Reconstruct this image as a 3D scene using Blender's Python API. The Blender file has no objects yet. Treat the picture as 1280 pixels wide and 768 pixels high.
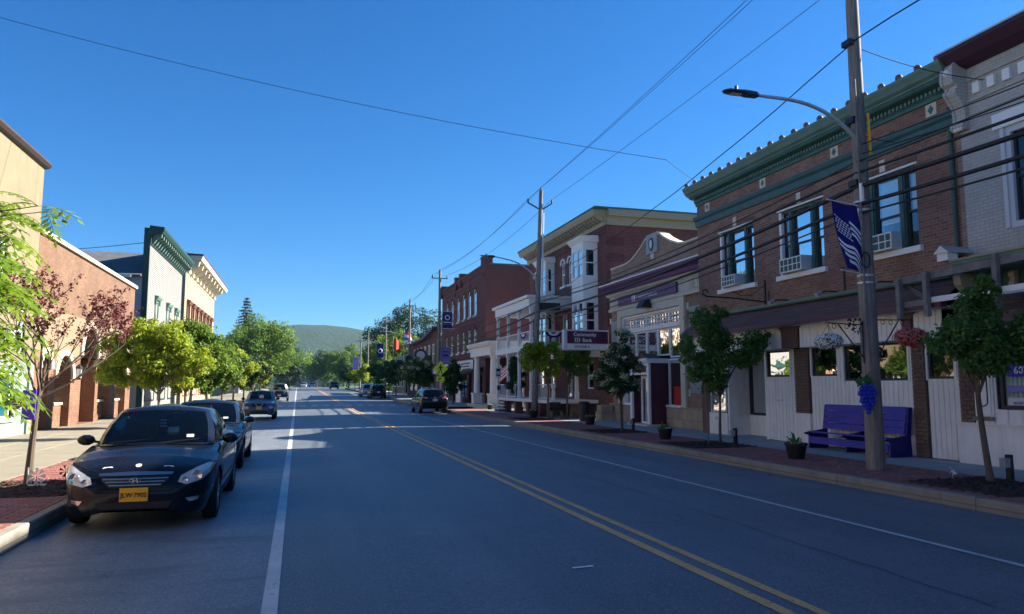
import bpy, bmesh, math, random
import numpy as np
from mathutils import Vector, Matrix
from mathutils.bvhtree import BVHTree

S = bpy.context.scene
C = S.collection
R = math.radians
PI = math.pi
random.seed(7)

# ------------------------------------------------------------------ camera
CAM_H = 1.8
cd = bpy.data.cameras.new('camera')
cd.sensor_width = 36.0
cd.lens = 26.0
cd.clip_start = 0.05
cd.clip_end = 9000
cam = bpy.data.objects.new('camera', cd)
C.objects.link(cam)
cam.location = (0, 0, CAM_H)
cam.rotation_euler = (R(90 + 6.05), 0, R(-16.09))
S.camera = cam

# ------------------------------------------------------------------ sky, sun, exposure
SUN_AZ = 5.0      # degrees from +X towards +Y, where the sun stands
SUN_EL = 28.7
w = bpy.data.worlds.new('World')
S.world = w
w.use_nodes = True
nt = w.node_tree
for n in list(nt.nodes):
    nt.nodes.remove(n)
sky = nt.nodes.new('ShaderNodeTexSky')
sky.sky_type = 'NISHITA'
sky.sun_disc = False
sky.sun_elevation = R(SUN_EL)
sky.sun_rotation = R(90 - SUN_AZ)
sky.air_density = 1.0
sky.dust_density = 0.15
sky.ozone_density = 2.2
tint = nt.nodes.new('ShaderNodeMix')
tint.data_type = 'RGBA'
tint.blend_type = 'MULTIPLY'
tint.inputs[0].default_value = 1.0
tint.inputs[7].default_value = (0.36, 0.56, 0.82, 1)
hs = nt.nodes.new('ShaderNodeHueSaturation')
hs.inputs['Saturation'].default_value = 1.12
bg = nt.nodes.new('ShaderNodeBackground')
bg.inputs[1].default_value = 0.0465
wo = nt.nodes.new('ShaderNodeOutputWorld')
nt.links.new(sky.outputs[0], tint.inputs[6])
nt.links.new(tint.outputs[2], hs.inputs['Color'])
nt.links.new(hs.outputs[0], bg.inputs[0])
nt.links.new(bg.outputs[0], wo.inputs[0])

sd = bpy.data.lights.new('sun', 'SUN')
sd.energy = 3.9
sd.angle = R(0.5)
sd.color = (1.0, 0.91, 0.76)
sun = bpy.data.objects.new('sun', sd)
C.objects.link(sun)
_sv = Vector((math.cos(R(SUN_AZ)) * math.cos(R(SUN_EL)), math.sin(R(SUN_AZ)) * math.cos(R(SUN_EL)), math.sin(R(SUN_EL))))
sun.rotation_euler = _sv.to_track_quat('Z', 'Y').to_euler()
sun.location = _sv * 60

S.render.engine = 'CYCLES'
S.view_settings.view_transform = 'Standard'
S.view_settings.look = 'None'
S.view_settings.exposure = 2.25
S.view_settings.gamma = 1.0
S.cycles.caustics_reflective = False
S.cycles.caustics_refractive = False
S.cycles.max_bounces = 8
S.cycles.transparent_max_bounces = 16

# ------------------------------------------------------------------ materials
def _tree(name):
    m = bpy.data.materials.new(name)
    m.use_nodes = True
    t = m.node_tree
    b = t.nodes['Principled BSDF']
    return m, t, b

def _pos(t, mode='pos'):
    """mode 'wall': vector (x+y, z, 0) from world position, for walls lying along either axis."""
    g = t.nodes.new('ShaderNodeNewGeometry')
    if mode == 'pos':
        return g.outputs['Position']
    s = t.nodes.new('ShaderNodeSeparateXYZ'); t.links.new(g.outputs['Position'], s.inputs[0])
    a = t.nodes.new('ShaderNodeMath'); a.operation = 'ADD'
    t.links.new(s.outputs[0], a.inputs[0]); t.links.new(s.outputs[1], a.inputs[1])
    c = t.nodes.new('ShaderNodeCombineXYZ')
    t.links.new(a.outputs[0], c.inputs[0]); t.links.new(s.outputs[2], c.inputs[1])
    return c.outputs[0]

def _noise(t, vec, scale, detail=4, rough=0.6, stretch=None):
    n = t.nodes.new('ShaderNodeTexNoise')
    n.inputs['Scale'].default_value = scale
    n.inputs['Detail'].default_value = detail
    n.inputs['Roughness'].default_value = rough
    if stretch:
        mp = t.nodes.new('ShaderNodeMapping')
        mp.inputs['Scale'].default_value = stretch
        t.links.new(vec, mp.inputs[0]); vec = mp.outputs[0]
    t.links.new(vec, n.inputs[0])
    return n.outputs[0]

def _ramp(t, fac, stops):
    r = t.nodes.new('ShaderNodeValToRGB')
    e = r.color_ramp.elements
    while len(e) > 1:
        e.remove(e[-1])
    e[0].position = stops[0][0]; e[0].color = (*stops[0][1], 1)
    for p, c in stops[1:]:
        x = e.new(p); x.color = (*c, 1)
    t.links.new(fac, r.inputs[0])
    return r.outputs[0]

def _mix(t, fac, a, b, mode='MIX'):
    m = t.nodes.new('ShaderNodeMix'); m.data_type = 'RGBA'; m.blend_type = mode
    for sock, v in ((m.inputs[0], fac), (m.inputs[6], a), (m.inputs[7], b)):
        if hasattr(v, 'default_value') or hasattr(v, 'is_linked'):
            t.links.new(v, sock)
        elif isinstance(v, (int, float)):
            sock.default_value = v
        else:
            sock.default_value = (*v, 1)
    return m.outputs[2]

def _bump(t, b, h, strength, dist=0.01):
    n = t.nodes.new('ShaderNodeBump')
    n.inputs['Strength'].default_value = strength
    n.inputs['Distance'].default_value = dist
    t.links.new(h, n.inputs['Height'])
    t.links.new(n.outputs[0], b.inputs['Normal'])

def sc(c, k):
    return tuple(min(1, v * k) for v in c)

def plain(name, col, rough=0.7, var=0.15, scale=3.0, bump=0.15, metal=0.0, spec=0.4, fine=40, coat=0.0, bdist=0.004, streak=0.0):
    """painted / plaster / concrete like surface with blotches and fine grain"""
    m, t, b = _tree(name)
    p = _pos(t)
    n1 = _noise(t, p, scale, 5)
    n2 = _noise(t, p, fine, 3)
    c = _ramp(t, n1, [(0.3, sc(col, 1 - var)), (0.7, sc(col, 1 + var))])
    c = _mix(t, _ramp(t, n2, [(0.35, (0, 0, 0)), (0.7, (1, 1, 1))]), c, sc(col, 1 + var * 0.4))
    if streak:
        n3 = _noise(t, _pos(t, 'wall'), 1.0, 5, 0.7, (5.0, 0.4, 1)); n4 = _noise(t, p, 0.5, 5, 0.7)
        c = _mix(t, _ramp(t, n3, [(0.45, (0, 0, 0)), (0.8, (streak,) * 3)]), c, sc(col, 0.45))
        c = _mix(t, _ramp(t, n4, [(0.48, (0, 0, 0)), (0.72, (streak,) * 3)]), c, sc(col, 0.6))
    t.links.new(c, b.inputs['Base Color'])
    b.inputs['Roughness'].default_value = rough
    b.inputs['Metallic'].default_value = metal
    b.inputs['Specular IOR Level'].default_value = spec
    if coat:
        b.inputs['Coat Weight'].default_value = coat
        b.inputs['Coat Roughness'].default_value = 0.04
    if bump:
        _bump(t, b, n2, bump, bdist)
    return m

def brick(name, col1, col2, mortar, w=0.215, h=0.075, ms=0.010, bump=0.5, dirt=0.25):
    m, t, b = _tree(name)
    v = _pos(t, 'wall')
    k = t.nodes.new('ShaderNodeTexBrick')
    k.inputs['Scale'].default_value = 1.0
    k.inputs['Brick Width'].default_value = w
    k.inputs['Row Height'].default_value = h
    k.inputs['Mortar Size'].default_value = ms
    k.inputs['Mortar Smooth'].default_value = 0.3
    k.inputs['Bias'].default_value = 0.0
    k.inputs['Color1'].default_value = (*col1, 1)
    k.inputs['Color2'].default_value = (*col2, 1)
    k.inputs['Mortar'].default_value = (*mortar, 1)
    t.links.new(v, k.inputs['Vector'])
    n = _noise(t, _pos(t), 0.9, 6)
    n2 = _noise(t, _pos(t), 26, 3)
    n3 = _noise(t, v, 1.3, 4, 0.6, (3.0, 0.35, 1))
    c = _mix(t, _ramp(t, n, [(0.38, (0, 0, 0)), (0.68, (1, 1, 1))]), k.outputs[0], sc(col1, 0.72))
    mm = t.nodes.new('ShaderNodeMix'); mm.data_type = 'RGBA'; mm.inputs[0].default_value = dirt
    c2 = _mix(t, 0.5, c, k.outputs[0])
    c3 = _mix(t, _ramp(t, n3, [(0.5, (0, 0, 0)), (0.75, (dirt, dirt, dirt))]), c2, sc(mortar, 0.8))
    c4 = _mix(t, _ramp(t, n2, [(0.45, (0, 0, 0)), (0.8, (.35, .35, .35))]), c3, sc(col1, 0.5))
    t.links.new(c4, b.inputs['Base Color'])
    b.inputs['Roughness'].default_value = 0.88
    inv = t.nodes.new('ShaderNodeMath'); inv.operation = 'SUBTRACT'; inv.inputs[0].default_value = 1.0
    t.links.new(k.outputs[1], inv.inputs[1])
    _bump(t, b, inv.outputs[0], bump, 0.012)
    return m

def stone(name, col, w=0.6, h=0.3, ms=0.008, var=0.25):
    m, t, b = _tree(name)
    v = _pos(t, 'wall')
    k = t.nodes.new('ShaderNodeTexBrick')
    k.inputs['Scale'].default_value = 1.0
    k.inputs['Brick Width'].default_value = w
    k.inputs['Row Height'].default_value = h
    k.inputs['Mortar Size'].default_value = ms
    k.inputs['Color1'].default_value = (*sc(col, 1.1), 1)
    k.inputs['Color2'].default_value = (*sc(col, 0.85), 1)
    k.inputs['Mortar'].default_value = (*sc(col, 0.5), 1)
    t.links.new(v, k.inputs['Vector'])
    n = _noise(t, _pos(t), 1.7, 6, 0.7)
    c = _mix(t, _ramp(t, n, [(0.4, (0, 0, 0)), (0.72, (.8, .8, .8))]), k.outputs[0], sc(col, 0.55))
    t.links.new(c, b.inputs['Base Color'])
    b.inputs['Roughness'].default_value = 0.85
    _bump(t, b, _noise(t, _pos(t), 30, 4), 0.3, 0.006)
    return m

def wood(name, col, rough=0.7, var=0.35, stretch=(14, 14, 0.8)):
    m, t, b = _tree(name)
    n = _noise(t, _pos(t), 1.6, 6, 0.7, stretch)
    n2 = _noise(t, _pos(t), 1.1, 4)
    c = _ramp(t, n, [(0.3, sc(col, 1 - var)), (0.7, sc(col, 1 + var))])
    c = _mix(t, _ramp(t, n2, [(0.4, (0, 0, 0)), (0.75, (.6, .6, .6))]), c, sc(col, 0.6))
    t.links.new(c, b.inputs['Base Color'])
    b.inputs['Roughness'].default_value = rough
    _bump(t, b, n, 0.4, 0.006)
    return m

def glass(name, tintc=(0.85, 0.92, 0.95), clear=0.85, base=(0.012, 0.018, 0.022)):
    m, t, b = _tree(name)
    b.inputs['Base Color'].default_value = (*base, 1)
    b.inputs['Roughness'].default_value = 0.02
    b.inputs['IOR'].default_value = 1.55
    # gently wavy panes so that reflections are not mirror perfect
    n = _noise(t, _pos(t), 1.4, 2)
    _bump(t, b, n, 0.12, 0.05)
    tr = t.nodes.new('ShaderNodeBsdfTransparent'); tr.inputs[0].default_value = (*tintc, 1)
    mx = t.nodes.new('ShaderNodeMixShader'); mx.inputs[0].default_value = clear
    o = [x for x in t.nodes if x.type == 'OUTPUT_MATERIAL'][0]
    gl = t.nodes.new('ShaderNodeBsdfGlossy'); gl.inputs['Roughness'].default_value = 0.015
    lw = t.nodes.new('ShaderNodeFresnel'); lw.inputs[0].default_value = 1.33
    bn = [x for x in t.nodes if x.type == 'BUMP'][0]
    t.links.new(bn.outputs[0], gl.inputs['Normal'])
    m2 = t.nodes.new('ShaderNodeMixShader')
    t.links.new(b.outputs[0], mx.inputs[1]); t.links.new(tr.outputs[0], mx.inputs[2])
    t.links.new(lw.outputs[0], m2.inputs[0]); t.links.new(mx.outputs[0], m2.inputs[1]); t.links.new(gl.outputs[0], m2.inputs[2])
    t.links.new(m2.outputs[0], o.inputs['Surface'])
    return m

def leafmat(name, cols, trans=0.35, rough=0.55):
    m, t, b = _tree(name)
    g = t.nodes.new('ShaderNodeNewGeometry')
    n = len(cols)
    c = _ramp(t, g.outputs['Random Per Island'], [(i / max(1, n - 1), cols[i]) for i in range(n)])
    t.links.new(c, b.inputs['Base Color'])
    b.inputs['Roughness'].default_value = rough
    b.inputs['Specular IOR Level'].default_value = 0.3
    tr = t.nodes.new('ShaderNodeBsdfTranslucent')
    h = t.nodes.new('ShaderNodeHueSaturation'); h.inputs['Value'].default_value = 1.7; h.inputs['Hue'].default_value = 0.485
    t.links.new(c, h.inputs['Color']); t.links.new(h.outputs[0], tr.inputs[0])
    mx = t.nodes.new('ShaderNodeMixShader'); mx.inputs[0].default_value = trans
    o = [x for x in t.nodes if x.type == 'OUTPUT_MATERIAL'][0]
    t.links.new(b.outputs[0], mx.inputs[1]); t.links.new(tr.outputs[0], mx.inputs[2])
    t.links.new(mx.outputs[0], o.inputs['Surface'])
    return m

def paint(name, col, rough=0.25, flake=0.0):
    m, t, b = _tree(name)
    n = _noise(t, _pos(t), 2.2, 4)
    c = _ramp(t, n, [(0.35, sc(col, 0.9)), (0.7, sc(col, 1.12))])
    t.links.new(c, b.inputs['Base Color'])
    b.inputs['Roughness'].default_value = rough
    b.inputs['Metallic'].default_value = flake
    b.inputs['Specular IOR Level'].default_value = 0.15
    b.inputs['Coat IOR'].default_value = 1.42
    b.inputs['Coat Weight'].default_value = 0.42
    b.inputs['Coat Roughness'].default_value = 0.03
    return m

def asphalt(name='asphalt', k=1.0, worn=0.0):
    m, t, b = _tree(name)
    p = _pos(t)
    lanes = _noise(t, p, 0.8, 5, 0.6, (1.1, 0.045, 1))
    blot = _noise(t, p, 0.5, 6, 0.7)
    grain = _noise(t, p, 48, 5, 0.85)
    mid = _noise(t, p, 22, 5, 0.8)
    speck = _noise(t, p, 6, 6, 0.8)
    K = lambda c: sc(c, k)
    c = _ramp(t, lanes, [(0.28, K((0.060, 0.080, 0.108))), (0.48, K((0.105, 0.128, 0.158))), (0.72, K((0.175, 0.200, 0.225)))])
    c = _mix(t, _ramp(t, blot, [(0.40, (0, 0, 0)), (0.66, (.65, .65, .65))]), c, K((0.055, 0.070, 0.090)))
    c = _mix(t, _ramp(t, mid, [(0.38, (.7, .7, .7)), (0.6, (0, 0, 0))]), c, K((0.060, 0.072, 0.090)))
    c = _mix(t, _ramp(t, grain, [(0.50, (0, 0, 0)), (0.66, (.9, .9, .9))]), c, K((0.30, 0.31, 0.32)))
    c = _mix(t, _ramp(t, speck, [(0.63, (0, 0, 0)), (0.69, (.85, .85, .85))]), c, K((0.030, 0.036, 0.045)))
    if worn:
        st = _noise(t, p, 1.0, 6, 0.75, (0.5, 1.6, 1))
        c = _mix(t, _ramp(t, st, [(0.5, (0, 0, 0)), (0.62, (worn,) * 3)]), c, K((0.07, 0.08, 0.095)))
        sp2 = _noise(t, p, 3.1, 5, 0.8)
        c = _mix(t, _ramp(t, sp2, [(0.66, (0, 0, 0)), (0.70, (.8, .8, .8))]), c, K((0.02, 0.024, 0.03)))
    vo = t.nodes.new('ShaderNodeTexVoronoi'); vo.feature = 'DISTANCE_TO_EDGE'; vo.inputs['Scale'].default_value = 0.30
    mp = t.nodes.new('ShaderNodeMapping'); mp.inputs['Scale'].default_value = (1.5, 0.6, 1)
    ad = t.nodes.new('ShaderNodeVectorMath'); ad.operation = 'ADD'
    wn = t.nodes.new('ShaderNodeTexNoise'); wn.inputs['Scale'].default_value = 1.9; wn.inputs['Detail'].default_value = 8
    sb = t.nodes.new('ShaderNodeVectorMath'); sb.operation = 'SCALE'; sb.inputs['Scale'].default_value = 0.8
    t.links.new(p, wn.inputs[0]); t.links.new(wn.outputs['Color'], sb.inputs[0])
    t.links.new(p, ad.inputs[0]); t.links.new(sb.outputs[0], ad.inputs[1])
    t.links.new(ad.outputs[0], mp.inputs[0]); t.links.new(mp.outputs[0], vo.inputs['Vector'])
    crack = _ramp(t, vo.outputs['Distance'], [(0.0, (1, 1, 1)), (0.006, (0, 0, 0))])
    cm = _mix(t, _ramp(t, _noise(t, p, 0.33, 4), [(0.56, (0, 0, 0)), (0.60, (.8, .8, .8))]), (0, 0, 0), crack)
    c = _mix(t, cm, c, (0.016, 0.019, 0.024))
    t.links.new(c, b.inputs['Base Color'])
    b.inputs['Roughness'].default_value = 0.52
    b.inputs['Specular IOR Level'].default_value = 0.5
    _bump(t, b, grain, 0.9, 0.006)
    return m

M = {}
M['asphalt'] = asphalt()
M['asphalt_old'] = asphalt('asphalt_old', 1.45, 0.7)
M['asphalt_side'] = asphalt('asphalt_side', 1.15, 0.35)
M['tar'] = plain('tar', (0.014, 0.016, 0.02), 0.45, 0.3, 4, 0.1)
def roadpaint(name, col, thr=0.60):
    m, t, b = _tree(name)
    p = _pos(t)
    n = _noise(t, p, 14, 6, 0.8)
    n2 = _noise(t, p, 1.5, 4)
    c = _ramp(t, n2, [(0.3, sc(col, 0.72)), (0.7, col)])
    c = _mix(t, _ramp(t, n, [(thr, (0, 0, 0)), (thr + .03, (1, 1, 1))]), c, (0.06, 0.07, 0.08))
    t.links.new(c, b.inputs['Base Color']); b.inputs['Roughness'].default_value = 0.6
    return m
M['line_white'] = roadpaint('line_white', (0.62, 0.63, 0.62))
M['line_yellow'] = roadpaint('line_yellow', (0.80, 0.42, 0.13), 0.58)
M['grass'] = plain('grass', (0.07, 0.12, 0.03), 0.9, 0.4, 0.7, 0.4, fine=18)
M['curb'] = stone('curb', (0.27, 0.25, 0.215), 3.0, 1.0, 0.01)
M['concrete'] = plain('concrete', (0.235, 0.215, 0.17), 0.85, 0.16, 1.1, 0.25, fine=60)
M['concrete_dark'] = plain('concrete_dark', (0.30, 0.325, 0.335), 0.85, 0.16, 1.1, 0.25, fine=60)
M['mulch'] = plain('mulch', (0.055, 0.032, 0.026), 0.95, 0.6, 18, 1.0, fine=45, bdist=0.03)
M['hill'] = plain('hill', (0.010, 0.034, 0.026), 0.95, 0.45, 0.02, 0.6, fine=0.12, bdist=6)
def paver_mat(name, cols):
    m, t, b = _tree(name)
    oi = t.nodes.new('ShaderNodeNewGeometry')
    v = t.nodes.new('ShaderNodeTexWhiteNoise'); v.noise_dimensions = '3D'
    sp = t.nodes.new('ShaderNodeVectorMath'); sp.operation = 'SNAP'; sp.inputs[1].default_value = (0.21, 0.105, 9)
    t.links.new(oi.outputs['Position'], sp.inputs[0]); t.links.new(sp.outputs[0], v.inputs[0])
    c = _ramp(t, v.outputs[0], [(0, cols[0]), (0.5, cols[1]), (1, cols[2])])
    n = _noise(t, _pos(t), 1.5, 5)
    c = _mix(t, _ramp(t, n, [(0.4, (0, 0, 0)), (0.75, (.6, .6, .6))]), c, sc(cols[0], 0.7))
    t.links.new(c, b.inputs['Base Color']); b.inputs['Roughness'].default_value = 0.85
    _bump(t, b, _noise(t, _pos(t), 60, 3), 0.3, 0.004)
    return m
M['paver'] = paver_mat('paver', [(0.26, 0.095, 0.085), (0.34, 0.13, 0.11), (0.21, 0.08, 0.08)])
M['joint'] = plain('joint', (0.10, 0.075, 0.06), 0.95, 0.3, 5)
M['brick_brown'] = brick('brick_brown', (0.185, 0.084, 0.058), (0.33, 0.165, 0.115), (0.33, 0.26, 0.21), bump=0.9)
M['brick_pilaster'] = brick('brick_pilaster', (0.17, 0.10, 0.075), (0.23, 0.14, 0.10), (0.10, 0.075, 0.06), 0.3, 0.09)
M['brick_red'] = brick('brick_red', (0.13, 0.038, 0.036), (0.22, 0.070, 0.060), (0.19, 0.12, 0.11), ms=0.009, bump=0.8)
M['brick_maroon'] = brick('brick_maroon', (0.105, 0.028, 0.030), (0.155, 0.044, 0.042), (0.12, 0.065, 0.065), ms=0.007)
M['brick_dull'] = brick('brick_dull', (0.25, 0.145, 0.095), (0.38, 0.24, 0.165), (0.36, 0.30, 0.24), bump=0.8)
M['brick_orange'] = brick('brick_orange', (0.16, 0.068, 0.038), (0.25, 0.12, 0.07), (0.27, 0.20, 0.14), ms=0.009, bump=0.8)
M['brick_pale'] = brick('brick_pale', (0.135, 0.070, 0.042), (0.21, 0.115, 0.072), (0.24, 0.165, 0.115), ms=0.009, bump=0.8)
M['brick_painted'] = brick('brick_painted', (0.47, 0.455, 0.42), (0.53, 0.51, 0.47), (0.36, 0.35, 0.33), ms=0.008, bump=0.6)
M['stucco_cream'] = plain('stucco_cream', (0.195, 0.168, 0.108), 0.9, 0.10, 1.2, 0.5, fine=25, streak=0.45)
M['stucco_tan'] = plain('stucco_tan', (0.21, 0.16, 0.105), 0.9, 0.1, 1.2, 0.3, fine=25)
M['teal_wall'] = plain('teal_wall', (0.19, 0.24, 0.225), 0.8, 0.15, 1.4, streak=0.4)
M['limestone'] = stone('limestone', (0.60, 0.54, 0.42), 1.3, 0.62, 0.006, 0.2)
M['limestone_plain'] = plain('limestone_plain', (0.58, 0.53, 0.42), 0.85, 0.15, 2.0, 0.25)
M['stone_base'] = stone('stone_base', (0.42, 0.34, 0.24), 1.1, 0.45, 0.012)
M['green_trim'] = plain('green_trim', (0.11, 0.195, 0.165), 0.6, 0.3, 2.2)
M['green_trim_dark'] = plain('green_trim_dark', (0.045, 0.125, 0.115), 0.6, 0.3, 2.2)
M['band_blue'] = plain('band_blue', (0.04, 0.11, 0.125), 0.6, 0.3, 2.2)
M['maroon_knob'] = plain('maroon_knob', (0.17, 0.085, 0.09), 0.7, 0.2, 6)
M['maroon_wood'] = wood('maroon_wood', (0.135, 0.070, 0.062), 0.7, 0.25, (0.6, 0.6, 14))
M['maroon_dark'] = plain('maroon_dark', (0.085, 0.022, 0.04), 0.5, 0.2, 3)
M['purple'] = plain('purple', (0.115, 0.035, 0.13), 0.5, 0.15, 3)
M['sign_purple'] = plain('sign_purple', (0.085, 0.016, 0.060), 0.4, 0.1, 3, 0)
M['white_board'] = plain('white_board', (0.80, 0.79, 0.76), 0.6, 0.10, 2.4, 0.12, streak=0.38)
M['white_paint'] = plain('white_paint', (0.80, 0.80, 0.78), 0.55, 0.06, 2.5, 0.1)
M['white_grey'] = plain('white_grey', (0.58, 0.60, 0.62), 0.6, 0.08, 2.5, 0.1)
M['cream_paint'] = plain('cream_paint', (0.32, 0.285, 0.20), 0.6, 0.07, 2.5, 0.1)
M['siding_white'] = plain('siding_white', (0.22, 0.22, 0.215), 0.6, 0.05, 2.5, 0.08)
M['siding_grey'] = plain('siding_grey', (0.36, 0.38, 0.40), 0.6, 0.08, 2.5, 0.08)
M['shingle_dark'] = brick('shingle_dark', (0.085, 0.095, 0.11), (0.13, 0.14, 0.155), (0.05, 0.05, 0.06), 0.3, 0.13, 0.008)
M['shingle_tan'] = brick('shingle_tan', (0.34, 0.27, 0.18), (0.42, 0.33, 0.22), (0.2, 0.15, 0.1), 0.3, 0.15, 0.01)
M['green_dark'] = plain('green_dark', (0.012, 0.045, 0.04), 0.5, 0.2, 3)
M['rust'] = plain('rust', (0.16, 0.060, 0.045), 0.6, 0.2, 3)
M['roof_grey'] = plain('roof_grey', (0.14, 0.14, 0.15), 0.9, 0.2, 1.5)
M['dark_frame'] = plain('dark_frame', (0.02, 0.024, 0.03), 0.5, 0.2, 4, 0.05)
M['dark_green_frame'] = plain('dark_green_frame', (0.045, 0.095, 0.085), 0.55, 0.35, 5)
M['black_iron'] = plain('black_iron', (0.012, 0.012, 0.014), 0.45, 0.2, 8, 0.05)
M['steel'] = plain('steel', (0.50, 0.53, 0.55), 0.45, 0.15, 5, 0.05, metal=0.5)
M['steel_dark'] = plain('steel_dark', (0.06, 0.065, 0.07), 0.45, 0.15, 5, 0.05, metal=0.6)
M['pole_wood'] = wood('pole_wood', (0.21, 0.185, 0.165), 0.85, 0.55)
M['grey_wood'] = wood('grey_wood', (0.20, 0.19, 0.185), 0.85, 0.4, (3, 3, 3))
M['door_wood'] = wood('door_wood', (0.62, 0.30, 0.05), 0.5, 0.15)
M['wire'] = plain('wire', (0.012, 0.013, 0.016), 0.6, 0.1, 4, 0)
M['blind'] = plain('blind', (0.78, 0.86, 0.90), 0.9, 0.05, 2, 0)
M['blind_cream'] = plain('blind_cream', (0.48, 0.50, 0.40), 0.9, 0.05, 2, 0)
M['interior'] = plain('interior', (0.05, 0.05, 0.055), 0.9, 0.3, 1.2, 0)
M['glass'] = glass('glass')
M['glass_dark'] = glass('glass_dark', (0.25, 0.3, 0.33), 0.35)
M['glass_teal'] = glass('glass_teal', (0.25, 0.62, 0.68), 0.3, (0.01, 0.14, 0.18))
M['glass_car'] = glass('glass_car', (0.55, 0.63, 0.63), 0.88, (0.008, 0.012, 0.016))
M['blue_bench'] = plain('blue_bench', (0.055, 0.048, 0.36), 0.6, 0.35, 5, 0.3, fine=60, streak=0.5)
M['blue_bench_dark'] = plain('blue_bench_dark', (0.010, 0.008, 0.13), 0.5, 0.15, 3, 0.1)
M['grape'] = plain('grape', (0.025, 0.045, 0.44), 0.6, 0.3, 9, 0.3)
M['grape_leaf'] = plain('grape_leaf', (0.03, 0.15, 0.035), 0.6, 0.2, 4, 0.1)
M['flag_navy'] = plain('flag_navy', (0.010, 0.008, 0.15), 0.75, 0.1, 4, 0.1)
M['flag_white'] = plain('flag_white', (0.85, 0.86, 0.9), 0.75, 0.06, 4, 0)
M['flag_red'] = plain('flag_red', (0.55, 0.05, 0.03), 0.75, 0.1, 4, 0)
M['pot_black'] = plain('pot_black', (0.010, 0.010, 0.013), 0.5, 0.2, 6, 0.1)
M['soil'] = plain('soil', (0.03, 0.02, 0.015), 0.95, 0.3, 30, 0.5)
M['yellow_sign'] = plain('yellow_sign', (0.75, 0.85, 0.03), 0.5, 0.05, 3, 0)
M['orange_sign'] = plain('orange_sign', (0.62, 0.45, 0.05), 0.6, 0.08, 3, 0)
M['text_black'] = plain('text_black', (0.012, 0.012, 0.014), 0.6, 0.1, 3, 0)
M['text_white'] = plain('text_white', (0.78, 0.78, 0.76), 0.6, 0.04, 3, 0)
M['text_blue'] = plain('text_blue', (0.05, 0.03, 0.38), 0.6, 0.08, 3, 0)
M['panel_blue'] = plain('panel_blue', (0.025, 0.012, 0.33), 0.5, 0.06, 3, 0)
M['panel_lilac'] = plain('panel_lilac', (0.20, 0.18, 0.50), 0.5, 0.06, 3, 0)
M['curtain'] = plain('curtain', (0.70, 0.80, 0.84), 0.9, 0.1, 2, 0.1)
M['red_item'] = plain('red_item', (0.45, 0.035, 0.02), 0.5, 0.1, 3)
M['plate_yellow'] = plain('plate_yellow', (0.90, 0.42, 0.02), 0.5, 0.05, 6, 0)
M['purple_box'] = plain('purple_box', (0.10, 0.035, 0.50), 0.4, 0.05, 3, 0)
M['tyre'] = plain('tyre', (0.012, 0.012, 0.013), 0.8, 0.15, 12, 0.2)
M['rim'] = plain('rim', (0.34, 0.35, 0.37), 0.3, 0.08, 6, 0, metal=0.85)
M['chrome'] = plain('chrome', (0.42, 0.42, 0.42), 0.28, 0.05, 6, 0, metal=1.0)
M['black_plastic'] = plain('black_plastic', (0.010, 0.010, 0.012), 0.55, 0.15, 6, 0.1)
M['lamp_lens'] = plain('lamp_lens', (0.42, 0.44, 0.46), 0.12, 0.12, 9, 0, spec=0.6, coat=1)
M['lamp_inner'] = plain('lamp_inner', (0.62, 0.64, 0.66), 0.12, 0.1, 30, 0, metal=0.9)
M['lamp_dark'] = plain('lamp_dark', (0.10, 0.11, 0.12), 0.2, 0.1, 30, 0, metal=0.7)
M['tail_red'] = plain('tail_red', (0.42, 0.015, 0.012), 0.15, 0.08, 6, 0, coat=1)
M['amber'] = plain('amber', (0.6, 0.30, 0.08), 0.2, 0.08, 6, 0, coat=1)
M['paint_black'] = paint('paint_black', (0.006, 0.008, 0.014))
M['paint_navy'] = paint('paint_navy', (0.010, 0.016, 0.030))
M['paint_grey'] = paint('paint_grey', (0.10, 0.12, 0.14), 0.35, 0.5)
M['paint_silver'] = paint('paint_silver', (0.38, 0.40, 0.43), 0.3, 0.6)
M['seat_black'] = plain('seat_black', (0.022, 0.022, 0.026), 0.8, 0.2, 8)
M['skin'] = plain('skin', (0.4, 0.22, 0.15), 0.6, 0.05, 6, 0)
M['bark'] = wood('bark', (0.115, 0.085, 0.065), 0.9, 0.4, (10, 10, 2))
M['bark_grey'] = wood('bark_grey', (0.20, 0.175, 0.15), 0.9, 0.4, (10, 10, 2))
M['leaf_mid'] = leafmat('leaf_mid', [(0.045, 0.11, 0.028), (0.075, 0.175, 0.040), (0.12, 0.235, 0.055), (0.058, 0.14, 0.032)])
M['leaf_dark'] = leafmat('leaf_dark', [(0.020, 0.060, 0.022), (0.034, 0.095, 0.030), (0.052, 0.125, 0.038)], 0.25)
M['leaf_lime'] = leafmat('leaf_lime', [(0.15, 0.22, 0.016), (0.24, 0.32, 0.022), (0.32, 0.38, 0.04), (0.10, 0.175, 0.018)], 0.4)
M['leaf_green'] = leafmat('leaf_green', [(0.065, 0.135, 0.018), (0.105, 0.19, 0.024), (0.15, 0.235, 0.03)], 0.4)
M['leaf_far'] = leafmat('leaf_far', [(0.042, 0.095, 0.018), (0.068, 0.135, 0.022), (0.10, 0.175, 0.028)], 0.3)
M['leaf_far_dark'] = leafmat('leaf_far_dark', [(0.016, 0.045, 0.024), (0.024, 0.062, 0.028), (0.036, 0.08, 0.03)], 0.2)
M['leaf_red'] = leafmat('leaf_red', [(0.12, 0.024, 0.028), (0.19, 0.048, 0.042), (0.08, 0.018, 0.030)], 0.3)
M['blossom'] = leafmat('blossom', [(0.55, 0.56, 0.36), (0.66, 0.66, 0.46), (0.45, 0.48, 0.28)], 0.3)
M['petal_white'] = leafmat('petal_white', [(0.6, 0.6, 0.66), (0.75, 0.75, 0.78)], 0.2)
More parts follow.
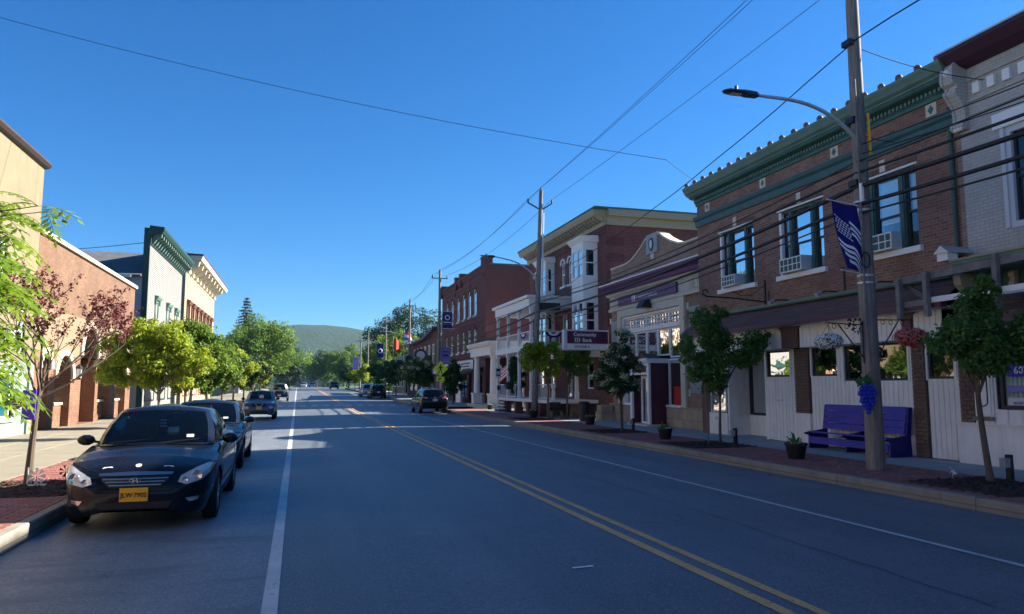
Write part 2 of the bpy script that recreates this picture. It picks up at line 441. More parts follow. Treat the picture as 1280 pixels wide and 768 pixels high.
M['petal_pink'] = leafmat('petal_pink', [(0.75, 0.07, 0.13), (0.85, 0.22, 0.26), (0.55, 0.04, 0.10)], 0.2)
M['edge_dark'] = plain('edge_dark', (0.05, 0.035, 0.035), 0.6, 0.2, 3)
M['soffit_maroon'] = plain('soffit_maroon', (0.055, 0.022, 0.038), 0.6, 0.2, 3)
M['noticepaper'] = plain('noticepaper', (0.6, 0.6, 0.56), 0.8, 0.1, 9, 0)
# ------------------------------------------------------------------ mesh helpers
WL = {}           # world origin of every linked object, by name

class MB:
    def __init__(s):
        s.v = []; s.f = []
    def quad(s, a, b, c, d):
        n = len(s.v); s.v += [tuple(a), tuple(b), tuple(c), tuple(d)]; s.f.append((n, n + 1, n + 2, n + 3)); return s
    def poly(s, pts):
        n = len(s.v); s.v += [tuple(p) for p in pts]; s.f.append(tuple(range(n, n + len(pts)))); return s
    def box(s, x0, x1, y0, y1, z0, z1):
        n = len(s.v)
        s.v += [(x0, y0, z0), (x1, y0, z0), (x1, y1, z0), (x0, y1, z0), (x0, y0, z1), (x1, y0, z1), (x1, y1, z1), (x0, y1, z1)]
        s.f += [(n, n + 3, n + 2, n + 1), (n + 4, n + 5, n + 6, n + 7), (n, n + 1, n + 5, n + 4), (n + 1, n + 2, n + 6, n + 5), (n + 2, n + 3, n + 7, n + 6), (n + 3, n, n + 4, n + 7)]
        return s
    def bar(s, a, b, w, h=None, up=(0, 0, 1)):
        """rectangular bar between two points"""
        h = h or w
        a = Vector(a); b = Vector(b); d = (b - a).normalized(); u = Vector(up)
        if abs(d.dot(u)) > 0.98:
            u = Vector((1, 0, 0))
        r = d.cross(u).normalized() * (w / 2); t = r.cross(d).normalized() * (h / 2)
        n = len(s.v)
        for p in (a, b):
            s.v += [tuple(p - r - t), tuple(p + r - t), tuple(p + r + t), tuple(p - r + t)]
        s.f += [(n, n + 3, n + 2, n + 1), (n + 4, n + 5, n + 6, n + 7)] + [(n + i, n + (i + 1) % 4, n + 4 + (i + 1) % 4, n + 4 + i) for i in range(4)]
        return s
    def tube(s, pts, r, n=8, cap=True):
        pts = [Vector(p) for p in pts]
        rs = r if isinstance(r, (list, tuple)) else [r] * len(pts)
        base = len(s.v)
        prev = None
        for i, p in enumerate(pts):
            d = (pts[min(i + 1, len(pts) - 1)] - pts[max(i - 1, 0)]).normalized()
            if prev is None:
                u = d.cross(Vector((0, 0, 1)))
                if u.length < 0.05:
                    u = d.cross(Vector((1, 0, 0)))
                u.normalize()
            else:
                u = (prev - d * prev.dot(d)).normalized()
            prev = u
            t = d.cross(u)
            for k in range(n):
                a = 2 * PI * k / n
                s.v.append(tuple(p + (u * math.cos(a) + t * math.sin(a)) * rs[i]))
        for i in range(len(pts) - 1):
            for k in range(n):
                a = base + i * n + k; b = base + i * n + (k + 1) % n
                s.f.append((a, b, b + n, a + n))
        if cap:
            s.f.append(tuple(base + k for k in range(n - 1, -1, -1)))
            s.f.append(tuple(base + (len(pts) - 1) * n + k for k in range(n)))
        return s
    def cyl(s, a, b, r, r2=None, n=12):
        return s.tube([a, b], [r, r if r2 is None else r2], n)
    def lathe(s, prof, c=(0, 0, 0), n=16, axis='z'):
        """prof: (radius, height) pairs"""
        base = len(s.v)
        for (r, h) in prof:
            for k in range(n):
                a = 2 * PI * k / n
                x, y = r * math.cos(a), r * math.sin(a)
                if axis == 'z': p = (x, y, h)
                elif axis == 'x': p = (h, x, y)
                else: p = (x, h, y)
                s.v.append((p[0] + c[0], p[1] + c[1], p[2] + c[2]))
        for i in range(len(prof) - 1):
            for k in range(n):
                a = base + i * n + k; b = base + i * n + (k + 1) % n
                s.f.append((a, b, b + n, a + n))
        return s
    def prism(s, poly, lo, hi, axis='x'):
        """poly of 2d points extruded between lo and hi along axis; x: (y,z), y: (x,z), z: (x,y)"""
        def P(p, h):
            return (h, p[0], p[1]) if axis == 'x' else ((p[0], h, p[1]) if axis == 'y' else (p[0], p[1], h))
        n = len(s.v); k = len(poly)
        s.v += [P(p, lo) for p in poly] + [P(p, hi) for p in poly]
        s.f.append(tuple(n + i for i in range(k - 1, -1, -1))); s.f.append(tuple(n + k + i for i in range(k)))
        s.f += [(n + i, n + (i + 1) % k, n + k + (i + 1) % k, n + k + i) for i in range(k)]
        return s
    def disc(s, c, r, n=12, nrm='x', sx=1, sy=1):
        pts = []
        for k in range(n):
            a = 2 * PI * k / n; p, q = r * math.cos(a) * sx, r * math.sin(a) * sy
            pts.append((c[0], c[1] + p, c[2] + q) if nrm == 'x' else ((c[0] + p, c[1], c[2] + q) if nrm == 'y' else (c[0] + p, c[1] + q, c[2])))
        return s.poly(pts)
    def sphere(s, c, r, n=10, m=6, sz=1):
        return s.lathe([(max(1e-4, r * math.sin(PI * i / m)), -r * sz * math.cos(PI * i / m)) for i in range(m + 1)], c, n)
    def mesh(s, name, off=(0, 0, 0), smooth=False, fix=True):
        me = bpy.data.meshes.new(name)
        ox, oy, oz = off
        me.from_pydata([(x - ox, y - oy, z - oz) for x, y, z in s.v], [], s.f)
        if fix and len(s.f) < 60000:
            b = bmesh.new(); b.from_mesh(me)
            bmesh.ops.recalc_face_normals(b, faces=b.faces)
            b.to_mesh(me); b.free()
        if smooth:
            me.shade_smooth()
            if smooth != 'all':
                try:
                    me.set_sharp_from_angle(angle=R(38))
                except Exception:
                    pass
        me.update()
        return me
    def build(s, name, mat, parent=None, smooth=False, fix=True, origin=None):
        xs = [p[0] for p in s.v]; ys = [p[1] for p in s.v]; zs = [p[2] for p in s.v]
        if origin is None:
            origin = ((min(xs) + max(xs)) / 2, (min(ys) + max(ys)) / 2, min(zs) if parent is None else (min(zs) + max(zs)) / 2)
        me = s.mesh(name, origin, smooth, fix)
        me.materials.append(M[mat] if isinstance(mat, str) else mat)
        return link(name, me, parent, origin)

def link(name, me, parent=None, origin=(0, 0, 0)):
    o = bpy.data.objects.new(name, me)
    C.objects.link(o)
    WL[o.name] = Vector(origin)
    if parent is not None:
        o.parent = parent
        o.location = Vector(origin) - WL[parent.name]
    else:
        o.location = origin
    return o

def thing(name, label, cat, loc=(0, 0, 0), group=None):
    o = bpy.data.objects.new(name, None)
    o.empty_display_size = 0.2
    C.objects.link(o)
    o.location = loc
    WL[o.name] = Vector(loc)
    tag(o, label, cat, group)
    return o

def tag(o, label=None, cat=None, group=None, kind=None):
    if label: o['label'] = label
    if cat: o['category'] = cat
    if group: o['group'] = group
    if kind: o['kind'] = kind
    return o

def struct(o):
    o['kind'] = 'structure'; return o

def copy_tree(o, loc=None, rotz=None, label=None, parent=None, scale=None):
    c = o.copy(); C.objects.link(c)
    if parent is not None:
        c.parent = parent
    if loc is not None: c.location = loc
    if rotz is not None: c.rotation_euler = (0, 0, rotz)
    if scale is not None: c.scale = scale if isinstance(scale, tuple) else (scale,) * 3
    if label: c['label'] = label
    WL[c.name] = Vector(c.location)
    for ch in list(o.children):
        copy_tree(ch, parent=c)
    return c

def text(name, s, size, mat, parent, pos, u, v, depth=0.004, bold=0.0, align='LEFT', sx=1.0):
    """flat lettering: pos = lower-left (or centre) of the base line, u/v = reading and up direction"""
    cu = bpy.data.curves.new(name, 'FONT')
    cu.body = s; cu.size = size; cu.extrude = depth / 2; cu.offset = bold; cu.align_x = align
    cu.resolution_u = 3
    tmp = bpy.data.objects.new('tmp_text', cu)
    C.objects.link(tmp)
    dg = bpy.context.evaluated_depsgraph_get()
    me = bpy.data.meshes.new_from_object(tmp.evaluated_get(dg))
    bpy.data.objects.remove(tmp); bpy.data.curves.remove(cu)
    u = Vector(u).normalized(); v = Vector(v).normalized(); w_ = u.cross(v)
    mt = Matrix((( u.x * sx, v.x, w_.x), (u.y * sx, v.y, w_.y), (u.z * sx, v.z, w_.z))).to_4x4()
    me.transform(mt)
    me.name = name
    me.materials.clear(); me.materials.append(M[mat])
    return link(name, me, parent, pos)

# facade frame: y along the street, z up, d = distance out of the facade towards the road
class Fac:
    def __init__(s, X, sg):
        s.X = X; s.sg = sg      # sg -1: faces -X (right side of street), +1: faces +X (left side)
    def x(s, d): return s.X + s.sg * d
    def p(s, y, z, d=0): return (s.x(d), y, z)
    def box(s, mb, y0, y1, z0, z1, d0, d1):
        a, b = s.x(d0), s.x(d1)
        return mb.box(min(a, b), max(a, b), min(y0, y1), max(y0, y1), z0, z1)
    def profile(s, mb, prof, y0, y1):
        """cornice: polygon of (d, z) extruded along y"""
        n = len(mb.v); k = len(prof)
        mb.v += [(s.x(d), y0, z) for d, z in prof] + [(s.x(d), y1, z) for d, z in prof]
        mb.f.append(tuple(n + i for i in range(k))); mb.f.append(tuple(n + k + i for i in range(k - 1, -1, -1)))
        mb.f += [(n + i, n + (i + 1) % k, n + k + (i + 1) % k, n + k + i) for i in range(k)]
        return mb
    def wall(s, mb, y0, y1, z0, z1, holes=(), t=0.25, d=0.0):
        """holes: (y0,y1,z0,z1[,rise]) ; with rise the top is an arch springing at z1-rise"""
        ys = sorted({y0, y1, *[h[0] for h in holes], *[h[1] for h in holes]})
        zs = sorted({z0, z1, *[h[2] for h in holes], *[h[3] for h in holes]})
        ys = [y for y in ys if y0 <= y <= y1]; zs = [z for z in zs if z0 <= z <= z1]
        for a, b in zip(ys, ys[1:]):
            run = None
            for c, e in zip(zs, zs[1:]):
                my, mz = (a + b) / 2, (c + e) / 2
                inside = any(h[0] < my < h[1] and h[2] < mz < h[3] for h in holes)
                if not inside:
                    mb.quad(s.p(a, c, d), s.p(b, c, d), s.p(b, e, d), s.p(a, e, d))
        for h in holes:
            a, b, c, e = h[:4]
            r = h[4] if len(h) > 4 else 0
            D = d - t
            sp = e - r
            mb.quad(s.p(a, c, d), s.p(a, sp, d), s.p(a, sp, D), s.p(a, c, D))
            mb.quad(s.p(b, c, d), s.p(b, sp, d), s.p(b, sp, D), s.p(b, c, D))
            mb.quad(s.p(a, c, d), s.p(b, c, d), s.p(b, c, D), s.p(a, c, D))
            if r:
                N = 10; pts = []
                m = (a + b) / 2; hw = (b - a) / 2
                for i in range(N + 1):
                    an = PI - PI * i / N
                    pts.append((m + hw * math.cos(an), sp + r * math.sin(an)))
                for i in range(N):
                    p, q = pts[i], pts[i + 1]
                    mb.quad(s.p(p[0], p[1], d), s.p(q[0], q[1], d), s.p(q[0], e, d), s.p(p[0], e, d))
                    mb.quad(s.p(p[0], p[1], d), s.p(q[0], q[1], d), s.p(q[0], q[1], D), s.p(p[0], p[1], D))
            else:
                mb.quad(s.p(a, e, d), s.p(b, e, d), s.p(b, e, D), s.p(a, e, D))
        return mb
    def frame(s, mb, y0, y1, z0, z1, w, d0, d1):
        s.box(mb, y0, y0 + w, z0, z1, d0, d1); s.box(mb, y1 - w, y1, z0, z1, d0, d1)
        s.box(mb, y0 + w, y1 - w, z0, z0 + w, d0, d1); s.box(mb, y0 + w, y1 - w, z1 - w, z1, d0, d1)
        return mb
    def window(s, parent, y0, y1, z0, z1, d=-0.1, fm='white_paint', w=0.05, rail=0.5, blind=0.55, gm='glass', bm='blind', cols=1, rows=0, back=True, name='window', room=0.9):
        """sash window: the frame is the part, its panes and blind sub-parts. d = depth of the frame's front"""
        mb = MB()
        s.frame(mb, y0, y1, z0, z1, w, d - 0.06, d)
        zr = z0 + (z1 - z0) * rail if rail else None
        if zr:
            s.box(mb, y0 + w, y1 - w, zr - w * 0.5, zr + w * 0.5, d - 0.055, d + 0.002)
        for i in range(1, cols):
            yy = y0 + (y1 - y0) * i / cols
            s.box(mb, yy - w * 0.35, yy + w * 0.35, z0 + w, z1 - w, d - 0.05, d - 0.004)
        for i in range(1, rows):
            zz = z0 + (z1 - z0) * i / rows
            s.box(mb, y0 + w, y1 - w, zz - w * 0.3, zz + w * 0.3, d - 0.05, d - 0.006)
        o = mb.build(name, fm, parent)
        zz = [z0 + w, z1 - w] if not zr else [z0 + w, zr, z1 - w]
        for a, b in zip(zz, zz[1:]):
            g = MB(); D = d - (0.045 if a == zz[0] else 0.03)
            g.quad(s.p(y0 + w, a, D), s.p(y1 - w, a, D), s.p(y1 - w, b, D), s.p(y0 + w, b, D))
            g.build('pane', gm, o)
        if blind:
            g = MB(); D = d - 0.11
            s.box(g, y0 + w, y1 - w, z1 - w - (z1 - z0 - 2 * w) * blind, z1 - w, D - 0.006, D)
            g.build('blind', bm, o)
        if back:
            g = MB(); D = d - room
            g.quad(s.p(y0 - .3, z0 - .3, D), s.p(y1 + .3, z0 - .3, D), s.p(y1 + .3, z1 + .3, D), s.p(y0 - .3, z1 + .3, D))
            g.build('room_backing', 'interior', o)
        return o
    def shell(s, parent, y0, y1, ztop, depth, mat, roof='roof_grey', roofz=None, y1top=None, side='side_wall', zb=-0.6):
        roofz = ztop if roofz is None else roofz
        for a, b in ((y0, y0 + 0.25), (y1 - 0.25, y1)):
            mb = MB(); s.box(mb, a, b, zb, ztop, -depth, -0.002); mb.build(side, mat, parent)
        mb = MB(); s.box(mb, y0 + .25, y1 - .25, zb, ztop, -depth, -depth + 0.25); mb.build('rear_wall', mat, parent)
        mb = MB(); s.box(mb, y0 + .25, y1 - .25, roofz - 0.15, roofz, -depth + .25, -0.26); mb.build('roof', roof, parent)
        mb = MB(); s.box(mb, y0 + .25, y1 - .25, zb + .02, 0.10, -depth + .25, -0.26); mb.build('floor', 'concrete_dark', parent)

def G(y):
    """the street climbs gently beyond fifty metres"""
    if y < 45: return 0.0
    if y < 65: return 0.0002 * (y - 45) ** 2 * 1.25
    if y < 180: return 0.1 + 0.0095 * (y - 65)
    return 1.19
# ------------------------------------------------------------------ ground, road, pavements
def rz(x, y): return G(y) - 0.012 * abs(x - 3.9)
YS = [-70, -40, -14, -6, 0, 4, 8, 12, 16, 20, 25, 30, 35, 40, 45, 50, 55, 60, 65, 72, 80, 90, 100, 115, 130, 150, 180, 220, 300, 420]

def sheet(name, mat, xs, ys, zf, dz=0.0, kind='structure', parent=None):
    mb = MB()
    for y in ys:
        for x in xs: mb.v.append((x, y, zf(x, y) + dz))
    n = len(xs)
    for j in range(len(ys) - 1):
        for i in range(n - 1):
            a = j * n + i; mb.f.append((a, a + 1, a + n + 1, a + n))
    o = mb.build(name, mat, parent, smooth='all')
    if parent is None: o['kind'] = kind
    return o

gx_ = [-3000, -900, -300, -120, -60, -20, -9.3, 14.3, 30, 60, 120, 300, 900, 3000]
gy_ = [-400, -100, -20, 0, 20, 45, 55, 65, 80, 100, 130, 180, 260, 500, 1200, 4000]
sheet('ground', 'grass', gx_, gy_, lambda x, y: G(y) - 0.22)
sheet('road', 'asphalt', [-3.12, -2, -0.1, 2, 3.9, 6, 7.4, 9, 9.88], YS, rz)

def stripe(name, mat, x0, x1, ya, yb, label=None, cat='road marking'):
    ys = [ya] + [y for y in YS if ya < y < yb] + [yb]
    return sheet(name, mat, [x0, x1], ys, rz, 0.0055)
sheet('parking_lane', 'asphalt_old', [-3.11, -2, -1, -0.19], YS[:-3], rz, .0015)
sheet('parking_lane', 'asphalt_side', [7.2, 8.2, 9.87], YS[:-3], rz, .0015)
# tar sealed seams wandering along and across the lanes
def tar_seam(pts, w):
    mb = MB(); rng = random.Random(int(pts[0][0] * 10 + pts[0][1])); P = []
    for (x0, y0), (x1, y1) in zip(pts, pts[1:]):
        n = max(2, int(math.hypot(x1 - x0, y1 - y0) / .22))
        for k in range(n): P.append((x0 + (x1 - x0) * k / n + rng.gauss(0, .022), y0 + (y1 - y0) * k / n + rng.gauss(0, .02)))
    for k, (x, y) in enumerate(P):
        a = P[max(0, k - 1)]; b = P[min(len(P) - 1, k + 1)]; L = math.hypot(b[0] - a[0], b[1] - a[1]) + 1e-6
        nx, ny = -(b[1] - a[1]) / L, (b[0] - a[0]) / L; ww = w * rng.uniform(.5, 1.2) / 2
        for s_ in (-1, 1): mb.v.append((x + nx * ww * s_, y + ny * ww * s_, rz(x, y) + .0035))
        if k: q = 2 * k; mb.f.append((q - 2, q - 1, q + 1, q))
    struct(mb.build('tar_seam', 'tar', fix=False))
tar_seam([(5.6, 5), (5.7, 12), (5.5, 22), (5.6, 40)], .016)
stripe('edge_line', 'line_white', -0.235, -0.105, -60, 180)
stripe('edge_line', 'line_white', 7.145, 7.235, -60, 52)
stripe('centre_line', 'line_yellow', 3.735, 3.855, -60, 180)
stripe('centre_line', 'line_yellow', 4.01, 4.12, -60, 180)
cw = tag(thing('crosswalk', 'x', 'x', (3, 66, G(66))), kind='structure')
for k in ('label', 'category'): del cw[k]
for i in range(13):
    x = -2.6 + i * 0.95
    sheet('crosswalk_bar', 'line_white', [x, x + 0.5], [65.0, 66.6], rz, 0.0055, parent=cw)

# curbs as single stones
def curb(x0, x1, ya, yb, top=0.12):
    root = thing('curb', 'x', 'x', ((x0 + x1) / 2, ya, 0))
    for k in ('label', 'category'): del root[k]
    struct(root)
    y = ya; i = 0
    while y < yb:
        L = 3.0 if y < 60 else 8.0
        jx = random.uniform(-.006, .006); jz = random.uniform(-.006, .006)
        mb = MB()
        z0, z1 = G(y), G(y + L)
        b = 0.018
        xa, xb = x0 + jx, x1 + jx
        for (yy, z) in ((y + .008, z0), (y + L - .008, z1)):
            zt = z + top + jz
            mb.v += [(xa, yy, z - 0.3), (xa, yy, zt - b), (xa + b, yy, zt), (xb - b, yy, zt), (xb, yy, zt - b), (xb, yy, z - 0.3)]
        mb.f += [(0, 1, 2, 3, 4, 5), (11, 10, 9, 8, 7, 6)] + [(k, k + 6, k + 7, k + 1) for k in range(5)]
        mb.build('curb_stone', 'curb', root)
        y += L
curb(9.86, 10.03, -9, 52); curb(10.3, 10.47, 55, 170)
curb(-3.28, -3.11, -9, 170)

beds = [(10.35, 12.22, 8.9, 10.95), (10.25, 12.22, 17.9, 20.1), (10.3, 12.22, 24.4, 26.6), (-4.92, -3.4, 12.95, 15.1), (10.5, 12.2, 34.6, 37.4), (-4.92, -3.4, 24.0, 26.2)]
def inbed(x, y): return any(a - .03 < x < b + .03 and c - .03 < y < d + .03 for a, b, c, d in beds)

def pavers(x0, x1, ya, yb, near):
    base = MB(); base.box(x0, x1, ya, yb, -0.3, 0.088)
    root = base.build('brick_pavement', 'joint'); struct(root)
    proto = None; cnt = 0
    stuff = MB()
    rows = int((yb - ya) / 0.104)
    cells = []
    for j in range(rows):
        y = ya + j * 0.104
        off = (j % 2) * 0.104
        x = x0 + 0.004 - off
        while x < x1 - .05:
            a, b = max(x, x0 + .004), min(x + 0.203, x1 - .002)
            if b - a > 0.05 and not inbed((a + b) / 2, y + .05):
                cells.append((a, b, y, y + 0.099))
            x += 0.208
    def key(c): return (c[2] - near[1]) ** 2 + (c[0] - near[0]) ** 2
    full = sorted([c for c in cells if abs(c[1] - c[0] - .203) < 1e-6], key=key)[:280]
    fs = set(full)
    pm = MB(); b = .006
    hx, hy = .1015, .0495
    pm.v += [(-hx, -hy, -.03), (hx, -hy, -.03), (hx, hy, -.03), (-hx, hy, -.03), (-hx, -hy, -b), (hx, -hy, -b), (hx, hy, -b), (-hx, hy, -b), (-hx + b, -hy + b, 0), (hx - b, -hy + b, 0), (hx - b, hy - b, 0), (-hx + b, hy - b, 0)]
    pm.f += [(k, (k + 1) % 4, (k + 1) % 4 + 4, k + 4) for k in range(4)] + [(k + 4, (k + 1) % 4 + 4, (k + 1) % 4 + 8, k + 8) for k in range(4)] + [(8, 9, 10, 11)]
    me = pm.mesh('paver'); me.materials.append(M['paver'])
    for c in cells:
        z = 0.12 + random.gauss(0, .0022)
        if c in fs:
            o = link('paver', me, root, ((c[0] + c[1]) / 2, (c[2] + c[3]) / 2, z))
            o.rotation_euler = (random.gauss(0, .012), random.gauss(0, .012), 0)
        else:
            n = len(stuff.v); xa, xb, y0, y1 = c; t = random.gauss(0, .001)
            stuff.v += [(xa, y0, .085), (xb, y0, .085), (xb, y1, .085), (xa, y1, .085), (xa + .004, y0 + .004, z), (xb - .004, y0 + .004, z + t), (xb - .004, y1 - .004, z + t), (xa + .004, y1 - .004, z)]
            stuff.f += [(n + 4, n + 5, n + 6, n + 7)] + [(n + k, n + (k + 1) % 4, n + 4 + (k + 1) % 4, n + 4 + k) for k in range(4)]
    o = stuff.build('pavers_beyond', 'paver', root, fix=False); o['kind'] = 'stuff'
pavers(10.03, 12.3, 7.5, 33, (11.5, 11.2))
pavers(-4.95, -3.28, 8.5, 27, (-3.9, 11.3))
for (x0, x1, ya, yb) in ((-4.95, -3.28, -9, 8.5), (10.03, 12.3, -9, 7.5)):
    o = MB().box(x0, x1, ya, yb, -.3, .115).build('brick_pavement', 'paver'); struct(o)
sheet('brick_pavement', 'paver', [10.03, 12.3], [33, 40, 46, 52.5], lambda x, y: G(y) + .115)
sheet('brick_pavement', 'paver', [-4.95, -3.28], [27, 35, 45, 55, 65, 80, 100], lambda x, y: G(y) + .115)

# mulch beds
for i, (a, b, c, d) in enumerate(beds):
    mb = MB(); N = 26
    nx = N; ny = int(N * (d - c) / (b - a))
    for j in range(ny + 1):
        for k in range(nx + 1):
            e = min(k, nx - k, j, ny - j)
            mb.v.append((a + (b - a) * k / nx, c + (d - c) * j / ny, 0.095 + (0.0 if e == 0 else 0.035 + random.uniform(-.018, .022))))
    for j in range(ny):
        for k in range(nx):
            q = j * (nx + 1) + k; mb.f.append((q, q + 1, q + nx + 2, q + nx + 1))
    rng = random.Random(i)
    for k in range(500):      # bark chips
        x = rng.uniform(a + .02, b - .02); y = rng.uniform(c + .02, d - .02); an = rng.uniform(0, PI); l = rng.uniform(.015, .04); ww = rng.uniform(.006, .015)
        z = 0.135 + rng.uniform(0, .02); t = rng.uniform(-.015, .015)
        ux, uy = math.cos(an) * l, math.sin(an) * l; vx, vy = -math.sin(an) * ww, math.cos(an) * ww
        mb.poly([(x - ux - vx, y - uy - vy, z - t), (x + ux - vx, y + uy - vy, z + t), (x + ux + vx, y + uy + vy, z + t + .006), (x - ux + vx, y - uy + vy, z - t + .006)])
    o = mb.build('mulch_bed', 'mulch', fix=False); o['kind'] = 'stuff'
    tag(o, 'dark bark mulch laid round the foot of a street tree', 'mulch')

# concrete pavements in slabs
def slabs(x0, x1, ya, yb, w, l, mat, far):
    base = MB(); base.box(x0, x1, ya, yb, -0.3, 0.085)
    root = base.build('sidewalk', 'joint'); struct(root)
    nx = max(1, round((x1 - x0) / w)); w = (x1 - x0) / nx
    y = ya
    while y < yb - .05:
        for i in range(nx):
            z = .12 + random.uniform(-.003, .003)
            mb = MB(); xa, xb, y0, y1 = x0 + i * w + .007, x0 + (i + 1) * w - .007, y + .007, min(y + l, yb) - .007; b = .008
            mb.v += [(xa, y0, .08), (xb, y0, .08), (xb, y1, .08), (xa, y1, .08), (xa, y0, z - b), (xb, y0, z - b), (xb, y1, z - b), (xa, y1, z - b), (xa + b, y0 + b, z), (xb - b, y0 + b, z), (xb - b, y1 - b, z), (xa + b, y1 - b, z)]
            mb.f += [(k, (k + 1) % 4, (k + 1) % 4 + 4, k + 4) for k in range(4)] + [(k + 4, (k + 1) % 4 + 4, (k + 1) % 4 + 8, k + 8) for k in range(4)] + [(8, 9, 10, 11)]
            mb.build('paving_slab', mat, root)
        y += l
    sheet('sidewalk', mat, [x0, x1], [yb, yb + 10, yb + 20] + [y for y in YS if yb + 22 < y < far] + [far], lambda x, y: G(y) + .115)
slabs(12.3, 15.2, -6, 33.6, 1.45, 1.5, 'concrete_dark', 52.5)
slabs(-9.3, -4.95, -6, 46, 1.45, 1.5, 'concrete', 170)
sheet('side_road', 'asphalt', [9.6, 12, 16, 30, 60], [52.6, 54, 55.4, 56.8], lambda x, y: G(y) - .06 + (0.06 if x > 12 else 0))
sheet('sidewalk', 'concrete_dark', [10.47, 15], [56.8, 65, 80, 100, 130, 170], lambda x, y: G(y) + .115)

# litter on the asphalt
mb = MB(); mb.v = [(2.67, 7.10, -.002), (2.90, 7.115, -.004), (2.902, 7.123, .008), (2.672, 7.11, .006), (2.68, 7.122, -.006), (2.905, 7.132, -.006)]; mb.f = [(0, 1, 2, 3), (3, 2, 5, 4)]
tag(mb.build('paper_scrap', 'white_paint', origin=(2.79, 7.11, -.01)), 'thin white paper scrap lying on the asphalt left of the yellow lines', 'litter')

for (x0, x1, mat) in ((-9.3, -4.95, 'concrete'), (12.3, 15.2, 'concrete_dark'), (-4.95, -3.12, 'paver'), (9.88, 12.3, 'paver')):
    struct(MB().box(x0, x1, -70, -9.01 if mat == 'paver' else -6.01, -.3, .115).build('sidewalk' if 'con' in mat else 'brick_pavement', mat))

# ------------------------------------------------------------------ RIGHT SIDE BUILDINGS
# ============ brown brick commercial building with green cornice
FB = Fac(14.15, -1)
bb = thing('brick_building', 'long two storey brown brick shop building with green cornice and white boarded ground floor', 'building', (14.15, 18.4, 0))
Y0, Y1 = 12.66, 24.12
wins = [(20.62, 22.62), (17.30, 19.28), (14.0, 16.0)]
holes = [(a, b, 5.12, 7.10) for a, b in wins]
mb = MB(); FB.wall(mb, Y0, Y1, 4.1, 8.75, holes, t=0.24); mb.build('wall', 'brick_brown', bb)
FB.shell(bb, Y0, Y1, 8.75, 20, 'brick_dull', roofz=8.3)
# soldier course lintels and dripping string course
mb = MB()
for a, b in wins:
    y = a - .05
    while y < b + .05:
        FB.box(mb, y, y + .068, 7.115, 7.30, -.02, .014); y += .078
o = mb.build('lintel_bricks', 'brick_pilaster', bb); o['kind'] = 'stuff'
for y in (15.0, 18.3, 21.65):
    mb = MB(); FB.box(mb, y - .09, y + .09, 7.19, 7.50, -.02, .035); mb.build('keystone', 'limestone_plain', bb)
# blue band
mb = MB(); FB.profile(mb, [(0.001, 7.62), (.06, 7.62), (.08, 7.68), (.10, 7.82), (.17, 7.88), (.20, 7.95), (.20, 7.99), (0.001, 8.02)], Y0 + .05, Y1); mb.build('string_course', 'band_blue', bb)
# main cornice
mb = MB(); FB.profile(mb, [(0.001, 8.42), (.06, 8.42), (.06, 8.50), (.10, 8.54), (.10, 8.64), (.30, 8.68), (.34, 8.72), (.34, 8.76), (0.001, 8.76)], Y0, Y1); mb.build('cornice_bed', 'green_trim_dark', bb)
mb = MB(); FB.profile(mb, [(-.25, 8.765), (.37, 8.765), (.38, 8.80), (.46, 8.86), (.50, 8.94), (.55, 9.02), (.56, 9.08), (.30, 9.10), (-.25, 9.10)], Y0 - .02, Y1 + .08); mb.build('cornice', 'green_trim', bb)
mb = MB(); y = Y0 + .1
while y < Y1 - .1:
    FB.box(mb, y, y + .065, 8.545, 8.635, .10, .155); y += .125
o = mb.build('dentils', 'green_trim', bb); o['kind'] = 'stuff'
kmb = MB(); kmb.lathe([(.001, .17), (.045, .165), (.078, .13), (.088, .08), (.078, .03), (.06, 0), (.06, -.02)], n=10)
kb = kmb.mesh('cornice_knob', (0, 0, 0), True); kb.materials.append(M['maroon_knob'])
y = Y0 + .12
i = 0
while y < Y1 + .05:
    o = link('cornice_knob', kb, bb, (FB.x(.42), y, 9.09)); i += 1
    y += .565
for y in (13.43, 16.72, 20.03, 23.38):
    mb = MB(); FB.box(mb, y - .15, y + .15, 8.10, 8.40, -.02, .02); t = mb.build('tile_panel', 'limestone_plain', bb)
    mb = MB(); mb.poly([FB.p(y, 8.37, .024), FB.p(y - .09, 8.25, .024), FB.p(y, 8.13, .024), FB.p(y + .09, 8.25, .024)]); mb.build('green_diamond', 'green_trim_dark', t)
# pilaster strip at the near end and drain pipe
mb = MB(); FB.box(mb, Y0, Y0 + .12, 3.4, 7.6, 0.0, .03); mb.build('wall_strip', 'brick_dull', bb)
mb = MB(); mb.tube([FB.p(Y0 + .25, 3.9, .06), FB.p(Y0 + .25, 8.1, .06)], .045, 8); mb.build('drain_pipe', 'dark_green_frame', bb, smooth=True)
# triple windows
for wi, (a, b) in enumerate(wins):
    mb = MB()
    L = b - a
    # mullions: wide centre sash between two green posts
    c0, c1 = a + .50, b - .50
    for c in (c0, c1):
        FB.box(mb, c - .10, c + .10, 5.12, 7.06, -.20, -.05)
        FB.box(mb, c - .06, c + .06, 5.14, 7.04, -.05, -.02)
    FB.box(mb, a, b, 7.02, 7.10, -.20, -.04)
    mb.build('window_mullion', 'dark_green_frame', bb)
    for (p, q, bl) in ((a + .04, c0 - .10, .5), (c0 + .10, c1 - .10, .62), (c1 + .10, b - .10, .55)):
        FB.window(bb, p, q, 5.14, 7.02, -.10, 'dark_frame', .05, .47, bl, 'glass', 'blind', room=1.6)
    mb = MB(); FB.box(mb, b - .10, b, 5.12, 7.08, -.10, .005); mb.build('white_jamb', 'white_paint', bb)
    mb = MB(); FB.box(mb, a - .08, b + .04, 7.102, 7.15, -.05, .05); mb.build('head_trim', 'white_board', bb)
    mb = MB(); FB.box(mb, a - .12, b + .12, 4.97, 5.115, -.12, .10); mb.build('sill', 'white_paint', bb)
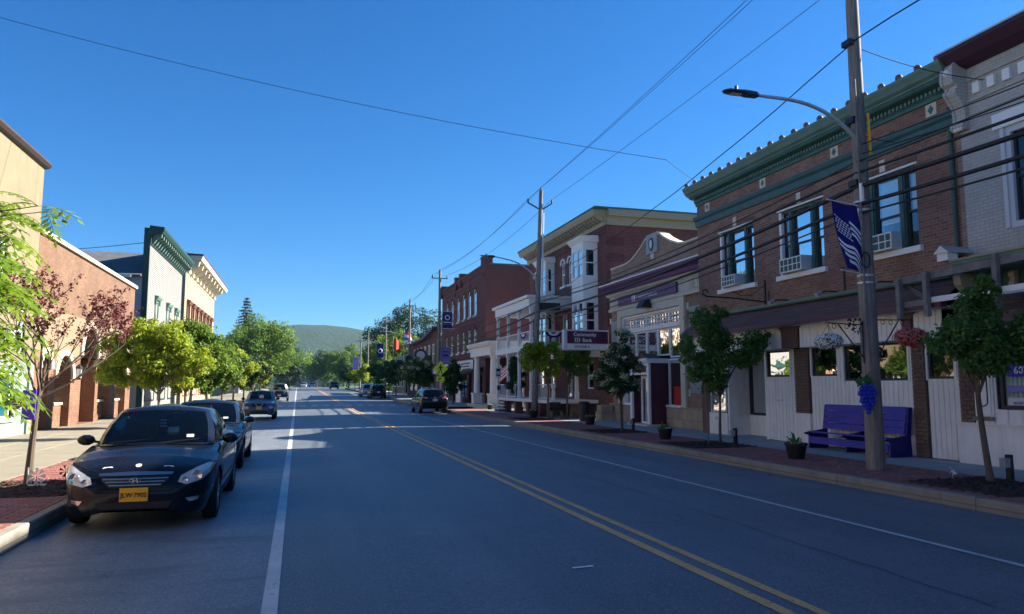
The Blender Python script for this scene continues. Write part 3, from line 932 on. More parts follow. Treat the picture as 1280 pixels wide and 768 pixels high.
# skirt roof of maroon boards over the shop front
mb = MB(); FB.profile(mb, [(0.0, 4.20), (.16, 4.20), (.20, 4.24), (.20, 4.30), (0, 4.33)], Y0 + .4, Y1); mb.build('gutter', 'green_trim', bb)
N = 5
for k in range(N):      # courses of the skirt roof
    t0, t1 = k / N, (k + 1) / N
    d0, z0 = .05 + .80 * t0, 4.20 - .58 * t0
    d1, z1 = .05 + .80 * t1, 4.20 - .58 * t1
    mb = MB(); FB.profile(mb, [(d0, z0), (d1 + .012, z1 + .004), (d1 + .012, z1 - .025), (d0, z0 - .02)], Y0 + .02, Y1 - .02); mb.build('roof_board', 'maroon_wood', bb)
mb = MB(); FB.profile(mb, [(.70, 3.61), (.87, 3.61), (.87, 3.50), (.70, 3.50)], Y0 + .02, Y1 - .02); mb.build('eave_fascia', 'maroon_dark', bb)
mb = MB(); FB.box(mb, Y0, Y1, 3.50, 3.52, 0, .70); mb.build('soffit', 'white_grey', bb)
mb = MB(); FB.box(mb, Y0 + .05, Y1, 3.52, 4.15, 0, .04); mb.build('skirt_backing', 'maroon_dark', bb)

# shop front: (y0, y1, z0, z1, window z0) bays of white vertical boards
bay_d = 0.10
def boards(parent, F, y0, y1, z0, z1, d, w=.155, mat='white_board', holes=()):
    n = max(1, round((y1 - y0) / w)); w = (y1 - y0) / n
    for i in range(n):
        a, b = y0 + i * w, y0 + (i + 1) * w
        segs = [(z0, z1)]
        for h in holes:
            if h[0] < (a + b) / 2 < h[1]:
                ns = []
                for s0, s1 in segs:
                    if h[2] > s0: ns.append((s0, min(s1, h[2])))
                    if h[3] < s1: ns.append((max(s0, h[3]), s1))
                segs = [s for s in ns if s[1] - s[0] > .01]
        for s0, s1 in segs:
            mb = MB(); g = .006; jd = random.uniform(-.002, .003)
            A, B = a + g, b - g
            mb.v += [F.p(A, s0, d), F.p(B, s0, d), F.p(B, s1, d), F.p(A, s1, d), F.p(A + .006, s0, d + .018 + jd), F.p(B - .006, s0, d + .018 + jd), F.p(B - .006, s1, d + .018 + jd), F.p(A + .006, s1, d + .018 + jd)]
            mb.f += [(k, (k + 1) % 4, 4 + (k + 1) % 4, 4 + k) for k in range(4)] + [(4, 5, 6, 7)]
            mb.build('board', mat, parent)
    mb = MB(); hs = [(h[0], h[1], max(h[2], z0), min(h[3], z1)) for h in holes if h[2] < z1 and h[3] > z0]
    F.wall(mb, y0, y1, z0, z1, hs, t=.12, d=d); mb.build('board_backing', 'white_grey', parent)
# windows above the dado
shopw = [(19.0, 20.15, 2.06, 2.86), (16.95, 18.02, 2.06, 2.86), (14.52, 16.72, 1.92, 2.86), (13.2, 13.95, 1.95, 2.86)]
bays = [(18.78, 20.22, [shopw[0]]), (14.42, 18.08, shopw[1:3]), (13.12, 13.98, [shopw[3]])]
for a, b, hs in bays:
    boards(bb, FB, a, b, .14, 2.88, .0, holes=hs)
    for h in hs:
        cols = 2 if h[1] - h[0] > 2 else 1
        FB.window(bb, h[0], h[1], h[2], h[3], -.0, 'dark_frame', .055, None, 0, 'glass_dark', cols=cols, room=2.2)
        mb = MB(); FB.box(mb, h[1], h[1] + .05, h[2] - .03, h[3], 0, .04); FB.box(mb, h[0] - .04, h[0], h[2] - .03, h[3], 0, .04); mb.build('window_trim', 'white_paint', bb)
# upper fascia boards in bays with rounded corners
def fascia_bay(y0, y1):
    boards(bb, FB, y0, y1, 2.90, 3.50, .36, holes=())
    mb = MB(); FB.box(mb, y0, y1, 2.872, 2.899, .0, .38); mb.build('fascia_soffit', 'white_grey', bb)
for a, b in ((20.25, 23.95), (14.30, 18.05), (13.15, 13.95)):
    fascia_bay(a, b)
fascia_bay(18.90, 20.20)
for yc, dy in ((18.475, .40), (14.125, .16)):
    mb = MB(); P = []
    a, b = yc - dy - .02, yc + dy + .02
    FB.box(mb, a + .05, b - .05, 2.88, 3.50, .0, .40)
    mb.build('maroon_spandrel', 'maroon_wood', bb)
    for s_, e in ((-1, a + .05), (1, b - .05)):
        pts = [(e, 3.50)] + [(e + s_ * .30 * (1 - math.cos(t)), 3.50 - .30 + .30 * math.sin(t) ) for t in [PI / 2 * k / 6 for k in range(7)]][::-1]
        mb = MB(); pts = [(e, 3.20)] + [(e + s_ * (.22 - .22 * math.cos(t)), 3.26 + .24 * math.sin(t)) for t in [PI / 2 * k / 6 for k in range(7)]] + [(e, 3.5)]
        mb.prism([(p[0], p[1]) for p in pts], FB.x(.385), FB.x(.40), 'x'); mb.build('maroon_corner', 'maroon_wood', bb)
# brick pilasters between bays, each course modelled
for (a, b, zt) in ((18.12, 18.74, 2.88), (14.0, 14.38, 2.88), (12.72, 13.08, 2.88)):
    mb = MB(); FB.box(mb, a, b, .1, zt, -.12, .03); mb.build('pilaster', 'joint', bb)
    me = None; z = 1.0 if a > 18 else (.14 if a > 13.5 else .98)
    nb = 2 if b - a < .5 else 3
    w_ = (b - a) / nb; hgt = .098; row = 0
    if a < 13.5 or a > 18:
        m2 = MB(); FB.box(m2, a - .03, b + .03, .14, z, .0, .10); m2.build('pilaster_base', 'white_board', bb)
    bm_ = MB(); bm_.box(-.04, .012, -w_ / 2 + .006, w_ / 2 - .006, -hgt / 2 + .006, hgt / 2 - .006)
    me = bm_.mesh('brick'); me.materials.append(M['brick_pilaster'])
    while z < zt - hgt * .5:
        for k in range(nb + (row % 2)):
            yc = a + w_ * (k + .5) - (w_ / 2 if row % 2 else 0)
            if yc - w_ / 2 < a - .01 or yc + w_ / 2 > b + .01:
                o = link('brick', me, bb, (FB.x(.035), max(a + w_ / 4, min(b - w_ / 4, yc)), z + hgt / 2)); o.scale = (1, .47, 1)
            else:
                link('brick', me, bb, (FB.x(.035 + random.uniform(0, .004)), yc, z + hgt / 2))
        z += hgt; row += 1
# recessed entry between 20.2 and 22.5, shop window and side door
mb = MB()
mb.box(14.15, 15.55, 20.22, 20.30, .12, 2.88)
mb.build('entry_side_wall', 'white_board', bb)
FR = Fac(14.95, -1)
boards(bb, FR, 20.30, 22.35, .12, .80, .0)
FR.window(bb, 20.35, 22.30, .82, 2.86, .0, 'dark_frame', .06, None, 0, 'glass_dark', cols=2, room=2.0)
mb = MB(); FR.box(mb, 20.32, 22.35, 2.862, 3.5, -.05, 0); mb.build('entry_head', 'maroon_dark', bb)
mb = MB(); mb.box(14.15, 14.95, 22.35, 22.43, .12, 3.5); mb.build('entry_side_wall', 'white_board', bb)
boards(bb, FB, 22.45, 23.62, .12, .86, .0)
FB.window(bb, 22.5, 23.5, .88, 2.86, .02, 'white_grey', .05, None, 0, 'glass_dark', room=2.0)
mb = MB(); FB.box(mb, 23.55, 24.08, .1, 3.5, -.1, .02); mb.build('end_pier', 'maroon_wood', bb)
mb = MB(); FB.box(mb, 20.2, 23.6, 2.87, 2.90, -.9, .38); mb.build('entry_soffit', 'white_grey', bb)

mb = MB(); mb.quad((14.94, 20.75, 1.28), (14.94, 21.0, 1.28), (14.94, 21.0, 1.62), (14.94, 20.75, 1.62)); mb.build('window_notice', 'text_white', bb)
# hanging-sign bracket of black iron on the brick wall
br = thing('sign_bracket', 'empty black iron scroll bracket on the brown brick wall beside the bank', 'bracket', FB.p(20.1, 4.7, 0))
mb = MB(); FB.box(mb, 20.07, 20.13, 4.25, 5.12, .0, .04); mb.build('wall_plate', 'black_iron', br)
mb = MB(); mb.tube([FB.p(20.1, 4.42, .04), FB.p(20.1, 4.50, 1.0), FB.p(20.1, 4.53, 2.1), FB.p(20.1, 4.60, 2.24), FB.p(20.1, 4.72, 2.22), FB.p(20.1, 4.74, 2.10), FB.p(20.1, 4.66, 2.06)], .024, 6)
mb.build('arm', 'black_iron', br, smooth=True)
mb = MB(); mb.tube([FB.p(20.1, 4.95, .04), FB.p(20.1, 4.62, .5), FB.p(20.1, 4.6, .9), FB.p(20.1, 4.72, 1.2)], .010, 5)
for k in range(4):
    c = FB.p(20.1, 4.60 + .06 * (k % 2), .22 + .22 * k)
    mb.tube([(c[0] + .07 * math.cos(a), c[1], c[2] + .07 * math.sin(a)) for a in [k2 * PI / 4 for k2 in range(8)]], .008, 4)
mb.build('scroll', 'black_iron', br, smooth=True)
# spotlights above the skirt roof
for i, y in enumerate((19.0, 16.9, 14.9)):
    sp = thing('wall_spotlight', ['grey spotlight above the maroon skirt roof, below the middle upper window', 'grey spotlight above the maroon skirt roof, left of the utility pole', 'grey spotlight above the maroon skirt roof, right of the utility pole'][i], 'lamp', FB.p(y, 4.4, 0), 'spotlights above the maroon roof')
    mb = MB(); mb.tube([FB.p(y, 4.36, 0), FB.p(y, 4.36, .35), FB.p(y, 4.30, .55)], .02, 6); mb.build('arm', 'steel_dark', sp)
    mb = MB(); mb.cyl(FB.p(y, 4.33, .5), FB.p(y - .02, 4.24, .68), .045, .07, 8); mb.build('lamp_head', 'steel', sp, smooth=True)

# window air conditioners
def window_ac(F, y0, y1, z0, z1, label, d=.28):
    t = thing('air_conditioner', label, 'air conditioner', F.p((y0 + y1) / 2, z0, 0), 'window air conditioners')
    mb = MB(); F.box(mb, y0, y1, z0, z1, -.25, d); mb.build('casing', 'white_grey', t)
    mb = MB(); F.frame(mb, y0 + .01, y1 - .01, z0 + .01, z1 - .01, .028, d, d + .015)
    n = 5
    for i in range(1, n):
        yy = y0 + (y1 - y0) * i / n; F.box(mb, yy - .012, yy + .012, z0 + .03, z1 - .03, d, d + .012)
    F.box(mb, y0 + .03, y1 - .03, (z0 + z1) / 2 - .012, (z0 + z1) / 2 + .012, d, d + .014)
    mb.build('front_grid', 'white_paint', t)
    mb = MB(); F.box(mb, y0 + .03, y1 - .03, z0 + .03, z1 - .03, d, d + .003); mb.build('coil', 'dark_green_frame', t)
    return t
window_ac(FB, 21.35, 22.15, 5.13, 5.50, 'white framed air conditioner in the upper window next to the bank')
window_ac(FB, 17.95, 18.95, 5.13, 5.56, 'green grilled air conditioner in the middle upper window of the brown brick building')
window_ac(FB, 14.55, 15.6, 5.13, 5.56, 'green grilled air conditioner in the upper window behind the utility pole')

# bench
bn = thing('park_bench', 'long blue wooden bench against the white boarded shop front', 'bench', (13.75, 15.85, .12))
by0, by1 = 14.45, 17.25
def slat(name, x0, x1, z0, z1, dx=0, dark=False, ya=by0, yb=by1):
    mb = MB(); mb.v += [(x0, ya, z0), (x0 + dx, ya, z1), (x1 + dx, ya, z1), (x1, ya, z0), (x0, yb, z0), (x0 + dx, yb, z1), (x1 + dx, yb, z1), (x1, yb, z0)]
    mb.f += [(0, 1, 2, 3), (7, 6, 5, 4), (0, 4, 5, 1), (1, 5, 6, 2), (2, 6, 7, 3), (3, 7, 4, 0)]
    return mb.build(name, 'blue_bench_dark' if dark else 'blue_bench', bn)
for k in range(4):
    z = .64 + k * .165
    slat('backrest_slat', 13.80 + k * .035, 13.84 + k * .035, z, z + .152, .030)
for k in range(4):
    slat('seat_slat', 13.30 + k * .125, 13.415 + k * .125, .545 - k * .012, .58 - k * .012)
slat('front_rail', 13.33, 13.37, .26, .44)
for y in (by0 - .06, 15.85, by1 + .02):
    mb = MB(); mb.prism([(13.36, .12), (13.98, .12), (13.96, .56), (14.04, 1.28), (13.94, 1.28), (13.84, .62), (13.24, .535), (13.24, .50), (13.38, .46)], y, y + .05, 'y')
    mb.build('end_panel', 'blue_bench_dark', bn)

# ============ grey painted brick building at the right edge
gb = thing('grey_building', 'grey painted brick building with dark roof edge and scroll bracket at the right end', 'building', (14.15, 8, 0))
g0, g1 = -2.0, 12.66
ghole = [(10.35, 11.62, 5.05, 7.18), (7.3, 8.6, 5.05, 7.18), (4.2, 5.5, 5.05, 7.18)]
mb = MB(); FB.wall(mb, g0, g1, 4.0, 9.1, ghole, t=.25, d=.03); mb.build('wall', 'brick_painted', gb)
FB.shell(gb, g0, g1, 9.1, 20, 'brick_painted')
for (a, b, z0, z1) in ghole:
    FB.window(gb, a + .12, b - .12, z0 + .04, z1 - .05, -.06, 'dark_frame', .05, .5, 0, 'glass', 'blind', room=1.5)
    mb = MB(); FB.frame(mb, a, b, z0, z1, .12, -.10, .02); FB.box(mb, b - .02, b + .07, z0, z1, -.02, .075); mb.build('window_casing', 'white_grey', gb)
    mb = MB(); FB.box(mb, a - .2, b + .22, z1 + .01, z1 + .34, .0, .09); mb.build('window_head', 'white_paint', gb)
mb = MB(); FB.profile(mb, [(.03, 8.80), (.20, 8.84), (.36, 8.92), (.46, 9.02), (.54, 9.10), (.54, 9.15), (-.25, 9.16), (-.25, 8.80)], g0, g1 + .02); mb.build('roof_edge', 'soffit_maroon', gb)
mb = MB(); FB.box(mb, g0, g1 + .02, 9.16, 9.20, -.25, .58); mb.build('roof_flashing', 'steel', gb)
for z0, z1, d in ((8.50, 8.58, .08), (8.02, 8.08, .07), (7.72, 7.76, .05)):
    mb = MB(); FB.box(mb, g0, g1 - .02, z0, z1, .03, d); mb.build('moulding', 'brick_painted', gb)
mb0 = MB(); mb0.box(-.05, .03, -.085, .085, -.12, .12); med = mb0.mesh('dentil_tile'); med.materials.append(M['white_paint'])
y = 12.15
while y > 3:
    link('dentil_tile', med, gb, (FB.x(.06), y, 8.28)); y -= .36
# scroll console at the party wall
cs = MB(); y0c, y1c = 12.42, 12.72
pr = [(.03, 7.45), (.16, 7.42), (.22, 7.50), (.20, 7.60), (.13, 7.66), (.12, 7.80), (.17, 7.98), (.27, 8.12), (.36, 8.24), (.36, 8.32), (.30, 8.36), (.30, 8.42), (.40, 8.46), (.44, 8.56), (.40, 8.86), (.30, 8.98), (.03, 9.0)]
FB.profile(cs, pr, y0c, y1c)
for yy in (y0c - .015, y1c - .045):
    FB.profile(cs, [(p[0] + (.03 if p[0] > .05 else 0), p[1]) for p in pr], yy, yy + .06)
cs.build('scroll_console', 'brick_painted', gb)
mb = MB()
for k in range(3): mb.sphere(FB.p(y0c + .06 + k * .09, 7.47, .17), .055, 8, 5)
mb.sphere(FB.p(12.57, 8.72, .42), .09, 8, 5); mb.build('console_ornament', 'white_board', gb, smooth=True)
# shop front of the grey building: cornice on scroll brackets, weathered timber frame in front
mb = MB(); FB.profile(mb, [(.03, 4.16), (.50, 4.20), (.55, 4.26), (.62, 4.40), (.62, 4.46), (.03, 4.52)], g0, 12.58); mb.build('shop_cornice', 'green_trim', gb)
mb = MB(); FB.box(mb, g0, 12.60, 4.46, 4.50, .60, .66); mb.build('shop_cornice_edge', 'cream_paint', gb)
mb = MB(); FB.box(mb, g0, 12.5, 3.72, 4.16, .03, .10); mb.build('frieze', 'green_dark', gb)
mb = MB(); FB.box(mb, g0, 12.3, 3.66, 3.73, .03, .22); mb.build('lower_moulding', 'white_paint', gb)
mbk = MB(); prb = [(0, 0), (.10, -.02), (.14, -.07), (.13, -.12), (.09, -.17), (.13, -.24), (.15, -.32), (.10, -.38), (0, -.38)]
FB.profile(mbk, [(.10 + d, 4.15 + z) for d, z in prb], 0, .12); mek = mbk.mesh('scroll_bracket', (14.15 - .1, .06, 4.15)); mek.materials.append(M['cream_paint'])
y = 11.95
while y > 4:
    link('scroll_bracket', mek, gb, (14.05, y, 4.15)); y -= .42
mb = MB(); FB.profile(mb, [(.03, 3.2), (.12, 3.2), (.20, 3.5), (.40, 3.8), (.55, 3.95), (.58, 4.15), (.5, 4.22), (.03, 4.22)], 12.42, 12.60); mb.build('end_console', 'cream_paint', gb)
mb = MB(); FB.box(mb, g0, 12.45, 3.05, 3.66, .03, .30); mb.build('maroon_fascia', 'maroon_wood', gb)
mb = MB(); FB.profile(mb, [(.03, 3.66), (.55, 3.30), (.58, 3.08), (.03, 3.04)], g0, 12.66); mb.build('maroon_canopy', 'maroon_wood', gb)
boards(gb, FB, 9.0, 12.62, 2.70, 3.03, .03)
# small white birdhouse-like box on the ledge
bx = thing('roof_box', 'small white gabled box on the ledge over the shop cornice', 'box', FB.p(12.7, 4.50, .5))
mb = MB(); FB.box(mb, 12.58, 12.86, 4.50, 4.68, .42, .70); mb.build('box_wall', 'white_paint', bx)
mb = MB(); mb.prism([(12.52, 4.67), (12.92, 4.67), (12.72, 4.84)], FB.x(.74), FB.x(.02), 'x'); mb.build('box_roof', 'steel', bx)
# timber frame
tf = thing('timber_frame', 'weathered grey timber frame standing out from the shop front above the tree', 'frame', FB.p(12, 3.1, .9))
def post(y, z0, z1, d=.95, w=.11):
    mb = MB(); FB.box(mb, y - w / 2, y + w / 2, z0, z1, d - .05, d + .05); mb.build('post', 'grey_wood', tf)
post(13.72, 3.30, 4.22); post(12.95, 3.3, 4.28); post(11.25, 3.30, 4.40); post(9.2, 3.3, 4.4)
mb = MB(); mb.bar(FB.p(13.85, 4.17, .86), FB.p(8.0, 4.34, .86), .06, .15); mb.build('top_rail', 'grey_wood', tf)
mb = MB(); mb.bar(FB.p(13.75, 3.62, .86), FB.p(12.9, 3.64, .86), .05, .12); mb.build('mid_rail', 'grey_wood', tf)
mb = MB(); mb.bar(FB.p(12.9, 3.66, .86), FB.p(8.0, 3.72, .86), .05, .12); mb.build('white_rail', 'white_paint', tf)
mb = MB(); mb.bar(FB.p(13.78, 4.14, .80), FB.p(13.0, 3.66, .80), .05, .12); mb.build('brace', 'steel_dark', tf)
for y in (13.7, 11.3):
    mb = MB(); mb.bar(FB.p(y, 3.55, .02), FB.p(y, 3.55, .9), .06, .09); mb.build('strut', 'grey_wood', tf)
# lower shop front
boards(gb, FB, 8.0, 12.26, .98, 1.30, .03, w=.30)
mb = MB(); FB.box(mb, -2, 13.1, .05, .97, .0, .16); mb.build('base_wall', 'white_board', gb)
mb = MB(); FB.box(mb, -2, 13.12, .97, 1.0, .0, .20); mb.build('base_ledge', 'white_board', gb)
FB.window(gb, 8.4, 12.12, 1.32, 2.70, .03, 'dark_frame', .07, None, 0, 'glass', room=.45, back=False)
mb = MB(); FB.box(mb, 8.42, 12.10, 1.34, 2.68, -.13, -.10)
for k in range(40):
    yy = 8.4 + k * .095
    FB.box(mb, yy, yy + .045, 1.34, 2.68, -.10, -.07) if yy < 12.0 else None
mb.build('curtain', 'curtain', gb)
boards(gb, FB, 12.2, 12.26, 1.3, 2.72, .03)
mb = MB(); FB.box(mb, 12.26, 12.70, .98, 2.72, .02, .08); mb.build('door_panel', 'white_board', gb)
# dance studio lettering inside the window
U, V = (0, -1, 0), (0, 0, 1)
def wpanel(y0, y1, z0, z1, mat, name='window_panel', d=-.005):
    mb = MB(); FB.box(mb, y0, y1, z0, z1, d - .006, d); return mb.build(name, mat, gb)
wpanel(10.2, 11.98, 1.98, 2.24, 'panel_blue', d=.012); wpanel(10.2, 11.98, 1.66, 1.80, 'panel_lilac', d=.012); wpanel(10.2, 11.98, 1.36, 1.55, 'white_grey', d=.012)
text('lettering', 'DANCE C', .20, 'text_blue', gb, FB.p(11.93, 2.34, .016), U, V, bold=.003)
text('lettering', '607-66', .21, 'text_white', gb, FB.p(11.80, 2.04, .016), U, V)
text('lettering', 'www.fi', .15, 'text_blue', gb, FB.p(11.86, 1.40, .016), U, V)
# tall white board with a black outline and lettering
vb = thing('sign_board', 'tall white sign board with black outline and black vertical lettering beside the dance window', 'sign', FB.p(12.48, 1.0, .1))
mb = MB(); FB.box(mb, 12.30, 12.66, 1.16, 2.75, .082, .11); mb.build('board', 'white_paint', vb)
mb = MB(); pts = [FB.p(12.60, 2.62, .115), FB.p(12.60, 1.50, .115)] + [FB.p(12.48 + .12 * math.cos(a), 1.46 - .10 * math.sin(a), .115) for a in [PI * k / 8 for k in range(1, 8)]] + [FB.p(12.36, 1.50, .115), FB.p(12.36, 2.62, .115)]
mb.tube(pts, .014, 5); mb.build('outline', 'text_black', vb)
for k, ch in enumerate('EXOUT'):
    text('letter', ch, .125, 'text_black', vb, FB.p(12.48, 2.32 - k * .115, .115), U, V, bold=.008, align='CENTER')
mb = MB(); FB.box(mb, 12.24, 12.74, 1.06, 1.14, .08, .14); mb.build('ledge', 'grey_wood', vb)

# things fixed to the shop fronts
for y, z, w_, h_, lab in ((19.55, 1.32, .28, .05, 'metal letter slot plate in the white boards right of the shop entry'), (23.1, .62, .26, .09, 'metal vent plate low in the white boards beside the thin tree trunk')):
    mb = MB(); FB.box(mb, y - w_ / 2, y + w_ / 2, z, z + h_, .018, .032)
    tag(mb.build('letter_slot', 'steel'), lab, 'plate')
mb = MB(); FB.box(mb, 16.9, 17.0, .3, .42, .018, .06); tag(mb.build('outlet_cover', 'white_grey'), 'small outlet cover low on the white boards left of the bench', 'outlet')
# conduit on the brick of the upper floor
mb = MB(); mb.tube([FB.p(16.55, 4.35, .03), FB.p(16.55, 4.95, .03), FB.p(16.7, 5.0, .03)], .018, 5); mb.build('conduit', 'dark_frame', bb)
mb = MB(); mb.tube([FB.p(19.9, 4.38, .03), FB.p(19.9, 4.75, .03)], .015, 5); mb.build('conduit', 'dark_frame', bb)
# ============ bank building: brick, limestone frame, purple cornice
FK = Fac(14.8, -1)
bk = thing('bank_building', 'single storey brick and limestone bank with purple cornice and curved gable', 'bank', (14.8, 29, 0))
k0, k1 = 24.12, 33.55
mb = MB(); FK.wall(mb, k0, k1, .9, 6.4, [(26.6, 32.3, .9, 5.3)], t=.3); mb.build('wall', 'brick_dull', bk)
FK.shell(bk, k0, k1, 6.3, 6.0, 'brick_dull', roofz=5.9)
# stone base blocks
for (a, b) in ((k0, 26.55), (32.35, k1)):
    n = max(1, round((b - a) / 1.2)); w_ = (b - a) / n
    for i in range(n):
        mb = MB(); FK.box(mb, a + i * w_ + .008, a + (i + 1) * w_ - .008, .05, .86, -.2, .16); mb.build('base_stone', 'stone_base', bk)
    mb = MB(); FK.box(mb, a, b, .865, .94, -.2, .20); mb.build('base_cap', 'stone_base', bk)
for (a, b) in ((26.55, 28.05), (29.85, 32.35)):
    mb = MB(); FK.box(mb, a, b, .05, .88, -.3, .02); mb.build('base_stone', 'stone_base', bk)
# panels with white corner stones on the piers
for (a, b) in ((24.75, 26.05), (32.75, 33.6)):
    mb = MB(); FK.box(mb, a, b, 1.5, 4.9, -.005, .012); mb.build('pier_panel', 'concrete_dark', bk)
    for yy in (a - .1, b):
        for zz in (1.36, 4.8):
            mb = MB(); FK.box(mb, yy - .02, yy + .12, zz, zz + .28, 0, .03); mb.build('corner_stone', 'limestone_plain', bk)
# limestone entablature
mb = MB(); FK.box(mb, k0 + .02, k1, 5.36, 6.18, .0, .10); mb.build('entablature', 'limestone', bk)
mb = MB(); FK.profile(mb, [(.10, 5.36), (.16, 5.36), (.18, 5.46), (.12, 5.52), (.10, 5.52)], k0 + .02, k1); mb.build('entablature_moulding', 'limestone_plain', bk)
mb = MB(); FK.profile(mb, [(.10, 6.08), (.22, 6.10), (.30, 6.19), (.10, 6.19)], k0 + .02, k1 + .05); mb.build('cornice_bed', 'limestone_plain', bk)
mb = MB(); y = k0 + .1
while y < k1 - .1:
    FK.box(mb, y, y + .05, 6.0, 6.075, .10, .17); y += .11
o = mb.build('dentils', 'limestone_plain', bk); o['kind'] = 'stuff'
for yc in (24.95, 33.1):
    mb = MB(); FK.box(mb, yc - .36, yc + .36, 5.60, 5.98, .10, .125); c = mb.build('relief_panel', 'limestone_plain', bk)
    mb = MB(); mb.tube([FK.p(yc + .18 * math.cos(a), 5.79 + .14 * math.sin(a), .13) for a in [PI * k / 6 for k in range(13)]], .03, 5); mb.build('relief_ring', 'limestone_plain', c)
mb = MB(); FK.profile(mb, [(.0, 6.20), (.32, 6.20), (.36, 6.26), (.40, 6.38), (.52, 6.44), (.60, 6.52), (.60, 6.60), (0, 6.64)], k0 - .02, k1 + .1); mb.build('cornice', 'purple', bk)
mb = MB(); FK.box(mb, k0 - .04, k1 + .12, 6.60, 6.65, .30, .64); mb.build('cornice_flashing', 'white_paint', bk)
# curved gable parapet
zb = 6.6
out = [(k0, zb), (k0, 7.48), (26.2, 7.48), (26.7, 7.55), (27.3, 7.75), (27.9, 8.02), (28.3, 8.26), (28.5, 8.30)]
out += [(29.5, 8.30), (29.7, 8.26), (30.1, 8.02), (30.7, 7.75), (31.3, 7.55), (31.8, 7.48), (k1, 7.48), (k1, zb)]
mb = MB(); mb.prism(out, FK.x(-.0), FK.x(-.35), 'x'); mb.build('gable_parapet', 'brick_dull', bk)
def coping(seg, mat='limestone_plain'):
    for a, b in zip(seg, seg[1:]):
        mb = MB(); mb.bar(FK.p(a[0] + .004, a[1] + .035, -.175), FK.p(b[0] - .004, b[1] + .035, -.175), .44, .075); mb.build('coping_stone', mat, bk)
coping(out[1:8]); coping(out[8:15])
mb = MB(); FK.box(mb, 28.48, 29.52, 7.55, 8.42, -.38, .08); mb.build('gable_block', 'concrete_dark', bk)
mb = MB(); mb.tube([FK.p(29 + .16 * math.cos(a), 7.95 + .26 * math.sin(a), .10) for a in [PI * k / 8 for k in range(17)]], .045, 6); mb.build('cartouche', 'green_trim_dark', bk)
mb = MB(); mb.poly([FK.p(29 + .12 * math.cos(a), 7.95 + .2 * math.sin(a), .12) for a in [2 * PI * k / 16 for k in range(16)]]); mb.build('cartouche_face', 'white_grey', bk)
mb = MB(); FK.box(mb, 28.86, 29.14, 7.30, 7.54, 0, .06); mb.build('cartouche_drop', 'limestone_plain', bk)
# limestone frame round the big window
mb = MB(); FK.box(mb, 26.25, 26.62, .9, 5.35, .0, .12); FK.box(mb, 32.28, 32.65, .9, 5.35, .0, .12); FK.box(mb, 26.62, 32.28, 5.02, 5.35, .0, .12)
mb.build('window_surround', 'limestone_plain', bk)
W0, W1 = 26.75, 32.1
mb = MB(); FK.frame(mb, 26.62, 32.28, .9, 5.0, .10, -.25, .02); FK.box(mb, 26.7, 32.2, 4.22, 4.34, -.25, .0); mb.build('window_frame', 'white_paint', bk)
n = 5; w_ = (W1 - W0) / n
for i in range(n):
    a, b = W0 + i * w_ + .02, W0 + (i + 1) * w_ - .02
    FK.window(bk, a, b, 4.36, 4.90, -.08, 'white_paint', .06, None, 0, 'glass', cols=4, rows=3, back=False)
    FK.window(bk, a, b, 3.06 if 1 <= i <= 2 else 2.95, 4.20, -.08, 'white_paint', .06, None, .9, 'glass', back=False)
for (a, b) in ((W0, 28.0), (29.95, 31.0), (31.05, W1)):
    FK.window(bk, a, b, .95, 2.9, -.08, 'white_paint', .06, None, .85, 'glass', back=False)
mb = MB(); FK.box(mb, 26.3, 32.4, 0, 5.2, -1.6, -1.5); mb.build('room_backing', 'interior', bk)
mb = MB(); FK.box(mb, 27.0, 27.55, .95, 1.75, -.14, -.07); mb.build('red_poster', 'red_item', bk)
# entrance porch box
e0, e1 = 28.1, 29.85
for a_ in (e0, e1 - .10):
    mb = MB(); FK.box(mb, a_, a_ + .10, .1, 2.95, -.1, .70); mb.build('porch_side', 'maroon_dark', bk)
mb = MB(); FK.box(mb, e0 - .03, e0 + .14, .1, 2.72, .702, .80); FK.box(mb, e1 - .14, e1 + .03, .1, 2.72, .702, .80); FK.box(mb, e0 + .14, e1 - .14, 2.25, 2.72, .70, .79); mb.build('porch_frame', 'white_paint', bk)
mb = MB(); FK.box(mb, e0 + .2, e1 - .2, 2.35, 2.62, .79, .80); mb.build('porch_sign', 'sign_purple', bk)
mb = MB(); FK.profile(mb, [(-.1, 2.73), (.84, 2.73), (.92, 2.84), (.92, 2.92), (-.1, 2.92)], e0 - .1, e1 + .1); mb.build('porch_cornice', 'white_paint', bk)
mb = MB(); mb.prism([(e0 - .05, 2.925), (e1 + .05, 2.925), ((e0 + e1) / 2 + .25, 3.16), ((e0 + e1) / 2 - .25, 3.16)], FK.x(.84), FK.x(.2), 'x'); mb.build('porch_pediment', 'maroon_dark', bk)
mb = MB(); mb.sphere(FK.p((e0 + e1) / 2, 3.12, .86), .10, 8, 6); mb.build('porch_ornament', 'white_paint', bk, smooth=True)
d = MB(); FK.frame(d, e0 + .38, e1 - .38, .14, 2.22, .13, .42, .47); dr = d.build('door', 'white_paint', bk)
mb = MB(); mb.quad(FK.p(e0 + .5, .28, .44), FK.p(e1 - .5, .28, .44), FK.p(e1 - .5, 2.1, .44), FK.p(e0 + .5, 2.1, .44)); mb.build('pane', 'glass_dark', dr)
mb = MB(); FK.box(mb, e1 - .62, e1 - .56, .9, 1.3, .47, .51); mb.build('handle', 'steel', dr)
mb = MB(); FK.box(mb, e0 + .1, e0 + .38, .1, 2.24, .40, .44); FK.box(mb, e1 - .38, e1 - .1, .1, 2.24, .40, .44); mb.build('door_side_panel', 'maroon_dark', bk)
mb = MB(); FK.box(mb, e0 - .05, e1 + .05, .05, .19, .0, .95); mb.build('step', 'limestone_plain', bk)
for k, yy in enumerate((29.95, 27.98)):
    pass
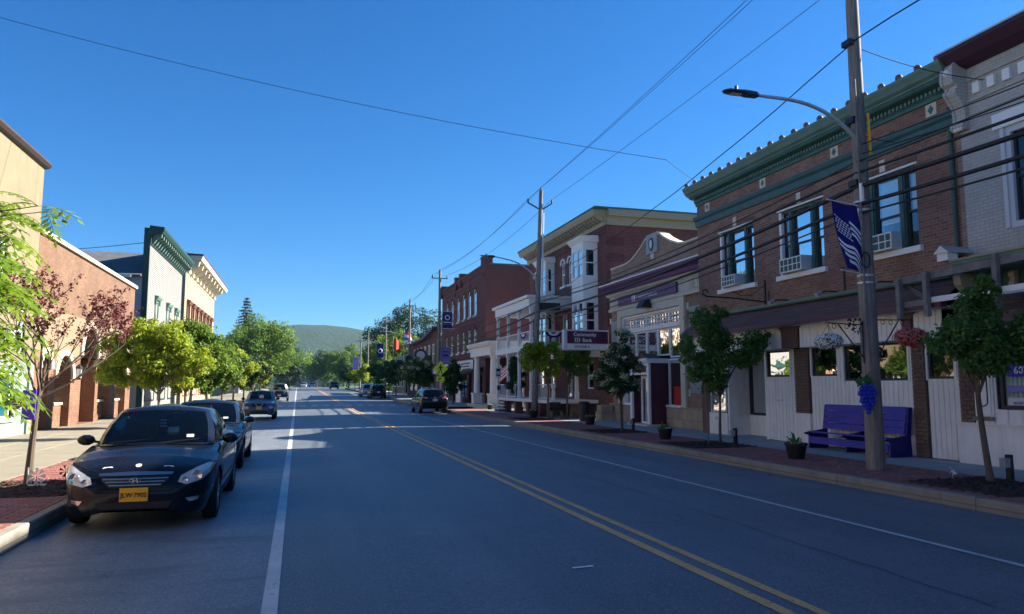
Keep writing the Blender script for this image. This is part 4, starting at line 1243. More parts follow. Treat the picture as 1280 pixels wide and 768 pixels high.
# sign band
sb = thing('bank_sign', 'long purple sign board with white lettering on the limestone band of the bank', 'sign', FK.p(29.2, 5.7, .15))
mb = MB(); FK.box(mb, 26.7, 32.35, 5.55, 5.97, .11, .20); mb.build('board', 'purple', sb)
text('lettering', 'COMMUNITY BANK, N.A.', .20, 'text_white', sb, FK.p(30.35, 5.66, .204), U, V, bold=.002, sx=.9)
mb = MB(); FK.box(mb, 30.45, 30.80, 5.62, 5.91, .20, .212); mb.build('logo_square', 'text_white', sb)
mb = MB()
for q in range(2):
    mb.tube([FK.p(30.55 + q * .15, 5.66, .215), FK.p(30.60 + q * .1, 5.78, .215), FK.p(30.55 + q * .15, 5.88, .215)], .012, 5)
mb.build('logo_stroke', 'purple', sb)
fl = thing('flood_light', 'dark box flood light below the purple bank sign', 'lamp', FK.p(29.3, 5.3, .2))
mb = MB(); mb.prism([(FK.x(.12), 5.16), (FK.x(.62), 5.16), (FK.x(.42), 5.50), (FK.x(.14), 5.50)], 29.0, 29.55, 'y'); mb.build('housing', 'dark_frame', fl)
mb = MB(); mb.quad(FK.p(29.04, 5.155, .16), FK.p(29.51, 5.155, .16), FK.p(29.51, 5.155, .58), FK.p(29.04, 5.155, .58)); mb.build('lens', 'white_grey', fl)

# projecting Community Bank sign (faces the near end of the street)
ps = thing('projecting_sign', 'maroon and pale double sided bank sign standing out over the pavement by the porch', 'sign', (13.5, 34.0, 3.5))
sx0, sx1, sy = 12.40, 14.75, 34.0
mb = MB(); mb.box(sx0, sx1, sy - .16, sy + .16, 3.52, 4.52); mb.build('cabinet', 'white_grey', ps)
mb = MB(); mb.box(sx0 + .16, sx1 - .04, sy - .168, sy - .16, 3.84, 4.44); mb.build('maroon_face', 'sign_purple', ps)
mb = MB(); mb.box(sx0 + .16, sx1 - .04, sy - .167, sy - .16, 3.58, 3.80); mb.build('pale_face', 'white_board', ps)
UX = (1, 0, 0)
text('lettering', 'Community', .25, 'text_white', ps, (sx0 + .48, sy - .175, 4.20), UX, V, bold=.004, sx=1.0)
text('lettering', 'Bank', .25, 'text_white', ps, (sx0 + .95, sy - .175, 3.92), UX, V, bold=.004)
text('lettering', '24 HOUR A', .16, 'text_black', ps, (sx0 + .52, sy - .173, 3.63), UX, V, bold=.003)
mb = MB()
for q in range(3):
    mb.tube([(sx0 + .54 + q * .11, sy - .175, 3.90), (sx0 + .60 + q * .11, sy - .175, 4.01), (sx0 + .54 + q * .11, sy - .175, 4.12)], .022, 5)
mb.build('logo_stroke', 'text_white', ps)
mb = MB(); mb.box(14.7, 14.85, sy - .04, sy + .04, 4.2, 4.3); mb.build('bracket', 'steel_dark', ps)

# ============ red brick hotel-like building with cream cornice, white bays and porches
FP = Fac(15.3, -1)
pb = thing('porch_building', 'three storey red brick building with cream bracketed cornice, white bays and porches', 'building', (15.3, 42, 0))
p0, p1 = 35.25, 48.6
ph = [(40.35, 41.0, 7.75, 9.35, .3), (41.5, 42.15, 7.75, 9.35, .3), (36.7, 38.0, 7.8, 9.4), (43.6, 45.2, 7.8, 9.4), (36.7, 38.0, 4.2, 6.2), (41.2, 42.1, 4.2, 6.1), (43.4, 44.5, 4.2, 6.1), (45.3, 46.3, 4.2, 6.1), (46.6, 47.5, 7.8, 9.3, .3),
      (37.2, 38.2, 1.6, 3.1), (40.4, 41.4, 1.1, 3.2), (43.4, 44.4, 1.6, 3.1), (45.6, 46.6, 1.6, 3.1)]
mb = MB(); FP.wall(mb, p0, p1, -.3, 10.5, ph, t=.22); mb.build('wall', 'brick_red', pb)
FP.shell(pb, p0, p1, 10.5, 9.5, 'brick_red', roofz=10.3)
for h in ph:
    a, b, z0, z1 = h[:4]
    FP.window(pb, a + .02, b - .02, z0 + .02, z1 - (.12 if len(h) > 4 else .02), -.06, 'white_paint', .07, .48, .5, 'glass', room=1.2)
    if len(h) > 4:
        m_ = (a + b) / 2; hw = (b - a) / 2
        mb = MB(); mb.tube([FP.p(m_ - (hw + .04) * math.cos(t), z1 - .3 + .36 * math.sin(t), .02) for t in [PI * k / 8 for k in range(9)]], .06, 5); mb.build('arch_trim', 'white_paint', pb)
        mb = MB(); FP.box(mb, a - .08, b + .08, z0 - .12, z0, -.1, .09); mb.build('sill', 'white_paint', pb)
# decorative brick courses
for z in (9.75, 9.95, 10.12):
    mb = MB(); FP.box(mb, p0 - .03, p1, z, z + .07, -.02, .04); mb.build('brick_course', 'brick_maroon', pb)
for k in range(30):
    pass
# side wall quoining (flush brick ribs)
for i in range(11):
    mb = MB(); mb.box(15.33, 16.3, p0 - .025, p0 + .01, .5 + i * .86, .95 + i * .86); mb.build('side_brick_panel', 'brick_maroon', pb)
# cornice with modillions
mb = MB(); FP.profile(mb, [(-.3, 10.18), (.06, 10.18), (.10, 10.30), (.14, 10.62), (.62, 10.66), (.66, 10.72), (.74, 10.90), (.76, 10.98), (-.3, 11.02)], p0 - .02, p1 + .3); mb.build('cornice', 'cream_paint', pb)
mb = MB(); mb.box(15.32, 25, p0 - .35, p0 - .001, 10.62, 10.98); mb.box(15.32, 25, p0 - .10, p0 - .001, 10.18, 10.62); mb.build('side_cornice', 'cream_paint', pb)
mb = MB(); FP.box(mb, p0 - .38, p1 + .32, 10.985, 11.06, -.4, .80); mb.box(15.7, 25, p0 - .40, p0 + .2, 10.985, 11.058); mb.build('cornice_flashing', 'green_trim_dark', pb)
mdb = MB(); FP.profile(mdb, [(.14, 10.36), (.30, 10.40), (.52, 10.54), (.54, 10.65), (.14, 10.65)], 0, .14); mm_ = mdb.mesh('modillion', (15.3, .07, 10.5)); mm_.materials.append(M['cream_paint'])
y = p0 + .1
while y < p1:
    link('modillion', mm_, pb, (15.3, y, 10.5)); y += .42
# square white oriel bays
def bay(y0, y1, d, zs, zt):
    for q0_, q1_ in ((zs, zs + .35), (zs + 2.35, zs + 3.7), (zt - .35, zt)):
        mb = MB(); FP.box(mb, y0, y1, q0_, q1_, 0, d); mb.build('bay_wall', 'white_paint', pb)
    for (za, zb_) in ((zs + .35, zs + 2.35), (zs + 3.7, zt - .35)):
        mb = MB()
        for yy in (y0, y1 - .14, (y0 + y1) / 2 - .07): FP.box(mb, yy, yy + .14, za, zb_, d - .14, d)
        xx = FP.x(.001); mb.box(FP.x(.16), xx, y0, y0 + .12, za, zb_)
        mb.build('bay_corner', 'white_paint', pb)
        hw = (y1 - y0 - .42) / 2
        for yy in (y0 + .14, (y0 + y1) / 2 + .07):
            FP.window(pb, yy, yy + hw, za, zb_, d - .02, 'white_paint', .06, .48, .5, 'glass', back=False)
        # near side face window
        w = MB(); fx0, fx1 = FP.x(d - .14), FP.x(.16); t = .06
        lo, hi = min(fx0, fx1), max(fx0, fx1)
        w.box(lo, lo + t, y0 + .01, y0 + .07, za, zb_); w.box(hi - t, hi, y0 + .01, y0 + .07, za, zb_)
        w.box(lo + t, hi - t, y0 + .01, y0 + .07, za, za + t); w.box(lo + t, hi - t, y0 + .01, y0 + .07, zb_ - t, zb_); zm = (za + zb_) / 2
        w.box(lo + t, hi - t, y0 + .01, y0 + .07, zm - .03, zm + .03)
        o = w.build('window', 'white_paint', pb)
        for (q0, q1) in ((za + t, zm - .03), (zm + .03, zb_ - t)):
            g = MB(); g.quad((lo + t, y0 + .05, q0), (hi - t, y0 + .05, q0), (hi - t, y0 + .05, q1), (lo + t, y0 + .05, q1)); g.build('pane', 'glass_dark', o)
    mb = MB(); FP.profile(mb, [(0, zt), (d, zt), (d + .08, zt + .10), (d + .20, zt + .24), (d + .20, zt + .30), (0, zt + .38)], y0 - .18, y1 + .18); mb.build('bay_cornice', 'white_paint', pb)
    mb = MB(); FP.box(mb, y0 + .15, y1 - .15, zs + .01, zt - .01, -.06, -.03); mb.build('bay_backing', 'interior', pb)
bay(36.45, 38.15, .85, 3.9, 9.45)
bay(43.4, 45.3, .6, 3.9, 9.45)
# lower bay wall downwards (ground floor under the near bay)
mb = MB(); FP.box(mb, 36.45, 38.15, 3.55, 3.9, 0, .85); mb.build('bay_base', 'white_paint', pb)
# two storey porch
xa, xb, ya, yb = 12.72, 15.28, 40.3, 47.6
mb = MB(); mb.box(xa - .12, xb, ya - .12, yb + .12, 6.30, 6.78); mb.build('porch_roof_fascia', 'white_paint', pb)
mb = MB(); mb.box(xa - .30, xb, ya - .30, yb + .30, 6.785, 6.95); mb.build('porch_roof', 'white_paint', pb)
mb = MB(); mb.box(xa - .1, xb, ya - .1, yb + .1, 3.78, 4.10); mb.build('upper_deck', 'white_paint', pb)
mb = MB(); mb.box(xa - .1, xb, 36.5, yb + .1, .86, 1.04); mb.build('porch_floor', 'white_paint', pb)
mb = MB(); mb.box(13.9, xb, 36.2, ya - .12, 3.30, 3.70); mb.box(13.75, xb, 36.05, ya - .12, 3.705, 3.82); mb.build('lower_porch_roof', 'white_paint', pb)
def pillar(x, y, z0, z1, w=.16):
    mb = MB(); mb.box(x - w * .62, x + w * .62, y - w * .62, y + w * .62, z0, z0 + .45); mb.box(x - w / 2, x + w / 2, y - w / 2, y + w / 2, z0 + .45, z1 - .25); mb.box(x - w * .7, x + w * .7, y - w * .7, y + w * .7, z1 - .25, z1)
    mb.build('porch_post', 'white_paint', pb)
for y in (ya, 42.7, 45.1, yb):
    pillar(xa + .05, y, 4.10, 6.30); pillar(xa + .05, y, 1.04, 3.78)
pillar(14.0, 36.35, 1.04, 3.3); pillar(12.8, 36.6, 1.04, 1.9, .12)
for x, y in ((13.9, 36.4), (12.8, 38.4), (12.8, 40.6), (12.8, 43), (12.8, 45.4)):
    mb = MB(); mb.box(x - .2, x + .2, y - .2, y + .2, -.1, .86); mb.build('porch_pier', 'brick_orange' if y < 37 else 'brick_red', pb)
mb = MB(); mb.box(15.0, 15.2, 36.5, 47, -.1, .85); mb.build('porch_skirt', 'interior', pb)
# balustrades
bm0 = MB(); bm0.box(-.013, .013, -.013, .013, 0, .72); meb = bm0.mesh('baluster'); meb.materials.append(M['white_paint'])
def balus(p, q, z, sp=.19, hz=.80):
    p = Vector((*p, z)); q = Vector((*q, z)); n = int((q - p).length / sp)
    mb = MB(); mb.bar(p + Vector((0, 0, hz)), q + Vector((0, 0, hz)), .07, .06); mb.bar(p + Vector((0, 0, .08)), q + Vector((0, 0, .08)), .05, .05); mb.build('handrail', 'white_paint', pb)
    for k in range(1, n):
        link('baluster', meb, pb, p.lerp(q, k / n) + Vector((0, 0, .08)))
balus((xa + .05, ya), (xa + .05, yb), 4.10); balus((xa + .1, ya), (xb, ya), 4.10)
balus((12.75, 36.9), (12.75, 40.2), 1.04); balus((12.75, 43.2), (12.75, 47), 1.04)
# fretwork under the porch roof
mb = MB()
for k in range(5): mb.bar((xa + .3 + k * .12, ya, 5.95), (xa + .3 + k * .12, ya, 6.2), .03)
mb.bar((xa + .1, ya, 5.95), (xa + .9, ya, 5.95), .03); mb.build('fretwork', 'white_paint', pb)
# porch steps
for k in range(4):
    mb = MB(); mb.box(11.9 + k * .28, 12.6, 45.2, 46.6, .10 + k * .2, .10 + k * .2 + .06); mb.build('step', 'white_paint', pb)
    mb = MB(); mb.box(11.95 + k * .28, 12.6, 45.25, 46.55, .0 + k * .2, .10 + k * .2); mb.build('riser', 'steel_dark', pb)
# bunting on the balustrade
def bunting(c, wdt, ax, label):
    t = thing('bunting', label, 'bunting', c, 'patriotic fans on the porch rail')
    N = 14
    for i, (r0, r1, mat) in enumerate(((0, .33, 'flag_red'), (.33, .66, 'flag_white'), (.66, 1.0, 'flag_navy'))):
        mb = MB()
        for k in range(N):
            a0, a1 = PI + PI * k / N, PI + PI * (k + 1) / N
            P = []
            for r, a in ((r0, a0), (r1, a0), (r1, a1), (r0, a1)):
                u_ = wdt * r * math.cos(a); v_ = wdt * .62 * r * math.sin(a); dd = -.02 - .02 * ((k + (a == a1)) % 2)
                P.append((c[0] + (u_ if ax == 'x' else dd), c[1] + (u_ if ax == 'y' else dd), c[2] + v_))
            mb.quad(*P)
        mb.build('band', mat, t)
bunting((14.1, ya - .05, 4.86), .52, 'x', 'red white and blue half round bunting on the near porch rail')
bunting((13.2, ya - .05, 4.86), .30, 'x', 'small half round bunting by the near corner post of the upper porch')
bunting((xa - .02, 41.6, 4.86), .55, 'y', 'half round bunting on the street side of the upper porch rail')

# white side portico with two round columns
pt = thing('side_portico', 'white flat roofed portico on two thick round columns at the side street', 'portico', (15.2, 55, 0))
q0, q1, r0_, r1_ = 13.35, 18.6, 52.4, 59.2
def z_(y): return G(y)
mb = MB(); mb.box(q0 + .15, q1, r0_ + .15, r1_ - .15, 4.05, 4.75); mb.build('entablature', 'white_paint', pt)
mb = MB(); mb.prism([(q0 - .05, 4.76), (q0 - .12, 4.95), (q0 - .12, 5.05), (q1, 5.12), (q1, 4.76)], r0_ - .1, r1_ + .1, 'y'); mb.build('cornice', 'white_paint', pt)
for x, y in ((13.85, 53.0), (13.85, 58.2)):
    cl = MB(); cl.lathe([(.30, 0), (.30, .10), (.26, .16), (.235, 2.4), (.20, 3.45), (.24, 3.50), (.28, 3.6), (.28, 3.68)], (x, y, .38), 20)
    cl.build('column', 'white_paint', pt, smooth=True)
    mb = MB(); mb.box(x - .36, x + .36, y - .36, y + .36, .36, 1.1); mb.box(x - .42, x + .42, y - .42, y + .42, 1.1, 1.2); mb.build('column_base', 'white_paint', pt)
mb = MB(); mb.box(13.2, 18, 52.3, 59, -.2, .37); mb.build('plinth', 'limestone', pt)
mb = MB(); mb.box(17.6, 18.4, 52.6, 59, .3, 4.1); mb.build('rear_wall', 'brick_maroon', pt)
FT = None
# ============ dark red three storey block beyond the side street
FD = Fac(15.0, -1)
rd = thing('red_brick_block', 'dark red brick three storey block with chimney stubs and arched windows beyond the portico', 'building', (15, 70, 0))
d0_, d1_ = 60.0, 79.6
rh = []
for yc in (63.9, 66.1, 68.5, 71.1, 74.0, 76.7):
    rh.append((yc - .55, yc + .55, 8.0, 10.5, .5)); rh.append((yc - .55, yc + .55, 4.9, 6.9, .35))
mb = MB(); FD.wall(mb, d0_, d1_, 3.9, 12.0, rh, t=.2); mb.build('wall', 'brick_maroon', rd)
FD.shell(rd, d0_, d1_, 12.0, 22, 'brick_maroon', roofz=11.6)
for h in rh:
    FD.window(rd, h[0] + .03, h[1] - .03, h[2] + .03, h[3] - .15, -.04, 'white_paint', .10, .5, .45, 'glass', room=1)
    mb = MB(); FD.box(mb, h[0] - .1, h[1] + .1, h[2] - .16, h[2], -.1, .1); mb.build('sill', 'white_grey', rd)
    m_ = (h[0] + h[1]) / 2; hw = .6
    mb = MB(); mb.tube([FD.p(m_ - hw * math.cos(t), h[3] - h[4] + (h[4] + .08) * math.sin(t), .02) for t in [PI * k / 8 for k in range(9)]], .07, 5); mb.build('arch_trim', 'brick_red', rd)
mb = MB(); FD.profile(mb, [(0, 11.5), (.08, 11.5), (.12, 11.7), (.22, 11.8), (.22, 12.02), (-.3, 12.04), (-.3, 11.98), (0, 11.98)], d0_, d1_); mb.build('parapet', 'brick_maroon', rd)
mb = MB(); mb.box(15.3, 37, d0_ - .06, d0_ + .3, 12.0, 12.12); mb.build('side_coping', 'green_trim_dark', rd)
for (a, b, z) in ((d0_ - .04, d0_ + .75, 12.55), (d1_ - .7, d1_, 12.45), (69.0, 69.7, 12.4), (71.2, 71.9, 12.35)):
    mb = MB(); FD.box(mb, a, b, 11.2, z, -.6, .26); FD.box(mb, a - .05, b + .05, z, z + .08, -.65, .31); mb.build('chimney_stub', 'brick_maroon', rd)
for z in (4.4, 7.3, 11.0):
    mb = MB(); FD.box(mb, d0_ + .8, d1_ - .7, z, z + .16, -.02, .06); mb.build('brick_course', 'brick_red', rd)
for y in (66.0, 72.6):
    mb = MB(); FD.box(mb, y - .2, y + .2, 10.7, 11.5, -.02, .08); mb.build('pilaster', 'brick_red', rd)
# ground floor shops
for p0_, p1_, hh in ((d0_, 66.2, [(61, 64.5, .6, 2.9), (65, 66.2, .1, 2.9)]), (66.2, 73.7, [(67, 71.5, .6, 2.9), (72.3, 73.4, .1, 2.9)]), (73.7, d1_, [(74, 78.5, .6, 2.9)])):
    mb = MB(); FD.wall(mb, p0_, p1_, -.3, 3.9, hh, t=.2); mb.build('shop_wall', 'maroon_dark', rd)
for a, b in ((61, 64.5), (67, 71.5), (74, 78.5)):
    FD.window(rd, a, b, .6, 2.9, -.05, 'dark_frame', .08, None, 0, 'glass', cols=3, room=2)
mb = MB(); FD.profile(mb, [(0, 3.0), (.9, 2.95), (.9, 3.05), (0, 3.35)], 60.8, 66.5); mb.build('awning', 'dark_frame', rd)
sg = thing('shop_sign', 'long white shop sign board with black lettering on the dark red block', 'sign', FD.p(68, 3, .3))
mb = MB(); FD.box(mb, 62.9, 73.6, 2.95, 4.12, .15, .35); mb.build('board', 'maroon_knob', sg)
mb = MB(); FD.box(mb, 63.0, 73.5, 3.02, 4.05, .35, .37); mb.build('face', 'white_paint', sg)
for k, (ya_, yb2) in enumerate(((64.2, 67.6), (64.6, 67.2), (64.0, 67.4))):
    mb = MB(); y = ya_
    while y < yb2:
        L = .12 + .2 * ((y * 7.3) % 1); FD.box(mb, y, y + L, 3.70 - k * .26, 3.84 - k * .26, .372, .378); y += L + .08
    mb.build('lettering_row', 'text_black', sg)
mb = MB(); mb.tube([FD.p(70.6 - .35 * math.cos(a), 3.55 + .3 * math.sin(a), .376) for a in [PI * k / 8 for k in range(17)]], .03, 4); mb.build('emblem', 'text_black', sg)
sg = thing('shop_sign', 'shorter white shop sign left of the long one on the dark red block', 'sign', FD.p(77, 3, .3))
mb = MB(); FD.box(mb, 74.2, 79.2, 3.02, 3.95, .15, .35); mb.build('board', 'white_paint', sg)
mb = MB(); FD.box(mb, 75.5, 78, 3.4, 3.6, .352, .36); mb.build('lettering_bar', 'text_black', sg)
sg = thing('yellow_banner', 'yellow banner under the shorter white shop sign', 'banner', FD.p(77, 2, .3))
mb = MB(); FD.box(mb, 74.4, 79.0, 2.1, 2.95, .2, .23); mb.build('cloth', 'orange_sign', sg)
mb = MB(); FD.box(mb, 75.4, 78.2, 2.45, 2.6, .231, .236); mb.build('lettering_bar', 'text_black', sg)
wp = tag(MB().box(14.3, 14.4, 66.6, 68.6, .2, 2.2).build('sandwich_board', 'white_paint'), 'white board leaning under the awning of the dark red block', 'sign')

# ============ small brick shop with sloping parapet
FS = Fac(15.0, -1)
ss = thing('brick_shop', 'small red brick shop with swept up dark cornice beyond the dark red block', 'building', (15, 92, 0))
s0, s1 = 82.6, 104
sh = [(84.2 + i * 2.9, 85.7 + i * 2.9, 4.3, 6.6) for i in range(6)]
mb = MB(); FS.wall(mb, s0, s1, -.3, 7.0, sh, t=.2); mb.build('wall', 'brick_red', ss)
mb = MB(); mb.prism([(s0, 7.0), (s1, 7.0), (s1, 7.2), (90, 7.35), (s0, 8.1)], FS.x(-.3), FS.x(0), 'x'); mb.build('parapet', 'brick_red', ss)
mb = MB(); mb.prism([(s0 - .1, 8.05), (90, 7.3), (s1, 7.15), (s1, 7.4), (90, 7.6), (s0 - .1, 8.4)], FS.x(0), FS.x(.6), 'x'); mb.build('cornice', 'maroon_dark', ss)
FS.shell(ss, s0, s1, 6.95, 14, 'siding_grey')
for h in sh:
    FS.window(ss, *h, -.04, 'white_paint', .14, .5, .5, 'glass', room=1)
mb = MB(); FS.box(mb, s0, s1, 3.1, 3.7, 0, .12); mb.build('sign_band', 'white_board', ss)
for i in range(5):
    a = 84 + i * 4; FS.window(ss, a, a + 3, 1.0, 2.9, .06, 'dark_frame', .1, None, 0, 'glass', room=0, back=False)
cs_ = thing('clock_sign', 'round dark sign on a bracket beside the small brick shop', 'sign', FS.p(86, 5, .8))
mb = MB(); mb.lathe([(.001, -.08), (.75, -.08), (.75, .08), (.001, .08)], FS.p(86, 5.3, 1.3), 18, 'y'); mb.build('disc', 'steel_dark', cs_)
mb = MB(); mb.lathe([(.001, -.09), (.5, -.09)], FS.p(86, 5.3, 1.3), 18, 'y'); mb.build('face', 'white_grey', cs_)
mb = MB(); FS.box(mb, 85.96, 86.04, 5.26, 5.34, 0, .6); mb.build('bracket', 'steel_dark', cs_)

# ============ tan shingled roof building
tn = thing('tan_roof_shop', 'low shop with a tan shingled mansard roof and flags on top', 'building', (15, 112, 0))
FTn = Fac(14.8, -1)
mb = MB(); FTn.profile(mb, [(0.9, 3.9), (1.0, 3.9), (-.6, 6.4), (-.9, 6.4)], 106, 121); mb.build('mansard_roof', 'shingle_tan', tn)
mb = MB(); mb.prism([(13.8, 3.9), (30, 3.9), (30, 6.4), (15.5, 6.4)], 105.8, 106.05, 'y'); mb.build('roof_end', 'shingle_tan', tn)
mb = MB(); FTn.box(mb, 106, 121, .0, 3.9, -.2, 0); mb.build('wall', 'brick_dull', tn)
FTn.shell(tn, 106, 121, 4.2, 14, 'brick_dull')
for i in range(3):
    FTn.window(tn, 107.5 + i * 4.4, 110.5 + i * 4.4, 1.6, 3.6, .06, 'white_paint', .1, None, 0, 'glass', back=False)
def flag_on_pole(x, y, z0, z1, cols, label, w=1.6, h=1.0):
    t = thing('flag_pole', label, 'flag', (x, y, z0))
    mb = MB(); mb.cyl((x, y, z0), (x, y, z1), .06, .04, 8); mb.build('pole', 'white_grey', t)
    n = len(cols)
    for k, c in enumerate(cols):
        mb = MB(); N = 8
        for i in range(N):
            def pt(j, v):
                s_ = j / N; return (x + .05 + w * s_ * .55, y - .15 * math.sin(s_ * 5), z1 - .1 - h * v - .7 * s_ * s_)
            mb.quad(pt(i, k / n), pt(i + 1, k / n), pt(i + 1, (k + 1) / n), pt(i, (k + 1) / n))
        mb.build('flag_stripe', c, t)
flag_on_pole(12.6, 103, .5, 8.4, ['flag_red', 'flag_red'], 'red flag drooping on a white pole above the tan roof', 1.6, 1.6)
flag_on_pole(13.8, 101, .5, 9.2, ['flag_red', 'flag_white', 'flag_navy', 'flag_white'], 'striped red white and navy flag on a white pole above the tan roof', 2.2, 1.5)

# ------------------------------------------------------------------ LEFT SIDE BUILDINGS
FL = Fac(-9.1, 1)
# ============ cream stucco building with teal shop front
cb = thing('cream_building', 'tall cream stucco building with grey green shop front at the left edge', 'building', (-9.1, 22, 0))
c0, c1 = 8.0, 30.0
ch = [(24.4, 28.35, .72, 2.25), (26.0, 27.0, 4.6, 6.4), (28.3, 29.1, 2.9, 4.4), (20, 23, .72, 2.25), (21, 22.2, 4.6, 6.4), (16, 17.2, 4.6, 6.4), (14, 18, .72, 2.25)]
mb = MB(); FL.wall(mb, c0, c1, 2.6, 9.75, ch, t=.3); mb.build('upper_wall', 'stucco_cream', cb)
mb = MB(); FL.wall(mb, c0, c1, -.2, 2.6, ch, t=.3, d=.03); mb.build('shop_wall', 'teal_wall', cb)
FL.shell(cb, c0, c1, 9.75, 18, 'stucco_cream')
for h in ch:
    gm = 'glass_teal' if h[3] < 2.5 else 'glass'
    FL.window(cb, *h, -.06, 'white_paint', .08, None if h[3] < 2.5 else .5, 0 if h[3] < 2.5 else .5, gm, room=1.8)
mb = MB(); FL.box(mb, 24.3, 28.45, .62, .72, -.1, .12); mb.build('sill', 'white_paint', cb)
mb = MB(); FL.box(mb, 25.2, 27.6, .9, 1.45, -.9, -.6); mb.build('display_red', 'red_item', cb)
mb = MB(); FL.box(mb, 26.2, 28.0, .75, 1.2, -.7, -.4); mb.build('display_blue', 'text_white', cb)
mb = MB(); FL.profile(mb, [(0, 9.66), (.14, 9.70), (.22, 9.80), (.22, 9.86), (-.3, 9.90), (-.3, 9.7)], c0, c1 + .12); mb.build('roof_edge', 'edge_dark', cb)
mb = MB(); FL.box(mb, 29.62, 30.0, -.1, 2.6, .03, .10); mb.build('corner_pilaster', 'teal_wall', cb)

mb = MB(); FL.box(mb, 27.5, 27.9, 3.3, 3.6, 0, .12); mb.build('vent', 'white_grey', cb)
# ============ orange brick building with deep arches
ab = thing('arched_building', 'orange brick building with sloping roofline and deep round arches on the left side', 'building', (-9.1, 38, 0))
a0, a1 = 30.02, 46.4
ah = [(30.9, 32.0, .1, 3.1, .55), (32.77, 34.89, .1, 3.1, .9), (36.17, 38.85, .12, 4.4, 1.3), (39.35, 41.65, .1, 3.1, .95), (42.9, 45.2, .1, 3.1, .95)]
mb = MB(); FL.wall(mb, a0, a1, 4.7, 7.3, [], t=.5); mb.build('upper_wall', 'brick_pale', ab)
mb = MB(); FL.wall(mb, a0, a1, 3.0, 4.7, [(h[0], h[1], max(h[2], 3.0), h[3], min(h[4], h[3] - 3.0)) for h in ah if h[3] > 3.4], t=.9); mb.build('stucco_band', 'stucco_tan', ab)
mb = MB(); FL.wall(mb, a0, a1, -.2, 3.0, [(h[0], h[1], h[2], 3.0) if h[3] > 3.4 else (h[0], h[1], h[2], 3.0 - .001, h[4]) for h in ah], t=.9, d=.0); mb.build('lower_wall', 'brick_orange', ab)
FL.shell(ab, a0, a1, 7.3, 18, 'brick_pale')
mb = MB(); FL.box(mb, a0, a1 + .1, 7.3, 7.46, -.3, .12); mb.build('coping', 'limestone_plain', ab)
for h in ah:
    m_ = (h[0] + h[1]) / 2; hw = (h[1] - h[0]) / 2; sp = (h[3] - h[4]) if h[3] > 3.4 else (3.0 - h[4]); top = h[4]
    mb = MB(); mb.tube([FL.p(m_ - (hw + .12) * math.cos(t), sp + (top + .12) * math.sin(t), .03) for t in [PI * k / 12 for k in range(13)]], .12, 6); mb.build('arch_ring', 'limestone_plain', ab)
    if h[3] < 3.4:
        mb = MB(); FL.box(mb, h[0], h[1], .1, 1.0, -.85, -.30); mb.build('window_apron', 'brick_orange', ab)
        mb = MB(); FL.box(mb, h[0], h[1], 1.0, 1.10, -.88, -.24); mb.build('sill', 'limestone_plain', ab)
        FL.window(ab, h[0] + .05, h[1] - .05, 1.1, 2.99, -.82, 'dark_frame', .09, .55, 0, 'glass_dark', cols=2, room=1.5)
    else:
        mb = MB(); FL.box(mb, h[0], h[1], 2.9, 4.4, -.95, -.86); mb.build('transom', 'stucco_tan', ab)
        dr = MB(); FL.box(dr, h[0] + .05, h[0] + 1.1, .12, 2.75, -.80, -.72); d_ = dr.build('door', 'door_wood', ab)
        mb = MB(); FL.box(mb, h[0] + .25, h[0] + .9, 1.5, 2.5, -.718, -.71); mb.build('pane', 'glass_dark', d_)
        mb = MB(); FL.box(mb, h[0] + .98, h[0] + 1.03, 1.05, 1.35, -.72, -.66); mb.build('handle', 'steel', d_)
        mb = MB(); FL.box(mb, h[0] + 1.15, h[1], .12, 2.85, -.88, -.6); mb.build('inner_wall', 'brick_orange', ab)
        mb = MB(); FL.box(mb, h[0] + 1.8, h[0] + 2.2, 1.5, 1.85, -.60, -.58); mb.build('notice_plate', 'limestone_plain', ab)
for y in (35.3, 39.05, 42.2):
    lm = thing('wall_lantern', {35.3: 'black wall lantern left of the orange door arch', 39.05: 'black wall lantern right of the orange door arch', 42.2: 'black wall lantern furthest along the orange brick building'}[y], 'lantern', FL.p(y, 2.2, .2), 'wall lanterns between the arches')
    mb = MB(); FL.box(mb, y - .09, y + .09, 2.1, 2.5, .10, .28); mb.build('lamp_glass', 'lamp_lens', lm)
    mb = MB(); mb.lathe([(.001, .22), (.16, .04), (.16, 0)], FL.p(y, 2.5, .19), 6); FL.box(mb, y - .03, y + .03, 2.2, 2.6, 0, .1); FL.box(mb, y - .1, y + .1, 2.04, 2.1, .09, .29); mb.build('lamp_cap', 'black_iron', lm)

# ============ white false front building (clapboard courses modelled)
def clapboard(F, parent, y0, y1, z0, z1, mat, holes, d=0.0, step=.135, name='clapboard'):
    z = z0; k = 0
    while z < z1 - .01:
        zt = min(z + step, z1)
        segs = [(y0, y1)]
        for h in holes:
            if h[2] < (z + zt) / 2 < h[3]:
                ns = []
                for s in segs:
                    if h[0] > s[0]: ns.append((s[0], min(s[1], h[0])))
                    if h[1] < s[1]: ns.append((max(s[0], h[1]), s[1]))
                segs = [s for s in ns if s[1] - s[0] > .02]
        mb = MB()
        for s in segs:
            F.profile(mb, [(d, z), (d + .028, z), (d + .004, zt + .004), (d, zt + .004)], s[0], s[1])
        if mb.v: mb.build(name, mat, parent)
        z = zt; k += 1
wb = thing('false_front_building', 'white clapboard false front building with dark green bracketed cornice', 'building', (-9.1, 56, 0))
w0, w1 = 49.7, 63.4
wh = [(52.5, 53.6, 4.9, 7.35), (56.9, 58.1, 4.9, 7.35), (60.6, 61.6, 4.9, 7.35)]
clapboard(FL, wb, w0 + .1, w1, 3.6, 10.7, 'siding_white', wh)
mb = MB(); FL.wall(mb, w0, w1, 0, 10.8, wh, t=.2, d=-.002); mb.build('front_wall', 'siding_white', wb)
mb = MB(); FL.box(mb, w0 - .02, w0 + .12, 0, 11.0, -.28, .05); mb.build('corner_board', 'green_dark', wb)
